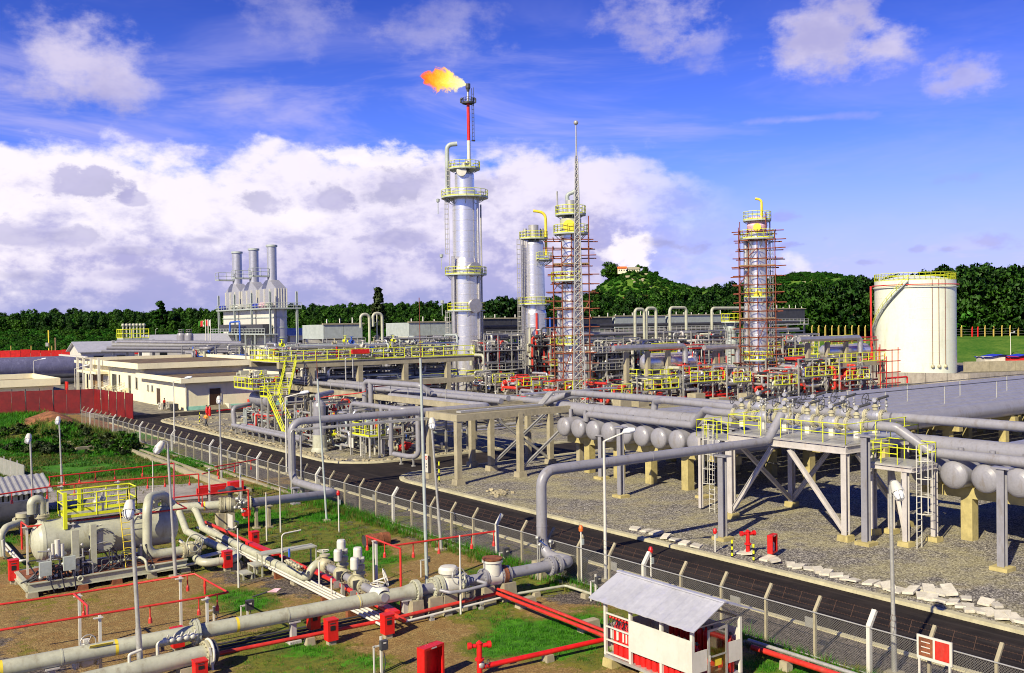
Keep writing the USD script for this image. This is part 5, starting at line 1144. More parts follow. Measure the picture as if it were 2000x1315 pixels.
for s, xe in ((-1, W(1240, 1197, zE)[0]), (1, W(1470, 1188, zE)[0])):
    b = MB(); n = 60; ys = np.linspace(20.6, 25.55, n); off = .006 * np.sign(np.sin(ys * 2 * math.pi / .62))
    u = V3(RX, 0, RZ); e = V3(xe, 0, zE)
    T_ = np.array([[u[0], y, u[2] + o] for y, o in zip(ys, off)]); B_ = np.array([[e[0], y, e[2] + o] for y, o in zip(ys, off)])
    for dz, fl in ((0, 1), (-.035, -1)):
        v = np.vstack([T_, B_]) + V3(0, 0, dz); j = np.arange(n - 1); f = np.stack([j, n + j, n + j + 1, j + 1], 1); f = f if (fl * s) < 0 else f[:, ::-1]; b.add(v, f)
    b.add(np.vstack([B_, B_ - V3(0, 0, .035)]), np.stack([j, n + j, n + j + 1, j + 1], 1)); b.add(np.array([T_[0], B_[0], B_[0] - V3(0, 0, .035), T_[0] - V3(0, 0, .035)]), np.array([[0, 1, 2, 3]]))
    part(sh, 'roof_sheet', b, 'zinc')
part(sh, 'ridge_cap', MB().bar((RX, 20.56, RZ + .02), (RX, 25.58, RZ + .02), .16, .05), 'zinc')
def bottle(loc, label, lean=None):
    t = thing('gas_bottle', label, 'gas bottle', loc, 'red gas bottles in the shelter'); L = local(t)
    part(L, 'body', MB().lathe((0, 0, 0), [(1e-3, 0), (.10, 0), (.115, .05), (.115, .95), (.09, 1.06), (.035, 1.14), (.035, 1.2)], 12), 'red'); part(L, 'valve', MB().lathe((0, 0, 1.2), [(.03, 0), (.045, .03), (.045, .1), (1e-3, .12)], 8).box((.05, 0, 1.25), (.08, .03, .03)), 'dark_steel'); return t
lab = 'tall red gas bottle standing in the row inside the white shelter'
b0 = None
for r_ in range(3):
    for k in range(14):
        y = Y0 + .22 + k * .265; x = X0 + .16 + (0, .28, 1.9)[r_]
        if r_ == 2 and k > 10: continue
        p = (x, y, zb)
        if b0 is None: b0 = bottle(p, lab)
        else: copy(b0, p, rnd.uniform(0, 6), lab)
for k in range(7):
    part(sh, 'hose', MB().tube([(X0 + .1, 23.9 + k * .15, 1.75), (X0 + .0, 23.93 + k * .15, 1.5), (X0 + .15, 23.9 + k * .15, 1.3)], .02, 5), 'cable'); part(sh, 'valve_head', MB().ball((X0 + .05, 23.9 + k * .15, 1.72), .055, 7), 'red')
    part(sh, 'small_cylinder', MB().lathe((X0 + .1, 23.9 + k * .15, .98), [(1e-3, 0), (.05, 0), (.05, .3), (.02, .38), (1e-3, .4)], 8), 'white_paint')

# ------------------------------------------------------------------ separator vessel on its skid
sv = thing('separator_vessel', 'pale green horizontal separator vessel on a steel skid with a yellow platform', 'pressure vessel', (11.8, 49, 0))
SX0, SX1, SY0, SY1, SZ = 8.05, 15.1, 47.35, 50.4, .62
VX, VY, VZ, VR = 11.85, 49.2, 2.08, .95
part(sv, 'shell', MB().lathe((VX, VY, VZ), vessel_prof(VR, 5.7, .55), 28, (1, 0, 0)), 'cream_pipe')
part(sv, 'weld_band', MB().lathe((VX - 2.85, VY, VZ), [(VR * 1.003, -.03), (VR * 1.012, 0), (VR * 1.003, .03)], 28, (1, 0, 0)).lathe((VX + 2.85, VY, VZ), [(VR * 1.003, -.03), (VR * 1.012, 0), (VR * 1.003, .03)], 28, (1, 0, 0)), 'cream_pipe')
for y in (SY0, SY1): part(sv, 'skid_beam', MB().ibeam((SX0, y, SZ - .2), (SX1, y, SZ - .2), .22, .4, .03), 'cream_pipe')
for x in (SX0, 10.2, 12.6, SX1): part(sv, 'cross_beam', MB().ibeam((x, SY0 + .12, SZ - .2), (x, SY1 - .12, SZ - .2), .2, .36, .03), 'cream_pipe')
part(sv, 'skid_floor', MB().span((SX0 + .12, SY0 + .12, SZ - .02), (SX1 - .1, SY1 - .12, SZ)), 'rusty')
for x in (8.2, 10.3, 11.8, 13.4, 15.0):
    for y in (SY0 + .05, SY1 - .05): block(sv, x, y, SZ - .4, .42, 'rusty' if x in (10.3, 11.8) else 'concrete')
for x in (10.15, 13.6): part(sv, 'saddle', MB().box((x, VY, (SZ + VZ - .5) / 2), (.25, 1.5, VZ - .5 - SZ)), 'cream_pipe')
for x in (10.2, 13.4): part(sv, 'lifting_lug', MB().torus((x, SY0 - .12, SZ - .1), .11, .05, (0, 1, 0), 12, 5), 'cream_pipe')
part(sv, 'manhole', MB().lathe((11.35, VY - VR + .15, VZ - .05), [(.42, .25), (.42, -.45), (.55, -.45), (.55, -.53), (.55, -.55), (.55, -.63), (1e-3, -.64)], 22, (0, 1, 0)), 'cream_pipe')
b = MB()
for k in range(20): a = k * .314; b.cyl((11.35 + .48 * math.cos(a), VY - VR - .58, VZ - .05 + .48 * math.sin(a)), (11.35 + .48 * math.cos(a), VY - VR - .26, VZ - .05 + .48 * math.sin(a)), .028, 5)
part(sv, 'bolt_ring', b, 'dark_steel'); part(sv, 'davit', MB().tube([(10.95, VY - VR - .2, VZ - .3), (10.75, VY - VR - .35, VZ + .2), (10.9, VY - VR - .5, VZ + .6), (11.3, VY - VR - .55, VZ + .72)], .04, 7, .2), 'cream_pipe')
part(sv, 'outlet_bend', MB().tube([(9.0, VY, VZ + VR - .1), (9.0, VY, VZ + 2.0), (8.55, VY - .1, VZ + 2.0), (8.55, VY - .1, VZ + 1.35)], .2, 14, .25), 'cream_pipe'); flange(sv, (9.0, VY, VZ + 1.2), (0, 0, 1), .34, 'valve_cream', .07)
# tall bend at the right end, with its valve
part(sv, 'outlet_pipe', MB().tube([(15.0, VY, VZ + .95), (14.6, VY, VZ + 1.55), (13.7, VY - .7, VZ + 1.6), (13.4, VY - 1.35, VZ + 1.2), (13.35, VY - 1.4, .98), (15.6, VY - 1.4, .98)], .22, 16, .55), 'cream_pipe')
part(sv, 'top_nozzle', MB().lathe((14.1, VY, VZ + VR - .1), [(.2, 0), (.2, .35), (.3, .35), (.3, .47), (1e-3, .48)], 12).lathe((14.7, VY + .1, VZ + VR - .15), [(.2, 0), (.2, .45), (.3, .45), (.3, .57), (1e-3, .58)], 12), 'cream_pipe')
for x in (15.1, 15.75): flange(sv, (x, VY - 1.4, .98), (1, 0, 0), .38, 'valve_cream', .08)
part(sv, 'valve_body', MB().lathe((15.42, VY - 1.4, .98), [(.28, -.3), (.38, -.12), (.38, .12), (.28, .3)], 14, (1, 0, 0)), 'valve_cream'); handwheel(sv, (15.5, VY - 1.85, 1.35), (.2, -1, .15), .42, 'cream_pipe', .4)
# platform and ladder
PZ, px0, px1, py0, py1 = VZ + VR + .12, 9.85, 12.65, VY - .75, VY + .75
part(sv, 'platform', MB().span((px0, py0, PZ - .1), (px1, py1, PZ)), 'galv')
for path in ([(px0, py0, PZ), (px1, py0, PZ)], [(px0, py1, PZ), (px1 + .5, py1, PZ)], [(px0, py0, PZ), (px0, py1, PZ)], [(px1, py0, PZ), (px1 + .5, py0 + .3, PZ), (px1 + .5, py1, PZ)]): part(sv, 'railing', railing_mesh(path, 1.08, 1.25, .035), 'yellow')
part(sv, 'corner_post', MB().box((px0, py0, PZ + .35), (.16, .16, 1.7)), 'yellow'); part(sv, 'corner_post', MB().box((px0 + .95, py1, PZ + .5), (.14, .14, 1.2)), 'yellow')
part(sv, 'ladder', ladder_mesh((12.55, SY0 + .25, SZ), (12.45, py0 - .1, PZ + 1.0), .5, (1, 0, 0), .024), 'yellow_warm')
part(sv, 'top_valves', MB().ball((11.4, VY, PZ + .45), .18).ball((11.75, VY + .2, PZ + .55), .16).cyl((11.4, VY, PZ), (11.4, VY, PZ + .9), .07).cyl((11.75, VY + .2, PZ), (11.75, VY + .2, PZ + .95), .06).torus((11.4, VY - .1, PZ + .95), .16, .02).torus((11.75, VY + .2, PZ + 1.0), .16, .02), 'galv')
# instruments and small lines before the vessel
b = MB()
for k in range(30):
    x = rs.uniform(8.6, 11.0); y = SY0 + rs.uniform(.15, .6); z = rs.uniform(.7, 2.1)
    if k % 3: b.tube([(x, y, SZ), (x, y, z), (x + rs.uniform(-.6, .6), y, z + .05)], rs.uniform(.02, .045), 6, .08)
    else: b.ball((x, y, z), rs.uniform(.07, .13), 8)
part(sv, 'small_piping', b, 'galv')
b = MB()
for k in range(34):
    x = rs.uniform(8.4, 13.4); y = SY0 + rs.uniform(.15, .55); z = rs.uniform(.75, 1.6); b.tube([(x, y, SZ + rs.uniform(0, .3)), (x, y, z), (x + rs.uniform(-.9, .9), y, z), (x + rs.uniform(-.9, .9), y, SZ)], rs.uniform(.02, .05), 6, .08)
part(sv, 'dark_piping', b, 'dark_steel')
part(sv, 'level_bridle', MB().box((10.1, SY0 + .35, 1.75), (.3, .25, 1.9)).box((10.9, SY0 + .4, 1.75), (.26, .22, 2.2)), 'cream_pipe'); part(sv, 'pump', MB().cyl((9.35, SY0 + .4, 1.6), (9.35, SY0 + .4, 2.35), .12).cyl((9.55, SY0 + .4, 1.5), (9.55, SY0 + .4, 2.15), .1).cyl((9.15, SY0 + .4, 1.5), (9.15, SY0 + .4, 2.2), .06), 'white_paint')
for x, z in ((8.75, 1.2), (9.75, 1.3)): part(sv, 'control_box', MB().box((x, SY0 - .05, z), (.5, .2, .62)), 'green_grey')
part(sv, 'drain_line', MB().tube([(11.6, SY0 + .5, .9), (13.0, SY0 + .3, 1.0), (13.1, SY0 - .2, .9), (13.15, SY0 - .25, .35), (15.6, SY0 - .3, .42), (16.3, SY0 + .2, .4)], .07, 8, .2), 'cream_pipe')
part(sv, 'vent_line', MB().tube([(SX1 - .1, SY0 + .8, 1.4), (SX1 + .4, SY0 + .4, .9), (SX1 + .45, SY0 + .2, .5), (SX1 + 2.8, SY0 + 1.1, .45)], .06, 8, .15).tube([(SX1, SY0 + 1.1, 1.4), (SX1 + .5, SY0 + .7, .9), (SX1 + .55, SY0 + .5, .5), (SX1 + 2.9, SY0 + 1.4, .45)], .06, 8, .15), 'white_paint')
for k in range(3): part(sv, 'cable_loop', MB().tube([(8.9 + k * .5, SY0 - .05, 1.0), (8.95 + k * .5, SY0 - .2, .5), (9.1 + k * .45, SY0 - .1, .1)], .03, 5), 'cable')

# ------------------------------------------------------------------ vent hut, second vessel and pipes at far left
vh = thing('vent_hut', 'small hut with a grey corrugated roof at the left edge', 'hut', (11.5, 68.5, 0))
c0, c1 = W(-50, 1010), W(92, 1003); hx0, hx1, hy0, hy1 = c0[0], c1[0], c1[1] - .2, c1[1] + 2.6
b = MB(); n = 60; xs_ = np.linspace(hx0 - .3, hx1 + .3, n); o = .035 * np.sin(xs_ * 2 * math.pi / .36)
lo = np.array([[x, hy0 - .4, 1.5 + q] for x, q in zip(xs_, o)]); hi = np.array([[x, hy1, 2.3 + q] for x, q in zip(xs_, o)]); j = np.arange(n - 1)
b.add(np.vstack([lo, hi]), np.stack([j, j + 1, n + j + 1, n + j], 1)); b.add(np.vstack([lo, hi]) - V3(0, 0, .02), np.stack([j, j + 1, n + j + 1, n + j], 1)[:, ::-1]); part(vh, 'roof', b, 'galv')
b = MB()
for x in np.arange(hx0, hx1, .3): b.box((x, hy0, 1.1), (.18, .04, .75))
part(vh, 'slats', b, 'galv')
for x in (hx0, (hx0 + hx1) / 2, hx1):
    for y in (hy0, hy1 - .2): part(vh, 'post', MB().box((x, y, .8), (.1, .1, 1.6)), 'white_paint')
part(vh, 'back_wall', MB().span((hx0, hy1 - .2, .0), (hx1, hy1 - .15, 2.1)), 'dark_steel')
kd = thing('dark_drum', 'dark horizontal drum half hidden at the left edge behind the cream pipes', 'pressure vessel', W(20, 1020)); c = W(15, 1006, 1.2)
part(kd, 'shell', MB().lathe(c, vessel_prof(.75, 3., .5), 18, (1, .1, 0)), 'dark_steel'); [part(kd, 'saddle', MB().box(c + V3(q, 0, -.8), (.3, 1, .8)), 'concrete') for q in (-.8, .8)]
lp = thing('left_valve_pipe', 'cream flanged pipe with a blind top at the left edge beside the vessel', 'pipe', W(30, 1075)); q = [W(2, 1045, 1.3), W(12, 1030, 1.6), W(38, 1022, 1.6), W(45, 1018, 1.7)]
part(lp, 'pipe', MB().tube([q[0] - V3(0, 0, 1.1), q[0], q[1], q[3]], .19, 12, .3), 'cream_pipe'); part(lp, 'tee', MB().lathe(q[3] - V3(0, 0, .3), [(.26, 0), (.28, .5), (.36, .52), (.36, .62), (.36, .66), (.36, .74), (1e-3, .75)], 14), 'valve_cream'); flange(lp, (q[2] + q[3]) / 2 + V3(-.2, 0, 0), q[3] - q[2], .32, 'valve_cream', .06); part(lp, 'drain', MB().tube([W(5, 1055, 1.2), W(8, 1085, .4), W(12, 1090, .1)], .07, 7), 'white_paint')
for k in range(2): pipe('small_pipe', ['left', 'right'][k] + ' of two thin white pipes slanting down to the left end of the skid', 'pipe', [W(-5 + 7 * k, 1052, .3), W(14 + 8 * k, 1075, .3), W(36 + 4 * k, 1096, .3), W(50, 1094, .3)], .06, 'white_paint', .2)
# concrete slab, drain channel and outer ground features
kc = thing('culvert_wall', 'pale concrete edge of a sunken channel running through the long grass', 'channel', W(250, 890)); p = [W(148, 882), W(226, 874), W(303, 903), W(470, 967)]
for a, c in zip(p[:-1], p[1:]): part(kc, 'channel_wall', MB().bar(a + V3(0, 0, .15), c + V3(0, 0, .15), .3, .5), 'concrete'); part(kc, 'channel_wall', MB().bar(a + V3(.9, .5, .1), c + V3(.9, .5, .1), .22, .4), 'concrete')
b = MB(); q = [W(100, 960), W(395, 945), W(405, 975), W(60, 1000)]; b.add([x + V3(0, 0, .06) for x in q][::-1], [[0, 1, 2, 3]]); struct('paved_patch', b, 'concrete_grey')
rb = thing('red_skip', 'long low red trough beside the cream header valve', 'trough', W(420, 968)); part(rb, 'side', MB().bar(W(384, 962, .35), W(440, 955, .35), .1, .55).bar(W(388, 957, .35), W(442, 951, .35), .1, .55), 'red'); part(rb, 'end_box', MB().box(W(460, 950, .45), (1.0, .6, .75)), 'red')
# ------------------------------------------------------------------ slug catcher: rows of long storage pipes on concrete piers
FZ, FR, FXX, FEND = 3.68, .75, 48.6, 150.
ys1 = [58.75 - 1.745 * k for k in range(10)]; ys2 = [28.4 - 1.68 * k for k in range(8)]
for grp, ys_, side in ((1, ys1, 'far'), (2, ys2, 'near')):
    t = thing('storage_pipe_bank', ('bank of ten long grey storage pipes on concrete piers left of the valve platform' if grp == 1 else 'bank of long grey storage pipes on concrete piers right of the caged ladder'), 'pipe bank', (FXX, ys_[0], 0))
    for k, y in enumerate(ys_):
        h = [(q, z) for q, z in tank_head(FR, .5, 8)]
        body = part(t, 'storage_pipe', MB().lathe((FXX, y, FZ), [(q, -z) for q, z in h[::-1]] + [(FR, 0), (FR, .6)], 22, (1, 0, 0)).tube([(FXX + .6, y, FZ), (FXX + 30, y, FZ), (FEND, y, FZ + .05)], FR, 22, cap=False), 'grey_pipe')
        part(body, 'seam', MB().lathe((FXX, y, FZ), [(FR * 1.002, -.02), (FR * 1.008, 0), (FR * 1.002, .02)], 22, (1, 0, 0)), 'grey_pipe')
        if not (grp == 1 and k in (8,)): part(body, 'riser', MB().cyl((FXX + .7, y, FZ + FR - .05), (FXX + .7, y, FZ + FR + .62), .15, 10), 'grey_pipe')
    for k, x in enumerate([49.9] + list(np.arange(59, FEND, 9.5))):
        part(t, 'cross_beam', MB().span((x - .3, ys_[-1] - .8, 2.35), (x + .3, ys_[0] + .8, 2.9)), 'concrete_ochre')
        b = MB()
        for y in ys_: b.span((x - .28, y - .45, 2.9), (x + .28, y + .45, 3.06))
        part(t, 'saddle', b, 'concrete_ochre', kind='stuff')
        for y in ([57.2, 53.8, 50.4, 46.8, 43.4] if grp == 1 else [26.6, 23.2, 19.8, 16.8]): part(t, 'pier', MB().box((x, y, 1.2), (.62, .62, 2.4)), 'concrete_ochre')
    for x in (54, 66): part(t, 'conduit', MB().tube([(x, ys_[-1] - 1, 2.0), (x, ys_[0] + .5, 2.1)], .07, 6), 'dark_steel')
    # handrails running along the top of the bank
    for y in ((ys_[6], ys_[8]) if grp == 1 else ()):
        b = MB()
        for x in np.arange(62, FEND, 9.): b.cyl((x, y, FZ + FR - .05), (x, y, FZ + FR + 1.5), .06, 6)
        part(t, 'rail_post', b, 'galv', kind='stuff'); part(t, 'rail_wire', MB().tube([(58, y, FZ + FR + 1.5), (FEND, y, FZ + FR + 1.5)], .035, 5), 'dark_steel')
    part(t, 'loop_pipe', MB().tube([(60, ys_[7], FZ + FR), (60, ys_[7], FZ + FR + 1.3), (60 + .1, ys_[7] - 2.4, FZ + FR + 1.3), (60.1, ys_[7] - 2.4, FZ + FR)], .07, 7, .3), 'dark_steel')
hz_ = 5.0
pipe('bank_header', 'thickest grey header pipe with a closed end lying over the storage pipes', 'pipe', [(50., 60.9, hz_), (50., 42.5, hz_)], .52, 'grey_pipe', n=22, welds=9)
pipe('bank_header', 'thick grey header pipe over the storage pipes behind the caged ladder', 'pipe', [(50., 29.8, 4.95), (50., 14., 4.9)], .52, 'grey_pipe', n=22)
for a in ('header_cap',): pass
pipe('balance_pipe', 'grey pipe stepping up from the storage pipe header to the front valve row', 'pipe', [(48.9, 56.4, 4.3), (48.9, 56.2, 4.82), (48.9, 45.3, 4.82), (48.2, 43.6, 6.02), (47.6, 42.3, 6.02), (47.6, 40.3, 6.02)], .25, 'grey_pipe', .5, n=16)
pipe('balance_pipe', 'grey pipe stepping down from the valve row to the right bank of storage pipes', 'pipe', [(47.6, 31.6, 6.02), (47.9, 29.6, 6.0), (48.5, 27.9, 4.75), (48.5, 14, 4.75)], .27, 'grey_pipe', .5, n=16)
pipe('rear_line', 'long grey pipe stepping up from the concrete rack to the rear valve row', 'pipe', [(49.4, 108, 5.5), (50.2, 63.0, 5.3), (50.9, 60.6, 6.15), (50.6, 42, 6.25)], .27, 'grey_pipe', .6, n=16, welds=5)
pipe('rear_line', 'long grey pipe running right from the rear valve row to the picture edge', 'pipe', [(50.6, 32., 6.25), (51, 14, 6.2)], .27, 'grey_pipe', .6, n=16)
pipe('cross_over_pipe', 'grey pipe rising from the thick header to the rear valve row', 'pipe', [(50.2, 50.4, 5.2), (50.2, 50.2, 6.1), (49.6, 48.8, 6.3), (49.3, 42, 6.2)], .25, 'grey_pipe', .4, n=14)

# valve platform
vp = thing('valve_platform', 'steel platform on braced legs carrying two rows of big valves, yellow railed', 'platform', (47.5, 34.4, 0))
DX0, DX1, DY0, DY1, DZ = 44.6, 51.6, 30.5, 38.5, 5.25
part(vp, 'deck', MB().span((DX0, DY0, DZ - .06), (DX1, DY1, DZ)), 'galv')
for y in (DY0, (DY0 + DY1) / 2, DY1): part(vp, 'beam', MB().ibeam((DX0, y, DZ - .28), (DX1, y, DZ - .28), .22, .42, .03), 'steel_paint')
for x in (DX0 + .02, DX1 - .02): part(vp, 'beam', MB().ibeam((x, DY0, DZ - .29), (x, DY1, DZ - .29), .24, .44, .03), 'steel_paint')
for x, y in ((DX0 + .1, DY0 + .1), (DX0 + .1, DY1 - .1), (DX1 - 1.2, DY0 + .1), (DX1 - 1.2, DY1 - .1), (DX0 + 2.6, DY0 + .1)):
    part(vp, 'column', MB().ibeam((x, y, .35), (x, y, DZ - .5), .32, .34, .035), 'steel_paint'); block(vp, x, y, .42, .62, 'concrete_ochre', name='footing')
for (a, c) in (((DX0 + .1, DY1 - .1, .5), (DX0 + .1, 35.4, DZ - .6)), ((DX0 + .1, DY0 + .1, .5), (DX0 + .1, 34.2, DZ - .6)), ((DX1 - 1.2, DY1 - .1, .5), (DX0 + .6, DY1 - .1, DZ - .6)), ((DX1 - 1.2, DY0 + .1, .5), (DX0 + 1.2, DY0 + .1, DZ - .6)), ((DX1 - 1.2, DY1 - .1, .5), (DX1 - 1.2, 35, DZ - .6)), ((DX1 - 1.2, DY0 + .1, .5), (DX1 - 1.2, 34, DZ - .6))):
    part(vp, 'brace', MB().ibeam(a, c, .2, .24, .03), 'steel_paint')
for path in ([(DX0, DY0, DZ), (DX0, 34.7, DZ)], [(DX0, 36.1, DZ), (DX0, DY1, DZ)], [(DX0, DY1, DZ), (DX1, DY1, DZ)], [(DX0, DY0, DZ), (DX1, DY0, DZ)], [(DX1, DY0, DZ), (DX1, DY1, DZ)]): part(vp, 'railing', railing_mesh(path, 1.08, 1.3, .026, False), 'yellow')
for k in range(3): part(vp, 'grating_seam', MB().span((DX0 + .15, DY0 + 2 + 2 * k, DZ), (DX1 - .1, DY0 + 2.03 + 2 * k, DZ + .006)), 'dark_steel')
def valve_row(x, y0, y1, n, z, r, label, wheels):
    t = thing('valve_row', label, 'valves', (x, (y0 + y1) / 2, 0)); L = (y1 - y0) / n
    part(t, 'pipe', MB().tube([(x, y0, z), (x, y1, z)], r, 16), 'grey_pipe')
    for k in range(n):
        y = y0 + L * (k + .5)
        part(t, 'valve_body', MB().lathe((x, y, z), [(r * 1.05, -.45), (r * 1.25, -.24), (r * 1.35, 0), (r * 1.25, .24), (r * 1.05, .45)], 16, (0, 1, 0)), 'silver')
        for s in (-.52, .52): flange(t, (x, y + s, z), (0, 1, 0), r * 1.5, 'valve_cream', .08, n=12)
        part(t, 'bonnet', MB().lathe((x, y, z + r * 1.3), [(.16, 0), (.16, .18), (.22, .18), (.22, .26), (.12, .28), (.10, .5), (.15, .52), (.15, .7), (1e-3, .72)], 10), 'valve_cream')
        part(t, 'gearbox', MB().cyl((x - .25, y - .1, z + r * 1.3 + .58), (x + .3, y + .1, z + r * 1.3 + .58), .13, 8), 'silver'); part(t, 'gear_motor', MB().cyl((x + .1, y - .15, z + r * 1.3 + .65), (x + .15, y - .75, z + r * 1.3 + .85), .08, 7), 'dark_steel')
        handwheel(t, (x - .45, y + .35, z + r * 1.3 + .65), (-.8, .4, .25), .34, 'dark_steel', .4)
        leg(t, x, y, z - r, .16, 'steel_paint', False) if False else part(t, 'support', MB().box((x, y, (DZ + z - r) / 2), (.16, .3, z - r - DZ)), 'white_paint')
valve_row(47.6, 31.0, 40.8, 6, 6.02, .27, 'front row of six large flanged valves on the yellow railed platform', 1)
valve_row(50.4, 31.4, 42., 5, 6.25, .27, 'rear row of five large valves with handwheels on the yellow railed platform', 1)
b = MB()
for k in range(10): x, y = 46.3 + rs.uniform(0, 4.5), 31 + rs.uniform(0, 7); b.cyl((x, y, DZ), (x, y, DZ + 2.0), .03, 5); b.ball((x, y, DZ + 1.6), .1, 6); b.ball((x, y, DZ + 1.95), .07, 6); b.cyl((x - .14, y, DZ + 1.75), (x + .14, y, DZ + 1.75), .03, 5)
whole('instrument_stems', b, 'galv', 'slim instrument stems standing between the valves of the platform', 'instruments', kind='stuff')
# lower landing with a caged ladder
ll = thing('ladder_landing', 'small yellow railed landing with a white caged ladder right of the valve platform', 'platform', (46.4, 28.6, 0)); LZ = 4.3; lx0, lx1, ly0, ly1 = 45.9, 48.2, 27.5, 30.2
part(ll, 'deck', MB().span((lx0, ly0, LZ - .08), (lx1, ly1, LZ)), 'galv')
part(ll, 'beam', MB().ibeam((lx0, ly0, LZ - .2), (lx0, ly1, LZ - .2), .2, .26).ibeam((lx1, ly0, LZ - .2), (lx1, ly1, LZ - .2), .2, .26).ibeam((lx0, ly0, LZ - .2), (lx1, ly0, LZ - .2), .2, .26), 'steel_paint')
for x, y in ((lx0 + .1, ly0 + .4), (lx1, ly0 + .1), (lx1, ly1 - .1)): part(ll, 'column', MB().ibeam((x, y, .3), (x, y, LZ - .33), .26, .28, .03), 'steel_paint'); block(ll, x, y, .35, .6, 'concrete_ochre', name='footing')
part(ll, 'brace', MB().ibeam((lx1, ly1 - .1, LZ - .4), (lx0 + .2, ly0 + .5, .5), .16, .2, .025), 'steel_paint')
for path in ([(lx0, ly0 + .8, LZ), (lx0, ly1, LZ)], [(lx0, ly1, LZ), (lx1, ly1, LZ)], [(lx1, ly0, LZ), (lx1, ly1, LZ)], [(lx0 + .7, ly0, LZ), (lx1, ly0, LZ)]): part(ll, 'railing', railing_mesh(path, 1.05, .9, .026, False), 'yellow')
part(ll, 'caged_ladder', ladder_mesh((lx0 + .25, ly0 - .25, .05), (lx0 + .25, ly0 - .25, LZ + 1.1), .45, (1, 0, 0), .028, .3, cage=(0, -1, 0)), 'white_paint')
ll2 = thing('ladder_landing', 'small yellow railed landing with white stems left of the valve platform', 'platform', (46, 40.5, 0))
part(ll2, 'deck', MB().span((45.2, 39.1, 4.6), (47.5, 41.6, 4.7)), 'galv')
for path in ([(45.2, 39.1, 4.7), (45.2, 41.6, 4.7)], [(45.2, 41.6, 4.7), (47.5, 41.6, 4.7)]): part(ll2, 'railing', railing_mesh(path, 1.05, .9, .026, False), 'yellow')
for x, y in ((45.3, 41.4), (47.3, 41.4), (45.3, 39.2)): part(ll2, 'column', MB().ibeam((x, y, .2), (x, y, 4.6), .2, .22, .03), 'steel_paint')
part(ll2, 'ladder', ladder_mesh((45.0, 40.2, .05), (45.0, 40.2, 5.6), .42, (0, 1, 0), .025, .3, cage=(-1, 0, 0)), 'white_paint')
# upright supports in the pipe yard
for px, pb, pt, lb in ((1213, 974, 836, 'second from the left, before the storage pipe ends'), (1175, 938, 852, 'leftmost, at the first storage pipe ends'), (1412, 1058, 892, 'carrying the overhead pipe left of the valve platform'), (1692, 1068, 853, 'tallest, at the corner of the lower landing'), (1958, 1118, 916, 'at the right edge before the storage pipes'), (1430, 985, 838, 'behind the left front leg of the valve platform')):
    c = W(px, pb); h = ht(c, pt); t = thing('pipe_stanchion', 'blue grey steel pipe stanchion ' + lb, 'stanchion', c)
    part(t, 'column', MB().ibeam(c + V3(0, 0, .2), c + V3(0, 0, h), .34, .36, .04), 'grey_pipe'); part(t, 'cap', MB().box(c + V3(0, 0, h + .04), (.5, .9, .08)), 'grey_pipe'); part(t, 'footing', MB().box(c + V3(0, 0, .15), (.85, .85, .26)), 'concrete_ochre')
whole('ground_box', MB().box(W(1375, 975) + V3(0, 0, .18), (1.0, .7, .16)), 'concrete_ochre', 'small flat concrete manhole cover on the gravel before the storage pipes', 'manhole')

# ------------------------------------------------------------------ concrete pipe rack along the process yard
rk = thing('concrete_pipe_rack', 'concrete pipe rack crossing the branch road, grey pipes on top', 'pipe rack', (44.6, 62, 0)); RKZ = 5.0
cols = [(38.9, 59.3), (39.0, 63.4), (44.55, 59.2), (44.65, 63.2), (50.6, 59.2), (50.6, 63.0), (44.7, 66.0), (50.7, 66.2)] + [(x, y) for y in (74.5, 82.5, 90.5, 98.5) for x in (44.7, 50.7)]
for x, y in cols:
    b = MB().box((x, y, RKZ / 2), (.42, .42, RKZ)); part(rk, 'column', b, 'concrete'); block(rk, x, y, .5, .68, 'concrete', name='footing')
def cbeam(a, c): part(rk, 'beam', MB().bar(a, c, .44, .5), 'concrete')
zb_ = RKZ + .02
for y in (59.25, 63.2): cbeam((38.65, y, zb_), (51.0, y, zb_))
cbeam((38.95, 59.5, zb_ - .01), (38.95, 63., zb_ - .01))
for x in (44.65, 50.65): cbeam((x, 63.45, zb_ + .005), (x, 106, zb_ + .005))
for y in (66.1, 74.5, 82.5, 90.5, 98.5, 104): cbeam((44.9, y, zb_ - .01), (50.4, y, zb_ - .01))
for (a, c) in (((44.6, 63.2, .5), (50.6, 63, 4.7)), ((50.6, 63.1, .5), (44.6, 63.3, 4.7)), ((44.55, 59.2, .6), (50.5, 59.2, 4.7)), ((44.7, 74.5, 4.6), (44.7, 78.5, 1.)), ((44.7, 82.5, .6), (44.7, 78.5, 4.7)), ((44.7, 82.6, .6), (44.7, 90.4, 4.6)), ((44.7, 90.5, .6), (44.7, 82.6, 4.6))): part(rk, 'brace', MB().ibeam(a, c, .16, .2, .025), 'galv')
part(rk, 'cable_tray', MB().bar((39.2, 59.6, 5.42), (47.4, 60.2, 5.42), .55, .14).bar((47.4, 60.2, 5.42), (48.6, 60.4, 6.3), .55, .14).bar((48.6, 60.4, 6.3), (56, 60.8, 6.3), .55, .14), 'galv')
for k, (x, r, y0, y1, z, mt_, lab) in enumerate(((45.3, .30, 63.6, 106, 5.62, 'grey_pipe', 'front'), (46.3, .24, 64.0, 106, 5.55, 'grey_pipe', 'second'), (47.1, .2, 66, 106, 5.5, 'galv', 'third'), (47.8, .16, 68, 106, 5.46, 'clad_dull', 'fourth'), (48.5, .24, 66, 106, 5.55, 'grey_pipe', 'fifth'), (50.2, .15, 72, 106, 5.45, 'galv', 'rear'))):
    if k: pipe('rack_pipe', lab + ' grey pipe from the front, lying along the top of the concrete rack', 'pipe', [(x, y0, z), (x, y1, z)], r, mt_, n=12, welds=6)
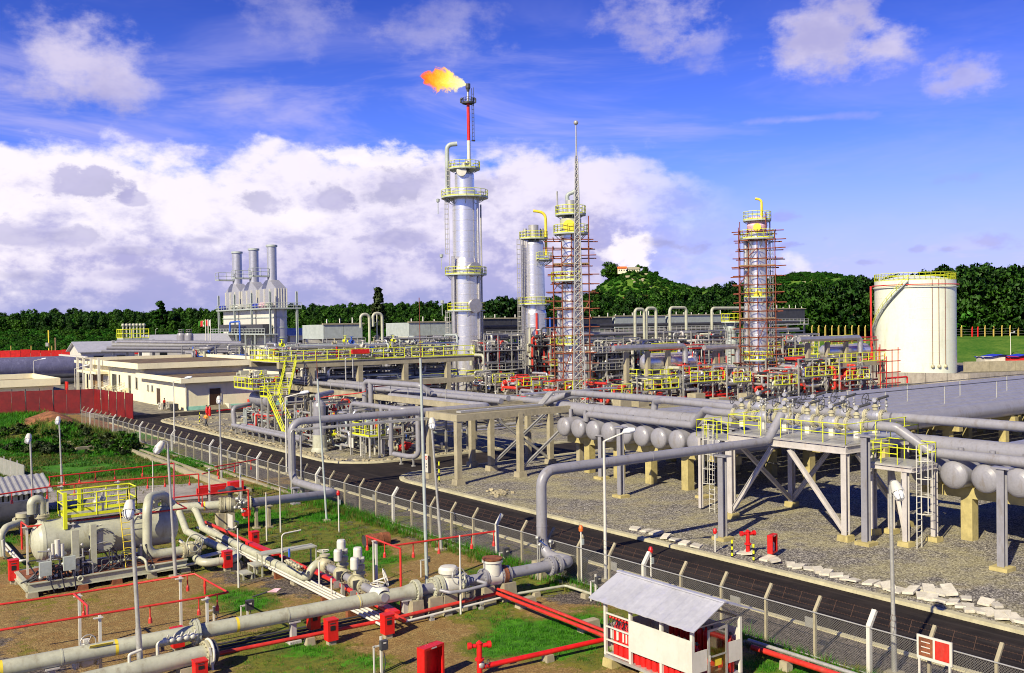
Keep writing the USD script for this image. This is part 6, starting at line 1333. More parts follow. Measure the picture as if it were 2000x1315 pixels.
for y in np.arange(70, 104, 3.2): whole('rack_post', MB().cyl((44.75, y, 5.3), (44.75, y, 6.35), .035, 5).cyl((44.75, y, 6.3), (45.1, y, 6.3), .03, 5), 'galv', 'small hooked post along the edge of the concrete rack', 'post', 'hooked posts along the rack edge')
def loop(label, pts, r, mat='grey_pipe', **k): return pipe('pipe_loop', label, 'pipe', pts, r, mat, .6, **k)
p_ = lambda px, py, X: onX(px, py, X)
q0 = p_(712, 745, 44.2); q1 = p_(812, 742, 44.2)
loop('larger grey pipe loop standing over the edge of the rack', [(44.2, q0[1], .3), (44.2, q0[1], q0[2]), (44.6, q1[1], q0[2]), (45.6, q1[1] - .5, 5.7)], .27, n=16)
part(loop('grey pipe dropping from the larger loop down to the pumps', [(44.2, q0[1] - 1.2, q0[2]), (44.2, q0[1] - 1.2, .4)], .24, n=14), 'collar', MB().lathe((44.2, q0[1] - 1.2, 2.6), [(.26, 0), (.4, .1), (.4, .3), (.26, .4)], 12), 'grey_pipe')
q0 = p_(686, 788, 42.); q1 = p_(780, 783, 42.)
loop('smaller grey pipe loop with two legs in front of the rack', [(42., q0[1], .5), (42., q0[1], q0[2]), (42.2, q1[1], q0[2]), (43.8, q1[1] - .6, q0[2])], .24, n=14)
for px, lb in ((745, 'left'), (763, 'right')): y = p_(px, 800, 42)[1]; loop(lb + ' of two upright grey legs under the smaller pipe loop', [(42., y, q0[2]), (42., y, .4)], .2, n=12)
y = p_(816, 800, 41.5)[1]; loop('upright grey pipe curving to the red wrapped valve beside the mast', [(41.5, y, 4.8), (41.5, y, .9), (41.2, y + 1.2, .8), (41.1, y + 3.4, .8)], .22, n=12, legs=2.)
b = MB(); b.lathe(W(790, 872, .8), [(1e-3, -.9), (.2, -.85), (.36, -.5), (.26, -.2), (.42, .1), (.3, .45), (.16, .8), (1e-3, .85)], 11, (1, .25, .15))
whole('red_wrapped_valve', b, 'red_cloth', 'valve wrapped in bright red cloth at the foot of the upright grey pipe', 'valve')
# two grey pipes with supports at the road corner
for k in range(2):
    pts = [(38.7 + .7 * k, 104.5 - k, 1.), (38.7 + .7 * k, 96, 1.), (38.7 + .7 * k, 86.5 + k, 1.)]
    pipe('corner_pipe', ['front', 'rear'][k] + ' of two low grey flanged pipes at the process yard corner', 'pipe', pts, .24, 'grey_pipe', n=12, legs=1.6, welds=1.3)
p = V3(38.9, 104.6, 1.); pipe('corner_bend', 'grey pipe bending up behind the foot of the yellow stair', 'pipe', [p, p + V3(0, .3, 1.9), p + V3(2.6, 1.2, 2.2)], .24, 'grey_pipe', .5, n=12)

# ------------------------------------------------------------------ process equipment, built from pipes, valves and frames
def manhattan(rs, x0, x1, y0, y1, z0, z1, k=4):
    p = np.array([rs.uniform(x0, x1), rs.uniform(y0, y1), rs.uniform(z0, z1)]); out = [p.copy()]; last = -1
    for _ in range(k):
        ax = rs.choice([a for a in (0, 1, 2, 2) if a != last]); q = out[-1].copy(); lo, hi = ((x0, x1), (y0, y1), (z0, z1))[ax]; v = rs.uniform(lo, hi)
        if abs(v - q[ax]) < .45: v = q[ax] + math.copysign(.5, v - q[ax])
        q[ax] = v; out.append(q); last = ax
    return out
PMATS = ['grey_pipe', 'galv', 'galv', 'clad', 'cream_pipe', 'dark_steel', 'clad_dull', 'green_grey']
def pipework(label, x0, x1, y0, y1, z0, z1, n, seed, nv=6, frame=True, rmax=.16, mats=PMATS, name='pipework', red=.06):
    rr = np.random.default_rng(seed); t = thing(name, label, 'pipework', ((x0 + x1) / 2, (y0 + y1) / 2, 0))
    for k in range(n):
        m_ = mats[rr.integers(len(mats))] if rr.uniform() > red else 'red_pipe'; r = rr.uniform(.04, rmax)
        part(t, 'pipe', MB().tube(manhattan(rr, x0, x1, y0, y1, z0, z1, int(rr.integers(3, 6))), r, 7, max(.18, r * 2.5)), m_)
    for k in range(nv):
        c = V3(rr.uniform(x0, x1), rr.uniform(y0, y1), rr.uniform(z0 + .3, z1)); ax = np.eye(3)[rr.integers(2)]; r = rr.uniform(.09, .17); b = MB()
        b.lathe(c, [(r * 1.6, -r * 2), (r * 1.6, -r * 1.6), (r, -r * 1.6), (r * 1.3, 0), (r, r * 1.6), (r * 1.6, r * 1.6), (r * 1.6, r * 2)], 9, ax).cyl(c, c + V3(0, 0, r * 4), r * .5, 6).torus(c + V3(0, 0, r * 4), r * 1.4, r * .2, (0, 0, 1), 10, 4); part(t, 'valve', b, ['valve_cream', 'galv', 'white_paint', 'red', 'yellow', 'blue'][rr.choice(6, p=[.35, .25, .2, .08, .08, .04])])
    if frame:
        for x in np.arange(x0, x1 + .1, max(2.4, (x1 - x0) / 3)):
            for y in (y0, y1): part(t, 'post', MB().ibeam((x, y, .1 if z0 < 1 else z0), (x, y, z1), .16, .18, .025), 'galv')
        for z in (z1, (z0 + z1) / 2):
            for y in (y0, y1): part(t, 'beam', MB().ibeam((x0, y, z - .1), (x1, y, z - .1), .14, .2, .02), 'galv')
    return t
pipework('dense pipework on the ground at the left end of the concrete rack', 40.5, 44.2, 88, 97, .3, 4.6, 22, 1, 12)
pipework('dense pipework of small valves beneath the larger pipe loop', 40.5, 44.2, 79.5, 87, .3, 4.4, 22, 2, 14)
pipework('pipework beside the small yellow platform near the road', 41.5, 44.2, 76, 79, .3, 3.6, 14, 3, 12)
pipework('pipework in the shade beneath the left span of the rack', 45.5, 50.2, 86, 98, .3, 4.6, 24, 4, 14, rmax=.2)
pipework('pipework in the shade beneath the middle span of the rack', 45.5, 50.2, 75, 85.5, .3, 4.6, 24, 5, 14, rmax=.2)
pipework('red valve headers standing behind the thick white ribbed column', 42.5, 44.5, 86.5, 89.5, .5, 4.2, 8, 6, 8, mats=['red_pipe'], name='red_valve_header')
c = W(625, 884); wv = thing('upright_filter', 'thick upright grey filter column on a pale wrapped base by the road corner', 'filter', c)
part(wv, 'column', MB().lathe(c, [(.62, 1.7), (.62, 4.4), (.5, 4.7), (.3, 4.9), (1e-3, 5.)], 16), 'grey_pipe'); part(wv, 'base', MB().lathe(c, [(.85, 0), (.8, .3), (.68, .5), (.66, 1.7)], 14), 'cream_pipe'); part(wv, 'side_pipe', MB().tube([c + V3(0, 0, 4.7), c + V3(.3, 1., 5.3), c + V3(2.8, 3., 5.4)], .25, 10, .4), 'grey_pipe'); part(wv, 'fin', MB().box(c + V3(.7, -.2, 3), (.15, .15, 2.6)), 'dark_steel')
yp = thing('small_yellow_platform', 'small raised platform with yellow railings among the pumps by the road', 'platform', (42.7, 77.5, 0)); a, c = W(688, 885)[:2], W(752, 885)[:2]
zz_ = 2.0; bx0, by0 = 40.6, 76.2
part(yp, 'deck', MB().span((bx0, by0, zz_ - .12), (bx0 + 1.6, by0 + 3.6, zz_)), 'galv')
for x in (bx0 + .08, bx0 + 1.5):
    for y in (by0 + .1, by0 + 1.8, by0 + 3.5): part(yp, 'leg', MB().box((x, y, zz_ / 2), (.12, .12, zz_ - .1)), 'white_paint')
for path in ([(bx0, by0, zz_), (bx0, by0 + 3.6, zz_)], [(bx0, by0 + 3.6, zz_), (bx0 + 1.6, by0 + 3.6, zz_)], [(bx0, by0, zz_), (bx0 + 1.6, by0, zz_)]): part(yp, 'railing', railing_mesh(path, 1.1, .9, .035), 'yellow')
part(yp, 'ladder', ladder_mesh((bx0 - .2, by0 + .7, .1), (bx0 - .1, by0 + .7, zz_), .4, (0, 1, 0), .025), 'galv'); part(yp, 'board', MB().box((bx0 - .1, by0 + 3.3, 1.2), (.04, .8, .9)), 'white_paint')
sk = thing('fire_pipe', 'thin red pipe running along the front of the rack', 'fire pipe', (44, 84, 0)); part(sk, 'run', MB().tube([p_(615, 778, 43.6), p_(700, 768, 43.6), p_(714, 765, 43.6), p_(714, 757, 44.4), p_(795, 750, 46)], .055, 7).tube([p_(615, 778, 43.6), p_(615, 784, 43.6)], .055, 7), 'red_pipe')

# two-storey concrete frame with yellow railed deck and stairs
fr = thing('process_structure', 'two storey concrete process structure with yellow railed decks and stairs', 'structure', (54, 103, 0)); UX0, UX1, UY0, UY1, UZ = 42.2, 68., 100., 108., 7.9
for x in np.arange(46.1, 69, 6.05):
    for y in (UY0, UY1): part(fr, 'column', MB().box((x, y, (UZ + .1) / 2), (.6, .6, UZ - .5)), 'concrete')
for z in (UZ - .3, 5.0):
    for y in (UY0, UY1): part(fr, 'beam', MB().span((UX0 if z > 6 else 46, y - .31, z - .32), (UX1, y + .31, z + .3)), 'concrete')
part(fr, 'deck', MB().span((UX0, UY0 - .4, UZ), (UX1, UY1 + .4, UZ + .1)), 'concrete_grey'); part(fr, 'deck', MB().span((46, UY0, 5.3), (UX1, UY1, 5.36)), 'galv')
for path in ([(UX0, UY0 - .35, UZ + .1), (58, UY0 - .35, UZ + .1)], [(59, UY0 - .35, UZ + .1), (UX1, UY0 - .35, UZ + .1)], [(UX0, UY0 - .35, UZ + .1), (UX0, UY1, UZ + .1)], [(UX0, UY1, UZ + .1), (UX1, UY1, UZ + .1)]): part(fr, 'railing', railing_mesh(path, 1.2, 1.4, .045), 'yellow')
L0 = V3(44.3, 102.0, .2); L1 = V3(40.6, 98.6, 4.3); stx = 40.4
stair(fr, (stx, 92.5, .2), (stx, 97.2, 4.4), 1.1, (1, 0, 0)); part(fr, 'landing', MB().span((stx - .6, 97.2, 4.3), (stx + 1.9, 99.2, 4.4)), 'galv'); part(fr, 'railing', railing_mesh([(stx - .6, 97.2, 4.4), (stx - .6, 99.2, 4.4), (stx + 1.9, 99.2, 4.4)], 1.1, .9, .04), 'yellow')
stair(fr, (stx + 1.3, 97.4, 4.4), (stx + 3.2, 99.6, UZ), 1.1, (.7, -.6, 0))
for x, y in ((stx - .5, 97.3), (stx - .5, 99.1), (stx + 1.8, 99.1)): part(fr, 'landing_post', MB().box((x, y, 2.2), (.15, .15, 4.3)), 'galv')
part(fr, 'lower_deck', MB().span((39.5, 100.5, 5.0), (43.5, 106, 5.1)), 'galv'); part(fr, 'railing', railing_mesh([(39.5, 100.5, 5.1), (39.5, 106, 5.1)], 1.2, 1.2, .045), 'yellow'); part(fr, 'railing', railing_mesh([(39.5, 100.5, 5.1), (43.5, 100.5, 5.1)], 1.2, 1.2, .045), 'yellow')
hv = thing('horizontal_drum', 'grey horizontal drum beneath the lower yellow deck beside the stair', 'pressure vessel', (41.5, 103, 0)); part(hv, 'shell', MB().lathe((41.6, 103, 3.85), vessel_prof(.8, 4., .5), 18, (0, 1, 0)), 'grey_pipe')
for y in (101.6, 104.4):
    part(hv, 'saddle', MB().box((41.6, y, 3.0), (1.3, .3, .5)), 'galv')
    for x in (41.0, 42.2): part(hv, 'leg', MB().ibeam((x, y, 0), (x, y, 2.75), .2, .22), 'galv')
pipework('small pumps and pipes on the gravel under the lower yellow deck', 39.9, 43.8, 97.5, 108, .3, 2.9, 30, 21, 16, rmax=.14)
pipework('low pipework along the road edge before the yellow stair foot', 39.6, 41.6, 84.8, 91.5, .3, 2.6, 16, 22, 10, rmax=.12)
pipework('valves and pipes crowding the upper yellow railed deck at left', 43, 58, UY0 + .5, UY1 - .5, UZ + .2, UZ + 2.2, 34, 11, 30, frame=False, rmax=.12)
pipework('valves and pipes crowding the upper yellow railed deck at right', 57, 67, UY0 + .5, UY1 - .5, UZ + .2, UZ + 2.6, 30, 12, 22, frame=False, rmax=.16)
pipework('dark pipe runs on the middle floor of the concrete structure', 47, 67, UY0 + .5, UY1 - .5, 5.5, 7.4, 26, 13, 6, frame=False, rmax=.22)
pipework('pipework on the ground beneath the concrete structure', 47, 67, UY0 + .5, UY1 - .5, .4, 4.8, 30, 14, 10, frame=False, rmax=.25)
pipework('pipework in the yard between the rack and the concrete structure', 52, 74, 84, 99, .4, 3.6, 36, 15, 16, frame=False, rmax=.2)
pipework('valves on the lower yellow deck left of the stair', 39.8, 43.3, 100.8, 105.8, 5.2, 6.6, 16, 16, 14, frame=False, rmax=.1)
def onYp(px, py, Y): return onY(px, py, Y)
for k, (xs_, top_, lab) in enumerate((((704, 721), 614, 'narrow goose neck pipe loop rising above the upper deck, left one'), ((728, 746), 612, 'tall goose neck pipe loop rising above the upper deck, right one'))):
    a, c = onY(xs_[0], top_, 103), onY(xs_[1], top_, 103); pipe('goose_neck', lab, 'pipe', [(a[0], 103, a[2] - 1.6), (a[0], 103, a[2]), (c[0], 103, c[2]), (c[0], 103, UZ + .2)], .17, 'cream_pipe', .5, n=9)
for px, lb in ((736, 'x'),): a = onY(px, 612, 103.5); pole_ = pipe('thin_vent', 'thin vent pipe between the two goose neck loops', 'pipe', [(a[0], 103.5, UZ), (a[0], 103.5, a[2])], .09, 'cream_pipe', n=7)
tw = onY(675, 720, 98.5); pipe('bent_pipe', 'thin grey pipe frame standing before the upper deck railing', 'pipe', [(tw[0], 98.5, 1), (tw[0], 98.5, 8.3), (tw[0] + .9, 98.5, 8.3), (tw[0] + .9, 98.5, 6)], .08, 'galv', .2, n=7)
a = onY(700, 716, 99.2); whole('red_tarp', MB().box((52, 99.4, UZ + 1.0), (2.2, .25, .5)), 'red_cloth', 'red cloth hanging on the yellow railing of the upper deck', 'cloth')
# ------------------------------------------------------------------ columns, stacks and masts
def col_y(px, X):
    lo, hi = 2., 600.
    for _ in range(60):
        mid_ = (lo + hi) / 2
        if proj((X, mid_, 0))[0] > px: lo = mid_
        else: hi = mid_
    return lo
def ring_platform(t, c, z, r0, r1, mat='green_grey', rail='yellow', h=1.25, a0=0., a1=2 * math.pi, n=18, s=None):
    aa = np.linspace(a0, a1, n + 1); b = MB()
    for k in range(n):
        q = [V3(c[0] + r * math.cos(a), c[1] + r * math.sin(a), z) for r, a in ((r0, aa[k]), (r1, aa[k]), (r1, aa[k + 1]), (r0, aa[k + 1]))]
        b.add(np.array(q), np.array([[0, 1, 2, 3]])); b.add(np.array(q) - V3(0, 0, .22), np.array([[3, 2, 1, 0]])); b.add(np.array([q[1] - V3(0, 0, .22), q[2] - V3(0, 0, .22), q[2], q[1]]), np.array([[0, 1, 2, 3]]))
    part(t, 'platform', b, mat)
    path = [V3(c[0] + r1 * .98 * math.cos(a), c[1] + r1 * .98 * math.sin(a), z) for a in aa]
    if a1 - a0 < 6.2: path = [V3(c[0] + r0 * math.cos(a0), c[1] + r0 * math.sin(a0), z)] + path + [V3(c[0] + r0 * math.cos(a1), c[1] + r0 * math.sin(a1), z)]
    part(t, 'railing', railing_mesh(path, h, s or 1.6, .05), rail)
    b = MB()
    for a in np.linspace(a0, a1, 7)[:-1]: d = V3(math.cos(a), math.sin(a), 0); b.bar(c * [1, 1, 0] + d * r0 + V3(0, 0, z - 1.3), c * [1, 1, 0] + d * (r1 - .1) + V3(0, 0, z - .2), .1)
    part(t, 'bracket', b, mat, kind='stuff')
toc = lambda c: -c[:2] / np.linalg.norm(c[:2])      # from a place towards the front of the plant
def column(name, label, px, pb, sections, mat='clad'):
    """sections: (picture row, diameter in pixels) from the ground up."""
    c = W(px, pb); t = thing(name, label, 'column', c); k = size(c, 1)
    prof = [(sections[0][1] * k / 2, 0)] + [(d * k / 2, ht(c, py)) for py, d in sections]; pr = []
    for a, b_ in zip(prof[:-1], prof[1:]): pr += [a, b_]
    r, z = prof[-1]; pr += [(r * math.cos(a), z + r * .55 * math.sin(a)) for a in np.linspace(0, math.pi / 2 - .02, 6)]
    part(t, 'shell', MB().lathe(c, pr, 36), mat)
    b = MB(); zz = prof[-1][1]
    for z in np.arange(2, zz, 1.9): r = np.interp(z, [p[1] for p in prof], [p[0] for p in prof]); b.lathe(c, [(r * 1.002, z - .03), (r * 1.008, z), (r * 1.002, z + .03)], 36)
    part(t, 'cladding_seam', b, mat, kind='stuff')
    return t, c, k, (lambda z: np.interp(z, [p[1] for p in prof], [p[0] for p in prof]))
D = toc
# tallest column
t, c, k, R = column('distillation_column', 'tallest shiny metal column with yellow ring platforms, left of centre', 913, 760, [(527, 58), (505, 49), (372, 48), (372, 38), (343, 38)])
zt = ht(c, 343); f = V3(*D(c), 0); s_ = V3(f[1], -f[0], 0); s_ = s_ if s_ @ rt > 0 else -s_
for py, r1, ext in ((386, 46, 0), (330, 31, 0), (536, 41, 0), (606, 37, 0)): z = ht(c, py); ring_platform(t, c, z, R(min(z, zt)) * (.98 if z < zt else .3), r1 * k)
for a, rr in ((-.75, 1.18), (-.9, 1.1), (.95, 1.06)): d = f * math.cos(a) + s_ * math.sin(a); p = c + d * R(1) * rr; part(t, 'side_pipe', MB().cyl(p, p + V3(0, 0, zt * (.62 if a < 0 else .9)), .22, 8), 'clad_dull')
p = c - s_ * 33 * k; part(t, 'vent_pipe', MB().tube([p + V3(0, 0, ht(c, 395)), p + V3(0, 0, ht(c, 283)), p + s_ * 20 * k + V3(0, 0, ht(c, 281))], .42, 10, 1.5), 'green_grey')
for z0, z1, sx in ((ht(c, 520), ht(c, 388), -1), (ht(c, 740), ht(c, 606), -1), (ht(c, 384), ht(c, 328), -1)): p = c + s_ * sx * (R(z0) + .35) + f * .8; part(t, 'caged_ladder', ladder_mesh(p + V3(0, 0, z0), p + V3(0, 0, z1), .7, f, .05, .6, cage=(-s_ if sx < 0 else s_)), 'galv')
p = c + s_ * 31 * k; part(t, 'drop_pipe', MB().cyl(p, p + V3(0, 0, ht(c, 400)), .16, 7), 'galv')
for py in (528, 598): p = c + (f * .85 + s_ * .5) * R(ht(c, py)) + V3(0, 0, ht(c, py)); part(t, 'manway', MB().lathe(p, [(1.15, -.5), (1.15, .5), (1.3, .5), (1.3, .75), (1e-3, .76)], 16, f * .85 + s_ * .5), 'clad_dull')
p = c + V3(0, 0, ht(c, 338)) + f * 2.0 - s_ * .5; part(t, 'top_manway', MB().lathe(p, [(.9, -.3), (.9, .3), (1e-3, .32)], 14, f), 'white_paint')
for py in (392, 500, 590): p = c - s_ * 52 * k * (.9 if py > 400 else 1) + V3(0, 0, ht(c, py)); part(t, 'lamp', MB().cyl(p - V3(0, 0, 2.4), p, .07, 5).lathe(p, [(1e-3, -.4), (.3, -.2), (.35, .3), (1e-3, .4)], 8), 'green_grey')
part(t, 'skirt_railing', railing_mesh([c + f * 4.2 + s_ * x + V3(0, 0, 2.2) for x in (-3.6, 0, 3.6, 6)], 1.4, 1.8, .06), 'yellow')
part(t, 'top_fittings', MB().cyl(c + V3(0, 0, ht(c, 330)), c + V3(0, 0, ht(c, 318)), .5).ball(c + V3(.6, 0, ht(c, 318)), .5, 8), 'galv')
# second column, with a yellow goose neck
t, c, k, R = column('absorber_column', 'shiny metal column with a yellow goose neck, right of the tallest column', 1046, 752, [(612, 46), (606, 42), (478, 40)])
zt = ht(c, 478); f = V3(*D(c), 0); s_ = V3(f[1], -f[0], 0); s_ = s_ if s_ @ rt > 0 else -s_
for py, r1 in ((466, 28), (594, 31), (744, 43)): z = ht(c, py); ring_platform(t, c, z, R(min(z, zt)) * (.98 if z < zt else .3), r1 * k)
z = ht(c, 508); a = math.atan2(s_[1], s_[0]); ring_platform(t, c, z, R(z) * .98, 38 * k, a0=a - 1.3, a1=a + 1.7, n=10)
for sx, w_ in ((-22, .35), (-17, .3), (-13, .45), (12, .3)): p = c + s_ * sx * k + f * 12 * k; part(t, 'side_pipe', MB().cyl(p, p + V3(0, 0, ht(c, 470)), w_, 8), 'clad_dull')
p = c + f * 24 * k + s_ * 4 * k; part(t, 'red_pipe', MB().cyl(p + V3(0, 0, 2), p + V3(0, 0, ht(c, 612)), .22, 7), 'red_pipe')
p = c + s_ * 24 * k; part(t, 'goose_neck', MB().tube([p + V3(0, 0, ht(c, 500)), p + V3(0, 0, ht(c, 416)), p - s_ * 24 * k + V3(0, 0, ht(c, 412))], .27, 10, 1.6), 'yellow_warm')
p = c + s_ * 30 * k; part(t, 'blue_pipe', MB().cyl(p, p + V3(0, 0, ht(c, 620)), .2, 7), 'blue')
part(t, 'top_fittings', MB().cyl(c + V3(0, 0, ht(c, 466)), c + V3(0, 0, ht(c, 440)), 1.0).cyl(c + V3(2, 0, ht(c, 466)), c + V3(2, 0, ht(c, 446)), .4).cyl(c - V3(2, 0, -ht(c, 466)), c - V3(2, 0, -ht(c, 448)), .4), 'galv')
p = c - s_ * 25 * k + f * 3; part(t, 'caged_ladder', ladder_mesh(p + V3(0, 0, 1), p + V3(0, 0, ht(c, 470)), .7, f, .05, .6, cage=-s_), 'galv')
part(t, 'manway', MB().lathe(c + f * 20 * k + s_ * 16 * k + V3(0, 0, ht(c, 728)), [(1.4, -.8), (1.4, .8), (1e-3, .82)], 16, f + s_ * .6), 'clad_dull')
def scaffold(label, c, k, s_, f, w, d, ptop, pbot, step, gaps=()):
    t = thing('scaffolding', label, 'scaffolding', c); z0, z1 = 0., ht(c, ptop)
    xs = np.linspace(-w, w, 5) * k; dd = np.array([-d, d]) * k
    for x in xs:
        for y in dd: o = c + s_ * x + f * y; part(t, 'standard', MB().cyl(o, o + V3(rs.uniform(-.2, .2), 0, z1 + rs.uniform(-2.5, 3.)), .075, 6), 'scaffold')
    nz = int((ptop - pbot) / -step)
    for q in range(1, nz + 1):
        z = z1 - size(c, step) * (q - .6); b = MB()
        for y in dd: e0, e1 = rs.uniform(.3, 1.6), rs.uniform(.3, 1.6); b.cyl(c + s_ * (xs[0] - e0) + f * y + V3(0, 0, z), c + s_ * (xs[-1] + e1) + f * y + V3(0, 0, z + rs.uniform(-.2, .2)), .085, 5)
        for x in xs: b.cyl(c + s_ * x - f * (d * k + 1) + V3(0, 0, z + .15), c + s_ * x + f * (d * k + 1) + V3(0, 0, z + .15), .08, 5)
        part(t, 'ledger', b, 'scaffold')
        if q in gaps:
            for y in np.linspace(-d * k, d * k, 7)[::2]: part(t, 'plank', MB().box(c + f * y * .9 + V3(0, 0, z + .3), (2 * w * k, .6, .12), R=np.column_stack([s_, f, [0, 0, 1.]])), 'wood')
    for q in range(6): part(t, 'brace', MB().cyl(c + s_ * xs[q % 4] + f * dd[1] + V3(0, 0, z1 * q / 6), c + s_ * xs[q % 4 + 1] + f * dd[1] + V3(0, 0, z1 * (q + 1.2) / 7), .07, 5), 'scaffold')
# third column, scaffolded
t, c, k, R = column('stripper_column', 'scaffolded metal column standing behind the lattice mast', 1119, 780, [(690, 43), (684, 40), (432, 38)])
zt = ht(c, 432); f = V3(*D(c), 0); s_ = V3(f[1], -f[0], 0); s_ = s_ if s_ @ rt > 0 else -s_
for py, r1 in ((419, 30), (456, 34)): z = ht(c, py); ring_platform(t, c, z, R(min(z, zt)) * (.98 if z < zt else .3), r1 * k)
for py, r1, sx in ((672, 30, -1), (548, 40, -1)): z = ht(c, py); a = math.atan2(-s_[1], -s_[0]); ring_platform(t, c, z, R(z) * .98, r1 * k, a0=a - .2, a1=a + 2., n=9)
part(t, 'manway', MB().lathe(c + f * 19 * k - s_ * 3 * k + V3(0, 0, ht(c, 444)), [(.95, -.6), (.95, .6), (1e-3, .62)], 16, f), 'yellow_warm'); part(t, 'pale_band', MB().lathe(c + V3(0, 0, ht(c, 450)), [(R(1) * .97, 0), (R(1) * .97, ht(c, 428) - ht(c, 450))], 24), 'cream_pipe')
part(t, 'side_pipe', MB().tube([c - s_ * 24 * k + V3(0, 0, 1), c - s_ * 24 * k + V3(0, 0, ht(c, 600))], .4, 8), 'clad_dull'); p = c - s_ * 2 * k
part(t, 'overhead_pipe', MB().tube([p + V3(0, 0, ht(c, 420)), p - s_ * 5 * k + V3(0, 0, ht(c, 380)), p + s_ * 8 * k + V3(0, 0, ht(c, 376)), p + s_ * 12 * k + V3(0, 0, ht(c, 372)), p + s_ * 14 * k + V3(0, 0, ht(c, 700))], .32, 8, 1.), 'green_grey'); part(t, 'top_fittings', MB().cyl(c + V3(0, 0, ht(c, 420)), c + V3(0, 0, ht(c, 392)), .8).cyl(c + V3(1.5, 0, ht(c, 420)), c + V3(1.5, 0, ht(c, 385)), .3).cyl(c + V3(-1.8, 1, ht(c, 420)), c + V3(-1.8, 1, ht(c, 374)), .15), 'galv')
scaffold('rusty scaffolding round the column behind the lattice mast', c, k, s_, f, 34, 26, 462, 780, 17, gaps=(4, 9, 14))
# fourth column, scaffolded, at right
t, c, k, R = column('debutanizer_column', 'scaffolded metal column right of centre, with a yellow goose neck', 1482, 773, [(700, 38), (694, 36), (432, 34)])
zt = ht(c, 432); f = V3(*D(c), 0); s_ = V3(f[1], -f[0], 0); s_ = s_ if s_ @ rt > 0 else -s_
for py, r1 in ((430, 27), (466, 33)): z = ht(c, py); ring_platform(t, c, z, R(min(z, zt)) * (.98 if z < zt else .3), r1 * k)
a = math.atan2(f[1], f[0])
for py, r1 in ((580, 26), (702, 30)): z = ht(c, py); ring_platform(t, c, z, R(z) * .98, r1 * k, a0=a - 1.4, a1=a + 1.4, n=10)
p = c + s_ * 9 * k; part(t, 'goose_neck', MB().tube([p + V3(0, 0, ht(c, 470)), p + V3(0, 0, ht(c, 391)), p - s_ * 12 * k + V3(0, 0, ht(c, 388))], .2, 10, 1.2), 'yellow_warm')
part(t, 'wrapped_neck', MB().lathe(c + V3(0, 0, ht(c, 452)), [(R(1) * .9, 0), (R(1) * 1.05, .8), (R(1) * .95, 1.6), (R(1) * .8, 2.2)], 18), 'pink_wrap')
for py in (446, 576): part(t, 'manway', MB().lathe(c + f * 18 * k + V3(0, 0, ht(c, py)), [(.6, -.5), (.6, .5), (1e-3, .52)], 14, f), 'yellow_warm')
part(t, 'side_pipe', MB().cyl(c - s_ * 22 * k, c - s_ * 22 * k + V3(0, 0, ht(c, 460)), .35, 8).cyl(c + s_ * 24 * k, c + s_ * 24 * k + V3(0, 0, ht(c, 430)), .12, 6), 'clad_dull'); part(t, 'caged_ladder', ladder_mesh(c + s_ * 21 * k + V3(0, 0, 1), c + s_ * 21 * k + V3(0, 0, ht(c, 470)), .6, f, .05, .6, cage=s_), 'galv')
scaffold('rusty scaffolding round the metal column right of centre', c, k, s_, f, 34, 24, 448, 780, 17, gaps=(5, 11))
# lattice mast
c = W(1132, 797); t = thing('lattice_mast', 'slim grey lattice mast with a ball on its tip, in front of the scaffolded column', 'mast', c); k = size(c, 1); z1 = ht(c, 305); zt = ht(c, 240); w0, w1 = 13.5 * k, 2.8 * k
ang = [YAW + q for q in (.3, .3 + 2.094, .3 + 4.189)]; dirs = [V3(math.cos(a), math.sin(a), 0) for a in ang]; pt = lambda q, z: c + dirs[q % 3] * (w0 + (w1 - w0) * z / z1) + V3(0, 0, z)
for q in range(3): part(t, 'leg', MB().cyl(pt(q, 0), pt(q, z1), .1, 6, .07), 'galv')
zs = [0]
while zs[-1] < z1 - 1: zs.append(zs[-1] + max(.9, 1.5 * (w0 + (w1 - w0) * zs[-1] / z1)))
b = MB()
for z0_, z1_ in zip(zs[:-1], zs[1:]):
    z1_ = min(z1_, z1)
    for q in range(3): b.cyl(pt(q, z0_), pt(q + 1, z1_), .042, 4); b.cyl(pt(q + 1, z0_), pt(q, z1_), .042, 4); b.cyl(pt(q, z1_), pt(q + 1, z1_), .05, 4)
part(t, 'lacing', b, 'galv', kind='stuff'); part(t, 'rod', MB().cyl(c + V3(0, 0, z1), c + V3(0, 0, zt), .14, 6, .08), 'galv'); part(t, 'ball', MB().ball(c + V3(0, 0, zt), .34, 10), 'galv')
# flare stack and its flame
cf = at_depth(921, 300); c = V3(*cf, 0); k = size(c, 1); off = rt * [1, 1, 0]
t = thing('flare_stack', 'red and white flare stack with a dark tip behind the tallest column', 'flare stack', c); H_ = lambda py: ht(c, py)
part(t, 'stack', MB().cyl(c, c + V3(0, 0, H_(275)), 3.6 * k, 14), 'white_paint'); part(t, 'stack', MB().cyl(c + V3(0, 0, H_(275)), c + V3(0, 0, H_(203)), 3.1 * k, 14), 'red', 'red section of the flare stack'); part(t, 'stack', MB().cyl(c + V3(0, 0, H_(203)), c + V3(0, 0, H_(178)), 2.2 * k, 12), 'clad_dull')
part(t, 'flare_tip', MB().lathe(c, [(2.2 * k, H_(180)), (3.4 * k, H_(175)), (4.8 * k, H_(172)), (4.8 * k, H_(164)), (4.2 * k, H_(164)), (3., H_(170)) if False else (3.6 * k, H_(168)), (1e-3, H_(169))], 16), 'dark_steel')
part(t, 'platform', MB().lathe(c, [(3 * k, H_(203)), (12 * k, H_(203)), (12 * k, H_(200)), (3 * k, H_(200))], 16), 'dark_steel')
b = MB()
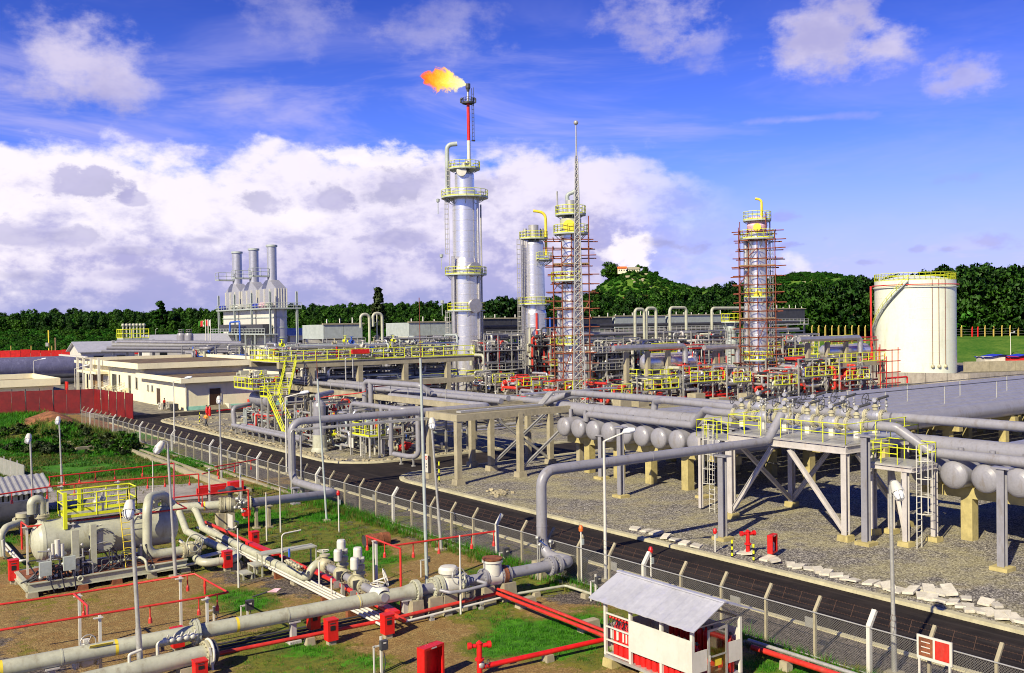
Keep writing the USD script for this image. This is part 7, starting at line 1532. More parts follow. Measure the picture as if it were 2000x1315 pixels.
for sx in (-1, 1):
    o = c + off * sx * 14 * k + V3(0, 0, H_(201)); b.bar(c + off * sx * 8 * k + V3(0, 0, H_(202)), o, .3); b.cyl(o, o + V3(0, 0, 8 * k), .3, 6); b.tube([o + V3(0, 0, 7 * k), o - off * sx * 3 * k + V3(0, 0, 9 * k)], .35, 6)
part(t, 'pilot_arm', b, 'dark_steel'); part(t, 'railing', railing_mesh([c + V3(11 * k * math.cos(a), 11 * k * math.sin(a), H_(200)) for a in np.linspace(0, 2 * math.pi, 13)], 1.3, 2, .07, False), 'dark_steel')
part(t, 'ladder', ladder_mesh(c + off * 9 * k + V3(0, 0, H_(275)), c + off * 9 * k + V3(0, 0, H_(172)), 1., (0, 1, 0), .1, 1.2), 'dark_steel'); part(t, 'landing', MB().box(c + off * 9 * k + V3(0, 0, H_(275)), (7 * k, 3 * k, .4)), 'dark_steel')
tip = c + V3(0, 0, H_(167)); L_ = -off / np.linalg.norm(off); L_ = L_ + V3(0, 0, .2); L_ /= np.linalg.norm(L_); FLN = 97 * k
def flame_mat():
    g = Graph(); pos = g('geometry', 'position'); rel = g('vector_math', 'vector', math_type='subtract', vector1=pos, vector2=tuple(tip)); ax = g('vector_math', 'value', math_type='dot_product', vector1=rel, vector2=tuple(L_ / FLN))
    par = g('vector_math', 'vector', math_type='scale', vector1=tuple(L_ * FLN), scale=ax); perp = g('vector_math', 'value', math_type='length', vector1=g('vector_math', 'vector', math_type='subtract', vector1=rel, vector2=par))
    n = g('noise_texture', 'fac', vector=pos, scale=.24, detail=9., roughness=.66, distortion=1.3); n2 = g('noise_texture', 'fac', vector=g('mapping', 'vector', mapping_type='point', vector=pos, location=(9., 4., 2.)), scale=.5, detail=7., roughness=.65, distortion=.8)
    wid = g.mul(g('rgb_ramp', 'color', ramp=[(0., (.10,) * 3), (.12, (.42,) * 3), (.4, (.9,) * 3), (.65, (.95,) * 3), (.85, (.7,) * 3), (1., (.15,) * 3)], fac=ax), 23 * k)
    d = g.add(g.math('subtract', .9, g.math('divide', perp, g('separate_xyz', 'x', vector=wid) if False else wid)), g.add(g.mul(g.add(n, -.5), 3.4), g.mul(g.add(n2, -.5), 1.3)))
    d = g.add(d, g.step(ax, .6, 1.05, 0., -.35)); m_ = g.mul(g.step(d, -.02, .5), g.mul(g.step(ax, 0., .04), g.step(ax, 1.02, .9)))
    heat = g.add(g.mul(d, .36), g.math('subtract', .98, g.mul(ax, .9)))
    col = g('rgb_ramp', 'color', ramp=[(0., (.75, .03, .006)), (.3, (1., .10, .012)), (.52, (1., .30, .02)), (.75, (1., .66, .08)), (1., (1., .9, .38))], fac=heat)
    M['flame'] = g.make('/World/Looks/flame', volume=g('principled_volume', 'volume', color=(0., 0., 0.), density=g.mul(m_, 1.9), emission_color=col, emission_strength=g.mul(m_, 2.1)))
flame_mat()
whole('gas_flame', MB().lathe(tip, [(1e-3, -.2)] + [(26 * k * q, FLN * a) for a, q in ((0, .3), (.15, .8), (.4, 1.3), (.7, 1.4), (.95, 1.1), (1.04, .5))] + [(1e-3, FLN * 1.06)], 20, L_), 'flame', 'orange and yellow gas flame blowing left from the flare tip', 'flame')

# ------------------------------------------------------------------ heaters with three stacks
c0 = V3(*at_depth(537, 300), 0); HX0, HY0 = c0[0], c0[1]; HY1 = col_y(437, HX0); a = onY(567, 640, HY0); HX1 = a[0]; nH = 3; dY = (HY1 - HY0) / 3
zA, zBt, zC, zD = ht(c0, 602), ht(c0, 563), ht(c0, 545), 0
ph = thing('heater_platform', 'grey walkway running round the three fired heaters', 'platform', c0)
part(ph, 'walkway', MB().span((HX0 - 2, HY0 - 2, zA - .25), (HX1 + 3, HY1 + 1, zA)), 'green_grey')
for path in ([(HX0 - 2, HY0 - 2, zA), (HX0 - 2, HY1 + 1, zA)], [(HX0 - 2, HY0 - 2, zA), (HX1 + 3, HY0 - 2, zA)]): part(ph, 'railing', railing_mesh(path, 1.6, 2.5, .09), 'green_grey')
for y in [HY0 + dY * q for q in range(4)]: part(ph, 'column', MB().ibeam((HX0 - 1.6, y - .5, 0), (HX0 - 1.6, y - .5, zBt - 1), .55, .6, .06), 'green_grey')
part(ph, 'column', MB().ibeam((HX1 + 1.6, HY0 - 1.6, 0), (HX1 + 1.6, HY0 - 1.6, zBt - 1), .55, .6, .06), 'green_grey')
part(ph, 'lower_walkway', MB().span((HX0 - 4.5, HY0 - 3, ht(c0, 652) - .3), (HX0 - .2, HY1, ht(c0, 652))), 'green_grey'); part(ph, 'lower_railing', railing_mesh([(HX0 - 4.5, HY0 - 3, ht(c0, 652)), (HX0 - 4.5, HY1, ht(c0, 652))], 1.6, 2.6, .09), 'green_grey')
for y in np.linspace(HY0 - 2.5, HY1, 7): part(ph, 'leg', MB().box((HX0 - 4.3, y, ht(c0, 652) / 2), (.35, .35, ht(c0, 652))), 'green_grey')
part(ph, 'duct', MB().span((HX0 - 3.5, HY0 + 1, ht(c0, 648)), (HX0 - .6, HY1 - 6, ht(c0, 633))), 'dark_steel', 'dark box duct hung along the heaters')
for q, lb in enumerate(('right and nearest', 'middle', 'left and farthest')):
    y0, y1 = HY0 + dY * q + .4, HY0 + dY * (q + 1) - .4; ym = (y0 + y1) / 2; xm = (HX0 + HX1) / 2
    t = thing('fired_heater', lb + ' of the three pale fired heaters with tall stacks', 'heater', (xm, ym, 0))
    rF = (HX1 - HX0) / 2; part(t, 'firebox', MB().lathe((xm, ym if q else y0 + rF, 0), [(rF, 2.5), (rF, zA - .3), (1e-3, zA - .3)], 28), 'silver'); part(t, 'panel', MB().span((HX0, y0, 2.5), (HX0 + .5, y1, zA - .3)), 'white_paint'); part(t, 'convection_box', MB().span((HX0 + .8, y0 + .1, zA), (HX1 - .8, y1 - .1, zBt)), 'silver')
    for z in np.linspace(5, zA - 3, 4): part(t, 'stiffener', MB().span((HX0 - .25, y0 - .1, z), (HX0, y1 + .1, z + .35)), 'green_grey'); part(t, 'hoop', MB().lathe((xm, ym if q else y0 + rF, z), [(rF, 0), (rF + .2, 0), (rF + .2, .35), (rF, .35)], 28), 'green_grey')
    for y in np.linspace(y0 + .6, y1 - .6, 4): part(t, 'stiffener', MB().span((HX0 + .55, y - .14, zA), (HX0 + .8, y + .14, zBt)), 'white_paint')
    for x in np.linspace(HX0 + .8, HX1 - .8, 5): part(t, 'stiffener', MB().span((x - .14, y0 - .1, zA), (x + .14, y0 + .1, zBt)), 'white_paint')
    rS = 9.3 * size(V3(xm, ym, 0), 1); rb = max((HX1 - HX0) / 2 - .8, 1); lo = np.array([[HX0 + .8, y0 + .1, zBt], [HX1 - .8, y0 + .1, zBt], [HX1 - .8, y1 - .1, zBt], [HX0 + .8, y1 - .1, zBt]]); hi = np.array([[xm - rS, ym - rS, zC], [xm + rS, ym - rS, zC], [xm + rS, ym + rS, zC], [xm - rS, ym + rS, zC]])
    b = MB().add(np.vstack([lo, hi]), np.array([[0, 1, 5, 4], [1, 2, 6, 5], [2, 3, 7, 6], [3, 0, 4, 7], [4, 5, 6, 7]])); part(t, 'hood', b, 'silver')
    zS = ht(V3(xm, ym, 0), (480, 487, 493)[q]); part(t, 'stack', MB().cyl((xm, ym, zC - .5), (xm, ym, zS), rS, 18), 'silver'); part(t, 'stack_rim', MB().lathe((xm, ym, zS), [(rS, -.5), (rS * 1.18, -.4), (rS * 1.18, .2), (rS * .9, .25)], 18), 'green_grey')
    zp = zC + 1.0; part(t, 'stack_platform', MB().span((xm - rS - 5.2, ym - 1, zp), (xm - rS + .5, ym + 2.5, zp + .3)), 'green_grey'); part(t, 'stack_railing', railing_mesh([(xm - rS, ym - 1, zp + .3), (xm - rS - 5.2, ym - 1, zp + .3), (xm - rS - 5.2, ym + 2.5, zp + .3)], 2.4, 2.5, .1), 'green_grey')
    for kk_ in range(3): part(t, 'roll', MB().lathe((HX0 - .9, y0 + 1.5 + kk_ * (dY - 3) / 2.2, zA + 1.0), vessel_prof(.9, 2.4, .3), 10, (0, 1, 0)), ['cream_pipe', 'pink_wrap', 'blue_tarp', 'cream_pipe', 'orange', 'white_paint'][(q * 3 + kk_) % 6]) if kk_ != 1 or q == 0 else None
bp = thing('blue_pipe_loop', 'blue pipe hoop standing before the left heater', 'pipe', onX(450, 660, HX0 - 6) * [1, 1, 0]); a, b2 = onX(449, 630, HX0 - 6), onX(468, 628, HX0 - 6); part(bp, 'hoop', MB().tube([(a[0], a[1], a[2] - 3), a, b2, (b2[0], b2[1], 2)], .3, 8, .6), 'blue')

# ------------------------------------------------------------------ air coolers
CYP = 160.
def cooler(px0, px1, pyt, label, mat='green_grey', deep=9.):
    a, c_ = onY(px0, pyt, CYP), onY(px1, pyt, CYP); zt = (a[2] + c_[2]) / 2; x0, x1 = a[0], c_[0]; t = thing('air_cooler', label, 'air cooler', ((x0 + x1) / 2, CYP + deep / 2, 0)); n = max(2, int((x1 - x0) / 7)); h = 2.6
    w = (x1 - x0) / n
    for q in range(n): part(t, 'panel', MB().span((x0 + q * w + .05, CYP, zt - h), (x0 + (q + 1) * w - .05, CYP + .15, zt)), mat)
    part(t, 'bundle', MB().span((x0, CYP + .16, zt - h + .1), (x1, CYP + deep, zt - .05)), 'dark_steel'); part(t, 'top_beam', MB().span((x0 - .3, CYP - .2, zt), (x1 + .3, CYP + .3, zt + .25)), 'concrete')
    part(t, 'end_panel', MB().span((x0 - .15, CYP + .02, zt - h), (x0, CYP + deep, zt)), mat)
    for q in range(n):
        xm = x0 + (q + .5) * w; part(t, 'fan_ring', MB().lathe((xm, CYP + deep / 2, zt - h - 1.0), [(2.6, 0), (2.9, .9), (2.7, .9), (2.4, 0)], 16), 'galv')
    for x in np.linspace(x0, x1, n + 1):
        for y in (CYP + .3, CYP + deep - .3): part(t, 'column', MB().ibeam((x, y, 0), (x, y, zt - h), .35, .4, .04), 'galv')
    for z in (zt - h - .2, zt - h - 3.): part(t, 'beam', MB().span((x0, CYP + .1, z - .35), (x1, CYP + .45, z)), 'galv')
    part(t, 'railing', railing_mesh([(x0, CYP - 1.0, zt - h - 1.4), (x1, CYP - 1.0, zt - h - 1.4)], 1.5, 1.6, .06), 'galv'); part(t, 'walkway', MB().span((x0, CYP - 1.1, zt - h - 1.6), (x1, CYP + .1, zt - h - 1.4)), 'galv')
    b = MB()
    for x in np.arange(x0 + 1, x1, 2.6): b.cyl((x, CYP + 1, zt), (x, CYP + 1, zt + rs.uniform(.5, 1.3)), .12, 6)
    part(t, 'nozzle', b, 'white_paint', kind='stuff')
cooler(633, 708, 634, 'pale grey air cooler box left of the goose neck pipe loops'); cooler(800, 882, 630, 'pale grey air cooler box behind the left side of the tallest column')
cooler(944, 1196, 622, 'long dark air cooler seen between the columns', 'dark_steel'); cooler(1202, 1300, 618, 'pale grey air cooler left of the small upright grey vessel', 'green_grey'); cooler(1306, 1424, 616, 'pale grey air cooler behind the small upright grey vessel'); cooler(1506, 1572, 604, 'dark air cooler right of the second scaffolded column', 'dark_steel')
for k, (x0, x1, z0, z1, sd, lb) in enumerate(((onY(640, 640, 150)[0], onY(870, 640, 150)[0], .5, 8.5, 31, 'pipework on the ground before the left air coolers'), (onY(950, 640, 150)[0], onY(1070, 640, 150)[0], .5, 9, 32, 'dark pipework between the tallest column and the next'), (onY(1070, 640, 150)[0], onY(1200, 640, 150)[0], .5, 9, 33, 'dark pipework behind the lattice mast'), (onY(1200, 640, 150)[0], onY(1420, 640, 150)[0], .5, 9, 34, 'pipework under the air coolers right of the lattice mast'))):
    pipework(lb, x0, x1, 150, 158, z0, z1, 46, sd, 12, rmax=.45, mats=['dark_steel', 'galv', 'dark_steel', 'clad_dull', 'grey_pipe'])
for k in range(5):
    a, c_ = onY(945, 640 + 18 * k, 149), onY(1560, 632 + 17 * k, 149); pipe('cooler_pipe', ['highest', 'second highest', 'middle', 'second lowest', 'lowest'][k] + ' of five long dark pipes running below the air coolers', 'pipe', [a, (c_[0], 149, a[2])], .35, ['dark_steel', 'grey_pipe', 'dark_steel', 'clad_dull', 'dark_steel'][k], n=9)
for k, (p0, p1, py, lb) in enumerate(((1240, 1258, 604, 'leftmost'), (1262, 1281, 602, 'second from left'), (1308, 1340, 601, 'rightmost, with a step'), (1390, 1460, 602, 'longest'))):
    a, c_ = onY(p0, py, 145), onY(p1, py, 145); pipe('goose_neck', lb + ' of four goose neck pipe loops over the right air coolers', 'pipe', [(a[0], 145, 7), (a[0], 145, a[2]), (c_[0], 145, a[2]), (c_[0], 145, 4)], .32, 'cream_pipe', .8, n=9)
    for q in (-1, 1): pass
# ------------------------------------------------------------------ mid-ground equipment right of the columns
def drum_on_table(px0, px1, pyc, d_px, pdeck, pbase, label, seed):
    c = W((px0 + px1) / 2, pbase); Y = c[1]; k = size(c, 1); a, b2 = onY(px0, pyc, Y), onY(px1, pyc, Y); zc = (a[2] + b2[2]) / 2; r = d_px * k / 2; L = b2[0] - a[0] - r; zd = onY((px0 + px1) / 2, pdeck, Y)[2]; xm = (a[0] + b2[0]) / 2
    t = thing('raised_drum', label, 'pressure vessel', (xm, Y, 0))
    part(t, 'shell', MB().lathe((xm, Y, zc), [(r, -L / 2), (r, L / 2)], 26, (1, 0, 0)), 'clad'); part(t, 'head', MB().lathe((xm, Y, zc), [(q, L / 2 + z) for q, z in tank_head(r * 1.02, .6, 8)], 26, (1, 0, 0)), 'clad'); part(t, 'head', MB().lathe((xm, Y, zc), [(q, L / 2 + z) for q, z in tank_head(r * 1.02, .6, 8)], 26, (-1, 0, 0)), 'clad')
    x0, x1 = a[0] - 1.2, b2[0] + 1.2
    part(t, 'table', MB().span((x0, Y - r - 1.6, zd - .7), (x1, Y + r + .6, zd)), 'concrete')
    for x in (x0 + .5, xm, x1 - .5):
        for y in (Y - r - 1.1, Y + r): part(t, 'column', MB().box((x, y, (zd - .7) / 2), (.75, .75, zd - .7)), 'concrete')
    part(t, 'saddle', MB().box((xm - L * .3, Y, (zd + zc - r * .6) / 2), (.5, r * 1.6, zc - r * .6 - zd)), 'concrete'); part(t, 'saddle', MB().box((xm + L * .3, Y, (zd + zc - r * .6) / 2), (.5, r * 1.6, zc - r * .6 - zd)), 'concrete')
    for path in ([(x0, Y - r - 1.5, zd), (x1, Y - r - 1.5, zd)], [(x0, Y - r - 1.5, zd), (x0, Y + r + .5, zd)], [(xm - L * .4, Y, zc + r), (xm + L * .2, Y, zc + r)]): part(t, 'railing', railing_mesh(path, 1.4, 1.5, .06), 'yellow')
    part(t, 'brace', MB().ibeam((x1 - .5, Y - r - 1.1, .3), (xm, Y - r - 1.1, zd - .8), .22, .25), 'galv'); part(t, 'caged_ladder', ladder_mesh((xm - L * .1, Y - r - 1.9, .1), (xm - L * .1, Y - r - 1.9, zd + 1), .6, (1, 0, 0), .05, .5, cage=(0, -1, 0)), 'galv')
    part(t, 'spray_pipe', MB().tube([(x0, Y - .4, zc + r + 1.0), (x1 + 1, Y - .4, zc + r + 1.0), (x1 + 1, Y - .4, 2)], .1, 7).tube([(x0 + 1, Y - 1.4, zc + r + .5), (x1, Y - 1.4, zc + r + .5)], .1, 7).cyl((xm + L * .2, Y - r - .2, .5), (xm + L * .2, Y - r - .2, zc + r + 1), .13, 7), 'red_pipe')
    s2 = thing('scaffolding', 'red scaffolding before the head of the ' + ('left' if 'left one' in label else 'right') + ' shiny horizontal drum', 'scaffolding', (x1, Y - r - 2, 0)); b = MB()
    for x in np.linspace(x1 - 2.5, x1 + 2.5, 4):
        for y in (Y - r - 2.2, Y - r + .2): part(s2, 'standard', MB().cyl((x, y, 0), (x + rs.uniform(-.2, .2), y, zc + rs.uniform(-1, 2)), .08, 5), 'scaffold' if seed else 'red_pipe')
    for z in np.arange(1.2, zc, 1.8): part(s2, 'ledger', MB().cyl((x1 - 3.3, Y - r - 2.2, z), (x1 + 3.3, Y - r - 2.2, z), .08, 5).cyl((x1 - 3, Y - r + .2, z), (x1 + 3, Y - r + .2, z), .08, 5), 'red_pipe')
    return t
drum_on_table(1258, 1352, 707, 37, 737, 783, 'shiny horizontal drum on a concrete table, left one before the coolers', 0)
drum_on_table(1608, 1692, 686, 28, 706, 766, 'shiny horizontal drum on a concrete table, right one near the white tank', 0)
def gantry(px0, px1, py, pb, label, Y=None):
    c = W((px0 + px1) / 2, pb); Y = c[1]; a, b2 = onY(px0, py, Y), onY(px1, py, Y); t = thing('pipe_gantry', label, 'pipe', (*c[:2], 0)); z = (a[2] + b2[2]) / 2
    part(t, 'pipe', MB().tube([(a[0], Y, z), (b2[0], Y, z), (b2[0], Y, z - 2.5)], .42, 10, .8), 'clad_dull')
    for x in np.linspace(a[0] + 3, b2[0] - 3, 3): part(t, 'post', MB().box((x, Y + .6, z / 2 - .3), (.6, .6, z - .6)), 'concrete')
gantry(1198, 1338, 678, 790, 'silver pipe on concrete posts before the left shiny drum'); gantry(1560, 1680, 661, 772, 'silver pipe on posts before the right shiny drum'); gantry(1375, 1440, 678, 778, 'short silver pipe entering the small upright vessel')
c = W(1430, 770); t = thing('upright_vessel', 'pale grey upright vessel with a yellow platform, left of the scaffolded column', 'pressure vessel', c); k = size(c, 1); z1 = ht(c, 640)
part(t, 'shell', MB().lathe(c, [(11 * k, 2), (11 * k, ht(c, 668)), (8.5 * k, ht(c, 662)), (8.5 * k, ht(c, 652)), (11 * k, ht(c, 646)), (11 * k, z1), (8 * k, z1 + 1), (1e-3, z1 + 1.3)], 18), 'green_grey'); part(t, 'skirt', MB().lathe(c, [(11 * k, 0), (11 * k, 2)], 14), 'concrete')
for py in (628, 732): z = ht(c, py); ring_platform(t, c, z, 10 * k if py > 640 else 1, 20 * k, n=12)
part(t, 'ladder', ladder_mesh(c + V3(-12 * k, -4 * k, 1), c + V3(-12 * k, -4 * k, z1), .6, (0, 1, 0), .05, .5), 'galv')
for px0, px1, py, d_, pb, lb in ((1538, 1592, 748, 24, 772, 'shiny exchanger with a conical nose below the second scaffolded column'), (1516, 1590, 726, 14, 770, 'pink wrapped exchanger above the shiny nosed one'), (1185, 1232, 770, 26, 792, 'shiny exchanger with a conical nose left of the concrete table'), (1600, 1650, 730, 16, 768, 'dull exchanger under the right concrete table')):
    c = W((px0 + px1) / 2, pb); Y = c[1]; a, b2 = onY(px0, py, Y), onY(px1, py, Y); r = d_ * size(c, 1) / 2; xm = (a[0] + b2[0]) / 2; L = b2[0] - a[0]; z = a[2]; t = thing('heat_exchanger', lb, 'heat exchanger', (xm, Y, 0))
    part(t, 'shell', MB().lathe((xm, Y, z), [(r * .8, -L / 2), (r * .8, L * .2), (r * 1.1, L * .2), (r * 1.1, L * .36), (r * .5, L * .5), (1e-3, L * .52)], 20, (1, 0, 0)), 'pink_wrap' if 'pink' in lb else 'clad'); part(t, 'saddle', MB().box((xm - L * .3, Y, z / 2), (.4, r, z - r * .5)), 'concrete'); part(t, 'saddle', MB().box((xm + L * .15, Y, z / 2), (.4, r, z - r * .5)), 'concrete')
pw = [(1180, 1240, 795, 3.2, 'low pipework with red lines beneath the silver gantry at left', .25), (1245, 1330, 792, 4.2, 'pipework beneath the left concrete table', .12), (1335, 1420, 785, 5.5, 'pipework right of the left concrete table', .2), (1420, 1470, 782, 5., 'pumps and small valves at the foot of the upright vessel', .12), (1500, 1560, 780, 4., 'pipework right of the second scaffolded column', .15), (1560, 1640, 776, 6., 'pipework left of the right concrete table', .2), (1640, 1700, 772, 4.5, 'red fire piping beside the tank wall', .6), (1380, 1460, 745, 9.5, 'tall pipe frame behind the upright vessel', .1), (1530, 1600, 745, 9., 'tall pipe frame right of the second scaffolded column', .1),
      (950, 1010, 768, 3.5, 'low silver pipework at the foot of the tallest column', .1), (1010, 1090, 772, 3., 'low red and silver pipework before the second column', .5), (840, 900, 772, 4.2, 'pipework left of the foot of the tallest column', .1), (1090, 1180, 782, 3., 'low pipework at the foot of the lattice mast', .3)]
for k, (p0, p1, pb, h, lb, red) in enumerate(pw):
    c = W((p0 + p1) / 2, pb); a, b2 = onY(p0, pb, c[1]), onY(p1, pb, c[1]); t = pipework(lb, a[0], b2[0], c[1], c[1] + 6, .4, h, 30, 50 + k, 12, rmax=.28, mats=['clad', 'galv', 'cream_pipe', 'clad_dull', 'dark_steel', 'grey_pipe'], red=red)
    part(t, 'railing', railing_mesh([(a[0] + 1, c[1] - .5, h * .55), (b2[0] - 1, c[1] - .5, h * .55)], 1.4, 1.6, .055), 'yellow')
for k, (p0, p1, Yd, h, lb) in enumerate(((790, 890, 132, 9, 'dark pipe frame left of the tallest column'), (945, 1025, 138, 10, 'dark pipe frame between the tallest column and the second column'), (1075, 1110, 136, 11, 'dark narrow pipe frame right of the second column'), (1150, 1250, 128, 9, 'dark pipe frame right of the lattice mast'), (1250, 1350, 124, 8.5, 'dark pipe frame behind the left concrete table'), (1350, 1450, 122, 10, 'dark pipe frame behind the small upright vessel'), (1500, 1600, 118, 9, 'dark pipe frame behind the right concrete table'))):
    x0, x1 = onY(p0, 660, Yd)[0], onY(p1, 660, Yd)[0]; t = pipework(lb, x0, x1, Yd, Yd + 7, .4, h, 50, 90 + k, 16, rmax=.3, mats=['dark_steel', 'dark_steel', 'galv', 'clad_dull', 'steel_paint', 'cream_pipe'], red=.08)
    for z in (h * .36, h * .7): part(t, 'floor', MB().span((x0, Yd, z - .15), (x1, Yd + 7, z)), 'dark_steel'); part(t, 'railing', railing_mesh([(x0, Yd - .1, z), (x1, Yd - .1, z)], 1.2, 1.6, .05), 'galv' if k % 2 else 'yellow')
for p0, p1, py, pb, lb in ((1310, 1432, 779, 790, 'red pipe on low posts before the left concrete table'), (1622, 1772, 748, 765, 'red pipe on low posts before the tank wall'), (1185, 1275, 744, 786, 'red pipe before the silver gantry')):
    c = W(p0, pb); Y = c[1]; a, b2 = onY(p0, py, Y), onY(p1, py + (p1 - p0) * .05, Y); pipe('red_yard_pipe', lb, 'fire pipe', [a, (b2[0], Y, a[2]), (b2[0], Y, .3)], .16, 'red', .3, n=8, legs=6., lm='red')
# air-conditioner like pumps in the yard between, plinths
for k, (px, py) in enumerate(((1250, 795), (1360, 790), (1405, 800), (1215, 800), (1460, 790))): c = W(px, py); whole('concrete_plinth', MB().box(c + V3(0, 0, .8), (2.0, 1.6, 1.6)), 'concrete', ['concrete plinth under the red piping at left of the yard', 'concrete plinth right of the left concrete table', 'tall concrete plinth before the upright vessel', 'concrete plinth near the shiny nosed exchanger', 'concrete plinth at the foot of the scaffolded column'][k], 'plinth')

# ------------------------------------------------------------------ white storage tank and its bund
c = W(1788, 727); k = size(c, 1); TR = 74 * k; TH = ht(c, 549); t = thing('storage_tank', 'large white storage tank with a spiral stair and yellow rim railing', 'storage tank', c); f = V3(*toc(c), 0); s_ = V3(f[1], -f[0], 0); s_ = s_ if s_ @ rt > 0 else -s_
part(t, 'shell', MB().lathe(c, [(TR, 0), (TR, TH)], 64), 'tank_white'); part(t, 'roof', MB().lathe(c, [(TR, TH), (TR * .5, TH + .9), (1e-3, TH + 1.3)], 48), 'tank_white'); b = MB()
for z in np.arange(2.3, TH, 2.3): b.lathe(c, [(TR * 1.0005, z - .04), (TR * 1.002, z), (TR * 1.0005, z + .04)], 64)
part(t, 'course_seam', b, 'tank_white', kind='stuff'); part(t, 'wind_girder', MB().lathe(c, [(TR, TH - 1.6), (TR + .35, TH - 1.55), (TR + .35, TH - 1.4), (TR, TH - 1.35)], 64), 'tank_white')
part(t, 'rim_railing', railing_mesh([c + V3(TR * math.cos(a), TR * math.sin(a), TH) for a in np.linspace(0, 2 * math.pi, 49)], 1.5, 1.6, .06), 'yellow')
part(t, 'spray_ring', MB().torus(c + V3(0, 0, TH - 1.0), TR + .5, .12, n=64, k=6), 'red_pipe')
p = c - s_ * (TR + .6) + f * 3; part(t, 'red_riser', MB().tube([p + V3(0, 0, TH - 1.0), p + V3(0, 0, 3), p - s_ * 3 + V3(0, 0, 2.6)], .22, 8, .5), 'red_pipe')
th0 = math.atan2(*( -s_)[[1, 0]]) ; aF = math.atan2(f[1], f[0]); sgn = 1 if ((aF - th0 + math.pi) % (2 * math.pi) - math.pi) > 0 else -1
A_ = np.linspace(-.55, 1.42, 46); Zs = np.linspace(2.2, TH - .3, 46)
st_pts = [c + V3((TR + .7) * math.cos(th0 + sgn * a), (TR + .7) * math.sin(th0 + sgn * a), z) for a, z in zip(A_, Zs)]
part(t, 'stair_stringer', MB().tube(st_pts, .16, 5), 'green_grey'); part(t, 'stair_stringer', MB().tube([c + V3((TR + .12) * math.cos(th0 + sgn * a), (TR + .12) * math.sin(th0 + sgn * a), z) for a, z in zip(A_, Zs)], .12, 5), 'green_grey'); part(t, 'stair_railing', railing_mesh(st_pts[::3], 1.3, 2, .05, False), 'yellow')
for q in range(0, 45):
    for w_ in (0., .5): a, z = A_[q] + (A_[q + 1] - A_[q]) * w_, Zs[q] + (Zs[q + 1] - Zs[q]) * w_; part(t, 'stair_tread', MB().box(c + V3((TR + .42) * math.cos(th0 + sgn * a), (TR + .42) * math.sin(th0 + sgn * a), z), (.6, .3, .05), th0 + sgn * a), 'green_grey')
for dx in (.40, .55, .70):
    a = aF - sgn * -1 * 0 ; d = f * math.sqrt(1 - dx * dx) + s_ * dx; p = c + d * (TR + .12); part(t, 'foam_line', MB().cyl(p + V3(0, 0, 2), p + V3(0, 0, TH), .06, 5), 'rusty'); part(t, 'valve', MB().ball(p + V3(0, 0, 1.6), .42, 8), 'valve_cream')
b0_, b1_, b2_ = W(1690, 748), W(1893, 753), W(2080, 744); bz = ht(b1_, 730)
bw = thing('bund_wall', 'grey concrete wall enclosing the white tank', 'wall', b1_)
for a, e in ((b0_, b1_), (b1_, b2_)):
    n = 5
    for q in range(n): part(bw, 'panel', MB().bar(a + (e - a) * (q + .01) / n + V3(0, 0, bz / 2), a + (e - a) * (q + .99) / n + V3(0, 0, bz / 2), .4, bz), 'concrete_grey')
rw0, rw1 = W(1882, 727), W(2080, 722); rw = thing('bund_wall', 'pale concrete wall at the right edge behind the tank, below the tarpaulin stores', 'wall', rw0)
for q in range(4): part(rw, 'panel', MB().bar(rw0 + (rw1 - rw0) * (q + .01) / 4 + V3(0, 0, 1.1), rw0 + (rw1 - rw0) * (q + .99) / 4 + V3(0, 0, 1.1), .4, 2.2), 'concrete')
for px, lb, mt_ in ((1935, 'dark store under a blue tarpaulin at the right edge, left one', 'slab'), (1985, 'red store under a blue tarpaulin at the right edge, right one', 'red_cloth')):
    c = W(px, 718); t = thing('tarpaulin_store', lb, 'shed', c); k = size(c, 1); w_ = 40 * k; R_m = np.column_stack([off / np.linalg.norm(off), np.cross([0, 0, 1.], off / np.linalg.norm(off)), [0, 0, 1.]])
    part(t, 'wall', MB().box(c + V3(0, 0, 1.3), (w_, 4, 2.6), R=R_m), mt_)
    v = np.array([[x, y, 2.7 + .5 * math.sin(x * .9) * .5 + .2 * math.cos(y * 2)] for x in np.linspace(-w_ * .55, w_ * .55, 14) for y in np.linspace(-2.6, 2.6, 6)]) @ R_m.T + c; i, j = np.meshgrid(np.arange(13), np.arange(5), indexing='ij'); fq = np.stack([i * 6 + j, (i + 1) * 6 + j, (i + 1) * 6 + j + 1, i * 6 + j + 1], -1).reshape(-1, 4)
    part(t, 'tarpaulin', MB().add(v, fq).add(v - V3(0, 0, .08), fq[:, ::-1]), 'blue_tarp')
# posts on the grass bank
paint('ochre', (.42, .30, .06), .8, var=.3)
def bank_post(px, pb, pt, mat, label):
    d = 306.; g2 = at_depth(px, d); z = float(T(*g2)); c = V3(*g2, z); h = ht(c, pt) - z; return whole('bank_post', MB().bar(c - V3(0, 0, .3), c + V3(0, 0, max(h, 1.5)), .36).bar(c + V3(0, 0, max(h, 1.5) - .2), c + V3(.6, .2, max(h, 1.5) + .5), .28), mat, label, 'post', None if 'red' in label else ('yellow posts along the bank ' + ('left' if px < 1780 else 'right') + ' of the tank'))
for px in list(range(1586, 1710, 13)) + [1863, 1878, 1924, 1941, 1957, 1973, 1989]: bank_post(px, 662, 639, 'ochre', ORD[(px - 1586) // 13 if px < 1780 else [1863, 1878, 1924, 1941, 1957, 1973, 1989].index(px)] + ' from the left of the yellow posts ' + ('left' if px < 1780 else 'right') + ' of the white tank')
bank_post(1899, 662, 642, 'red', 'left one of two red posts on the grass bank'); bank_post(1910, 662, 642, 'red', 'right one of two red posts on the grass bank')
g2 = [at_depth(px, 306) for px in (1580, 1712, 1860, 2050)]
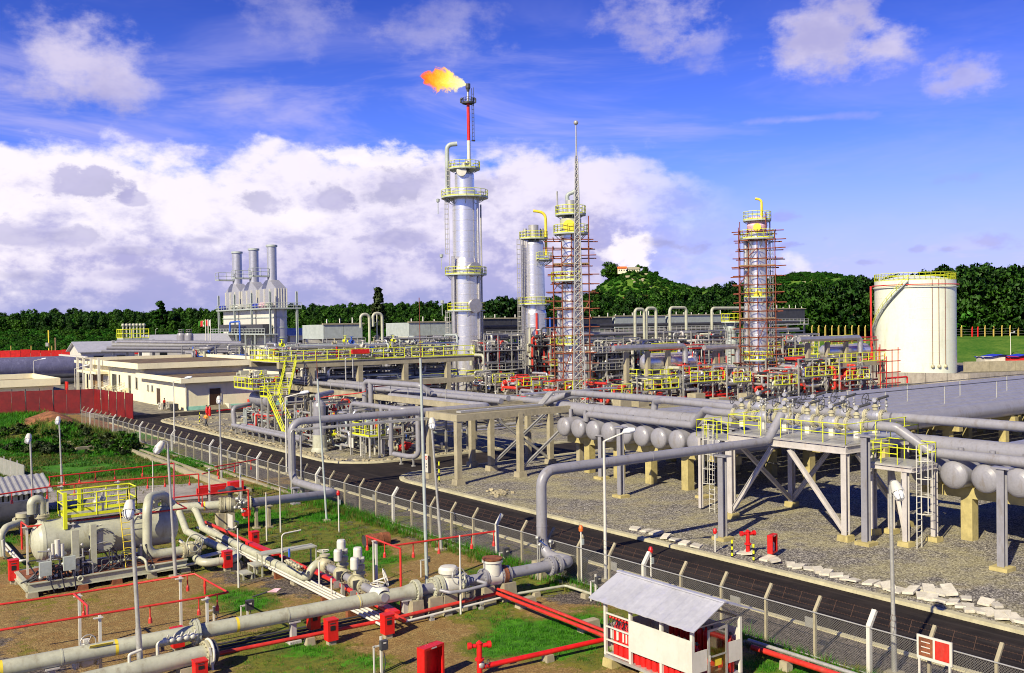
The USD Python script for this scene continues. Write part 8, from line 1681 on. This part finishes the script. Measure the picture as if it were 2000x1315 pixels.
for q in (0, 2):
    a, e = g2[q], g2[q + 1]; t = thing('wire_fence', 'thin wire fence between the yellow posts ' + ('left' if q == 0 else 'right') + ' of the white tank', 'fence', (*a, float(T(*a))))
    for hgt in (.8, 1.6, 2.4): part(t, 'wire', MB().tube([V3(*(a + (e - a) * u), float(T(*(a + (e - a) * u))) + hgt) for u in np.linspace(0, 1, 12)], .035, 4), 'wire')

# ------------------------------------------------------------------ cream buildings
BX = 44.6
def flat_building(name, label, x0, x1, y0, y1, zr, over, fas, mint=False):
    t = thing(name, label, 'building', ((x0 + x1) / 2, (y0 + y1) / 2, 0)); w = .3
    part(t, 'wall', MB().span((x0, y0, -.1), (x0 + w, y1, zr - .2)), 'cream_wall'); part(t, 'wall', MB().span((x0 + w, y0, -.1), (x1, y0 + w, zr - .2)), 'cream_wall'); part(t, 'wall', MB().span((x1 - w, y0 + w, -.1), (x1, y1, zr - .2)), 'cream_wall'); part(t, 'wall', MB().span((x0 + w, y1 - w, -.1), (x1 - w, y1, zr - .2)), 'cream_wall')
    X0_, X1_, Y0_, Y1_ = x0 - over, x1 + over, y0 - over, y1 + over
    part(t, 'roof_slab', MB().span((X0_ + .2, Y0_ + .2, zr - .2), (X1_ - .2, Y1_ - .2, zr)), 'roof_felt')
    for lo, hi in (((X0_, Y0_), (X0_ + .22, Y1_)), ((X1_ - .22, Y0_), (X1_, Y1_)), ((X0_ + .22, Y0_), (X1_ - .22, Y0_ + .22)), ((X0_ + .22, Y1_ - .22), (X1_ - .22, Y1_))): part(t, 'parapet', MB().span((*lo, zr - .28), (*hi, zr - .28 + fas)), 'cream_wall')
    for q in range(6): part(t, 'roof_joint', MB().span((X0_ + .3, y0 + (y1 - y0) * (q + .5) / 6, zr), (X1_ - .3, y0 + (y1 - y0) * (q + .5) / 6 + .12, zr + .012)), 'concrete')
    if mint: part(t, 'plinth', MB().span((x0 + .02, y0 - .03, 0), (x1, y0 - .002, .55)), 'mint')
    return t
def opening_x(t, name, px0, px1, X, z0, z1, mat, frame=True):
    ya, yb = sorted((col_y(px0, X), col_y(px1, X))); o = part(t, name, MB().span((X - .02, ya, z0), (X + .1, yb, z1)), mat)
    if frame:
        part(o, 'frame', MB().span((X - .07, ya - .09, z0), (X + .02, ya, z1 + .09)).span((X - .07, yb, z0), (X + .02, yb + .09, z1 + .09)).span((X - .07, ya, z1), (X + .02, yb, z1 + .09)), 'white_paint')
        if name == 'window': part(o, 'sill', MB().span((X - .16, ya - .1, z0 - .08), (X + .02, yb + .1, z0)), 'concrete')
cb = W(364, 802); y2a = 138.8; y2b = col_y(282, BX); z2 = ht(V3(BX, y2a, 0), 747) + .2
bl2 = flat_building('low_building', 'low cream flat roofed building with a mint plinth, nearer one', BX, 60., y2a, y2b, z2, 1.0, .75, True)
for p0, p1, z0, z1, n_ in ((289, 291.5, 2.0, 2.9, 'window'), (297, 300, 2.0, 2.9, 'window'), (307, 314, .15, 2.6, 'door')): opening_x(bl2, n_, p0, p1, BX, z0, z1, 'window_dark' if n_ == 'window' else 'door_dark')
xa, xb = onY(409, 780, y2a)[0], onY(431, 780, y2a)[0]; dd_ = part(bl2, 'door', MB().span((xa, y2a - .06, .55), (xb, y2a + .1, 3.0)), 'door_dark'); part(dd_, 'frame', MB().span((xa - .1, y2a - .1, .55), (xa, y2a + .02, 3.1)).span((xb, y2a - .1, .55), (xb + .1, y2a + .02, 3.1)).span((xa, y2a - .1, 3.0), (xb, y2a + .02, 3.1)), 'white_paint')
for q in range(4): part(bl2, 'step', MB().span((xa - .3, y2a - 1.6 + .35 * q, 0), (xb + .6, y2a - .07, .14 * (q + 1))), 'concrete')
part(bl2, 'step_wall', MB().span((xb + .6, y2a - 1.7, 0), (xb + .85, y2a - .07, .75)), 'white_paint'); part(bl2, 'drain_pipe', MB().cyl((BX - .1, y2a - .12, .2), (BX - .1, y2a - .12, z2 - .3), .06, 6), 'white_paint')
for x, y in ((57, 143), (56, 146), (58.5, 145)): part(bl2, 'roof_unit', MB().box((x, y, z2 + .4), (1.4, .9, .8)).cyl((x - 1.2, y, z2 + .3), (x - .3, y, z2 + .3), .25, 8), 'cream_pipe')
y1a = y2b + .02; y1b = col_y(163, BX); z1_ = ht(V3(BX, y1a, 0), 722) + .4
bl1 = flat_building('long_building', 'long cream flat roofed building with tall narrow windows, farther one', BX, 68., y1a, y1b, z1_, 1.3, .9)
for p0, p1, z0, z1, n_ in ((170, 173.5, .6, 3.2, 'window'), (220, 229, .9, 3.9, 'door'), (233, 236, 2.2, 3.9, 'window'), (252, 257, .3, 4.0, 'window'), (266, 270, 2.0, 3.9, 'window')): opening_x(bl1, n_, p0, p1, BX, z0, z1, 'window_dark')
ya, yb = sorted((col_y(180, BX), col_y(202, BX))); dr_ = part(bl1, 'roller_door', MB().span((BX - .03, ya, .1), (BX + .1, yb, 3.6)), 'door_dark')
for q in range(8): part(dr_, 'slat', MB().span((BX - .07, ya + (yb - ya) * q / 8, .1), (BX - .03, ya + (yb - ya) * (q + .7) / 8, 3.6)), 'wood')
ya, yb = sorted((col_y(203, BX), col_y(214, BX))); part(bl1, 'shutter', MB().span((BX - .05, ya, .2), (BX + .1, yb, 3.4)), 'steel_paint'); ya, yb = sorted((col_y(176, BX), col_y(213, BX))); part(bl1, 'canopy', MB().span((BX - 2.2, ya, 3.8), (BX, yb, 4.2)), 'cream_wall')
for px in (157, 169, 184, 199): y = col_y(px, BX - 1.6); part(bl1, 'portal_post', MB().box((BX - 2.0, y, (z1_ + 1) / 2), (.4, .4, z1_ + 1)), 'white_paint')
part(bl1, 'portal_beam', MB().span((BX - 2.2, col_y(185, BX) - 3, z1_ + .9), (BX - 1.8, col_y(157, BX) + 8, z1_ + 1.2)), 'white_paint')
for px in (215, 246):
    y = col_y(px, BX); t = thing('outdoor_stair', ('left' if px < 230 else 'right') + ' of two pale concrete stairs descending from the long cream building', 'stairs', (BX - 2, y, 0)); n = 9
    for q in range(n): part(t, 'step', MB().span((BX - .4 - .38 * (q + 1), y - 1.0, 0), (BX - .4 - .38 * q, y + 1.0, 1.7 * (n - q) / n)), 'cream_wall')
    part(t, 'landing', MB().span((BX - .4, y - 1.2, 0), (BX - .05, y + 1.2, 1.8)), 'cream_wall'); part(t, 'handrail', railing_mesh([(BX - .4, y - 1.0, 1.75), (BX - .4 - .38 * n, y - 1.0, .1)], 1., 1., .035, False), 'cream_pipe'); part(t, 'handrail', railing_mesh([(BX - .4, y + 1.0, 1.75), (BX - .4 - .38 * n, y + 1.0, .1)], 1., 1., .035, False), 'cream_pipe')
# air conditioners and small things before the buildings
for px, py, lb, mt_ in ((318, 800, 'white air conditioner on the ground left of the low building corner', 'white_paint'), (333, 797, 'second white air conditioner beside the low building door', 'galv'), (340, 802, 'dark machine standing by the low building corner', 'dark_steel')):
    c = W(px, py); t = thing('outdoor_unit', lb, 'machine', c); part(t, 'body', MB().box(c + V3(0, 0, .5), (.9, 1.3, .95)), mt_); part(t, 'fan', MB().torus(c + V3(-.47, 0, .55), .32, .05, (1, 0, 0), 14, 5), 'dark_steel')
# red sheet fence
q0, q1, q2 = W(-60, 815), W(184, 806), W(262, 819); rf = thing('red_sheet_fence', 'tall dark red sheet metal fence turning a corner behind the mound', 'fence', q1); hR = ht(q2, 769)
for a, e, n in ((q0, q1, 9), (q1, q2, 10)):
    for q in range(n):
        s0, s1 = a + (e - a) * (q + .02) / n, a + (e - a) * (q + .98) / n; dl = np.cross((e - a) / np.linalg.norm(e - a), [0, 0, 1.]) * (.10 if q % 2 else 0); part(rf, 'sheet', MB().bar(s0 + dl + V3(0, 0, hR / 2), s1 + dl + V3(0, 0, hR / 2 + rs.uniform(-.04, .08)), .05, hR), 'red_fence')
        part(rf, 'post', MB().bar(s0 - dl, s0 - dl + V3(0, 0, hR + .3), .09), 'dark_steel')
# low building at left edge
c0_, c1_ = W(-70, 772), W(98, 772); c1_ = V3(38.5, 198, 0); lbz = ht(c1_, 740) - .6
lbd = flat_building('low_annex', 'low cream flat roofed building behind the red fence at the left edge', -5, 37.5, 192, 215, lbz, 1.0, 1.3)
whole('red_sign_board', MB().box((39.5, 191, lbz - 1), (.2, 2.2, 2.6)), 'red', 'small red board at the corner of the low building behind the red fence', 'board')
# long blue grey bullets behind
for k, (py, Yv, r, lb) in enumerate(((723, 245, 2.4, 'huge blue grey cylindrical tank lying at the left edge'), (756, 222, .6, 'dark blue long pipe below the huge lying tank'), (743, 225, .5, 'thin dark pipe below the huge lying tank'))):
    a = onY(-80, py, Yv); e = onY(168, py - 4, Yv); pipe('lying_tank' if k == 0 else 'ground_pipe', lb, 'storage tank' if k == 0 else 'pipe', [(a[0], Yv, max(a[2], r + .2)), (e[0], Yv, max(a[2], r + .2))], r, 'blue_grey' if k == 0 else 'dark_steel', n=26, legs=9. if k else 0, blocks=11. if k == 0 else 0)
rc = thing('red_cloth_fence', 'long low fence of bright red cloth before the shrubs at left', 'fence', W(80, 700)); n = 26
for q in range(n):
    a, e = W(-60 + q * 20, 700 - q * .5), W(-60 + (q + .97) * 20, 700 - (q + 1) * .5); h = 3. + rs.uniform(-.5, .6); part(rc, 'cloth', MB().bar(a + V3(0, rs.uniform(-.3, .3), h / 2), e + V3(0, 0, h / 2), .08, h), 'red_cloth')
    if q % 2 == 0: part(rc, 'post', MB().bar(a + V3(.3, .4, 0), a + V3(.3, .4, h + 2.), .4), 'ochre')
whole('earth_heap', MB().add(*[x for x in (lambda v, nn, ff: (v, ff, nn))(*MB().ball((*W(18, 697)[:2], .2), 7, 16, .38).data())]), 'rusty', 'heap of rusty red earth behind the red cloth at the left edge', 'earth heap')
# sheds with grey roofs
def shed(px0, px1, Y, pye, pyr, depth, label):
    a, e = onY(px0, pye, Y), onY(px1, pye, Y); ze = a[2]; zr = ze + (pye - pyr) * size(a, 1) * 1.25; x0, x1 = a[0], e[0]; t = thing('shed', label, 'building', ((x0 + x1) / 2, Y + depth / 2, 0)); ym = Y + depth / 2
    part(t, 'wall', MB().span((x0 + .1, Y, -.2), (x1 - .1, Y + .3, ze)), 'white_paint'); part(t, 'wall', MB().span((x0 + .1, Y + depth - .3, -.2), (x1 - .1, Y + depth, ze)), 'white_paint')
    for x in (x0, x1): part(t, 'gable', MB().plate([(x, Y, 0), (x, Y + depth, 0), (x, Y + depth, ze), (x, ym, zr), (x, Y, ze)], .1, (1, 0, 0)), 'white_paint')
    for s in (-1, 1): yE = ym + s * (depth / 2 + .8); part(t, 'roof', MB().plate([(x0 - .8, yE, ze - .25), (x1 + .8, yE, ze - .25), (x1 + .8, ym, zr), (x0 - .8, ym, zr)][::s], .18, (0, 0, 1)), 'zinc')
    for x in np.arange(x0 + 3, x1 - 2, 5.5): w_ = part(t, 'window', MB().span((x, Y - .05, ze * .35), (x + 2.2, Y + .1, ze * .8)), 'window_dark'); part(w_, 'frame', MB().span((x - .15, Y - .1, ze * .8), (x + 2.35, Y - .04, ze * .8 + .15)).span((x - .15, Y - .12, ze * .35 - .15), (x + 2.35, Y - .04, ze * .35)), 'concrete')
shed(158, 262, 255, 687, 673, 12, 'white shed with a grey roof and a white gable above the long cream building'); shed(292, 358, 300, 677, 660, 12, 'grey roofed shed left of the two grey silos'); shed(383, 452, 305, 676, 658, 12, 'grey roofed shed left of the fired heaters'); shed(566, 640, 290, 655, 645, 14, 'white shed with a grey roof right of the fired heaters')
for px, lb in ((354, 'left'), (369, 'right')):
    c = V3(*at_depth(px, 262), 0); k = size(c, 1); t = thing('silo', lb + ' of two squat grey silos beyond the cream buildings', 'silo', c); r = 8.5 * k; part(t, 'shell', MB().lathe(c, [(r, 0), (r, ht(c, 655)), (r * .8, ht(c, 651)), (1e-3, ht(c, 650))], 22), 'grey_pipe'); part(t, 'railing', railing_mesh([c + V3(r * .6 * math.cos(a), r * .6 * math.sin(a), ht(c, 652)) for a in np.linspace(0, 6.28, 9)], 1.2, 2, .07, False), 'galv')
for k, (px, cl) in enumerate(((402, 'leaf_light'), (407, 'red'), (411.5, 'white_paint'))):
    c = V3(*at_depth(px, 262), 0); t = thing('flagpole', ['left flagpole with a green flag', 'middle flagpole with a red flag', 'right flagpole with a white flag'][k] + ' beyond the cream buildings', 'flagpole', c); z = ht(c, 624); part(t, 'pole', MB().cyl(c, c + V3(0, 0, z), .13, 6), 'white_paint')
    v = [c + V3(0, 0, z - .3), c + off * -1.0 + V3(.3, .4, z - .1), c - off * 2.0 + V3(0, .2, z - .5), c - off * 2.0 + V3(0, .2, z - 2.0), c - off * 1.0 + V3(.3, .4, z - 1.7), c + V3(0, 0, z - 1.9)]; part(t, 'flag', MB().plate(v, .04, (.5, -.8, 0)), cl)
# pipe way and yellow unit behind the cream buildings
Yp = 215.
for k in range(4): a, e = onY(228 - 10 * k, 668 + 6 * k, Yp), onY(445, 685 + 5 * k, Yp); pipe('back_pipe', ['highest silver', 'second silver', 'third grey', 'lowest grey'][k] + ' pipe of the pipe way behind the cream buildings', 'pipe', [a, (e[0], Yp - 8, max(a[2] - .8, 1))], .5 - .07 * k, ['clad_dull', 'galv', 'grey_pipe', 'grey_pipe'][k], n=9)
yu = thing('yellow_railed_unit', 'small unit with yellow railings and white capped stems behind the long building', 'platform', onY(265, 690, Yp) * [1, 1, 0]); a, e = onY(241, 661, Yp), onY(291, 660, Yp); z = a[2]
part(yu, 'deck', MB().span((a[0], Yp, z - .4), (e[0], Yp + 5, z)), 'green_grey'); part(yu, 'railing', railing_mesh([(a[0], Yp, z), (e[0], Yp, z)], 1.9, 1.6, .09), 'yellow'); part(yu, 'railing', railing_mesh([(a[0], Yp + 5, z), (a[0], Yp, z)], 1.9, 1.6, .09), 'yellow')
for x in np.linspace(a[0] + .5, e[0] - .5, 7): part(yu, 'stem', MB().cyl((x, Yp + 2, z), (x, Yp + 2, z + 2.6), .22, 6).ball((x, Yp + 2, z + 2.8), .4, 7), 'cream_pipe')
for x in np.linspace(a[0] - 2, e[0] + 1, 4): part(yu, 'post', MB().box((x, Yp + .3, z / 2 - .2), (.5, .5, z - .4)), 'galv')
pw = pipework('pipe frames between the cream buildings and the fired heaters', onY(380, 690, 200)[0], onY(500, 690, 200)[0], 200, 208, .5, 8., 36, 71, 10, rmax=.4, mats=['galv', 'clad_dull', 'grey_pipe', 'cream_pipe', 'blue'])
pw = pipework('pipes and valves right of the fired heaters behind the yellow deck', onY(500, 690, 170)[0], onY(640, 690, 170)[0], 165, 175, .5, 8.5, 40, 72, 14, rmax=.3, mats=['galv', 'cream_pipe', 'grey_pipe', 'clad_dull', 'white_paint'])
for px, pt, lb in ((95, 645, 'tall wooden pole with a white box at left'), (108, 660, 'short wooden pole right of the tall one at left')):
    c = V3(*at_depth(px, 430), 0); k = size(c, 1); t = thing('utility_pole', lb, 'pole', c); part(t, 'shaft', MB().cyl(c, c + V3(0, 0, ht(c, pt)), .3, 7), 'yellow_warm' if px < 100 else 'wood'); part(t, 'box', MB().box(c + V3(-.8, -.5, ht(c, pt + 28)), (1., .6, 1.6)), 'white_paint')
# warning signs, small fire box at building
sgn_ = thing('warning_sign', 'white warning sign with a red ring on the first leg of the concrete rack', 'sign', (38.6, 63.4, 0)); c = onX(833, 905, 38.6); part(sgn_, 'plate', MB().box(c, (.03, .42, 1.4)), 'white_paint'); part(sgn_, 'red_ring', MB().torus(c + V3(-.02, 0, .42), .13, .028, (1, 0, 0), 16, 5), 'red')
for q in (-.05, -.28): part(sgn_, 'symbol', MB().box(c + V3(-.02, .0, q), (.01, .1, .12)), 'dark_steel')
c = W(490, 795); fb = thing('red_box', 'small red box at the right end of the low cream building', 'box', c); part(fb, 'body', MB().box(c + V3(0, 0, .55), (.8, .7, 1.1)), 'red'); part(fb, 'lid', MB().box(c + V3(0, 0, 1.12), (.86, .76, .05)), 'red')
for px, lb in ((404, 'left of two red fire extinguishers'), (410, 'right of two red fire extinguishers')):
    c = W(px, 814); t = thing('fire_extinguisher', lb + ' standing before the low cream building', 'fire extinguisher', c); part(t, 'body', MB().lathe(c, [(.17, 0), (.18, 1.1), (.1, 1.3), (.05, 1.4), (1e-3, 1.45)], 10), 'red'); part(t, 'valve', MB().box(c + V3(0, 0, 1.48), (.2, .08, .1)), 'dark_steel')
cc_ = pipe('kerb_pipe', 'red pipe lying along the road edge before the low cream building', 'fire pipe', [W(424, 803, .25), W(500, 795, .25)], .09, 'red')

# ------------------------------------------------------------------ the two people
import manifold3d as m3, trimesh
def capsule_body(joints, bones, refine=.06):
    body = m3.Manifold()
    for a, b_ in bones:
        (p, r), (q, s) = joints[a], joints[b_]
        h = m3.Manifold.batch_hull([m3.Manifold.sphere(r, 12).translate(list(map(float, p))), m3.Manifold.sphere(s, 12).translate(list(map(float, q)))]); body = body + h
    mm = body.refine_to_length(refine).to_mesh(); tm = trimesh.Trimesh(mm.vert_properties[:, :3], mm.tri_verts, process=True); trimesh.smoothing.filter_taubin(tm, .5, -.53, 8); return np.array(tm.vertices), np.array(tm.vertex_normals), np.array(tm.faces)
def person(px, pb, face, label, shirt, stride):
    c = W(px, pb); t = thing('person', label, 'person', c, None, face); L = local(t); s = stride
    J = dict(hipL=((0, .1, .93), .1), hipR=((0, -.1, .93), .1), kneeL=((s * .22, .11, .5), .062), kneeR=((-s * .12, -.11, .5), .062), ankL=((s * .30, .11, .09), .042), ankR=((-s * .38, -.11, .12), .042), toeL=((s * .30 + .17, .12, .04), .035), toeR=((-s * .38 + .16, -.12, .05), .035),
             waist=((0, 0, 1.1), .13), chest=((.02, 0, 1.36), .15), shL=((.02, .19, 1.44), .065), shR=((.02, -.19, 1.44), .065), elL=((-s * .15 - .02, .26, 1.16), .047), elR=((s * .15, -.26, 1.16), .047), wrL=((-s * .12 + .12, .25, .95), .032), wrR=((s * .25 + .1, -.24, .97), .032), neck=((.03, 0, 1.55), .055), head=((.05, 0, 1.68), .098), chin=((.09, 0, 1.62), .06))
    part(L, 'body', capsule_body(J, [('neck', 'head'), ('head', 'chin'), ('chest', 'neck'), ('shL', 'elL'), ('shR', 'elR'), ('elL', 'wrL'), ('elR', 'wrR'), ('waist', 'chest'), ('hipL', 'hipR'), ('hipL', 'kneeL'), ('hipR', 'kneeR'), ('kneeL', 'ankL'), ('kneeR', 'ankR'), ('ankL', 'toeL'), ('ankR', 'toeR')]), 'skin')
    G = {k: (p, r * 1.14 + .012) for k, (p, r) in J.items()}
    part(L, 'shirt', capsule_body(G, [('shL', 'shR'), ('waist', 'chest'), ('chest', 'shL'), ('chest', 'shR'), ('shL', 'elL'), ('shR', 'elR')]), shirt); part(L, 'trousers', capsule_body(G, [('hipL', 'hipR'), ('waist', 'hipL'), ('waist', 'hipR'), ('hipL', 'kneeL'), ('hipR', 'kneeR'), ('kneeL', 'ankL'), ('kneeR', 'ankR')]), 'trousers')
    part(L, 'hair', MB().lathe((.03, 0, 1.7), [(.105, 0), (.11, .04), (.085, .09), (1e-3, .115)], 12), 'black'); b = MB()
    for w_ in ('wrL', 'wrR'):
        p, r = J[w_]; p = np.array(p) + V3(.02, 0, -.06); b.box(p, (.07, .035, .09))
        for q in range(4): b.cyl(p + V3(-.03 + .02 * q, 0, -.04), p + V3(-.025 + .022 * q, .01, -.12 + .01 * abs(q - 1.5)), .009, 5)
        b.cyl(p + V3(.035, 0, .0), p + V3(.06, .01, -.06), .01, 5)
    part(L, 'hands', b, 'skin'); part(L, 'shoe', MB().tube([J['ankL'][0], J['toeL'][0]], [.05, .045], 8, dome=True), 'black'); part(L, 'shoe', MB().tube([J['ankR'][0], J['toeR'][0]], [.05, .045], 8, dome=True), 'black')
person(403, 836, math.radians(200), 'person in an orange shirt walking across the gravel before the cream building', 'shirt_orange', 1.)
person(321, 802, math.radians(-60), 'person in a red shirt standing beside the white air conditioners', 'red_cloth', .15)
# weeds and vines
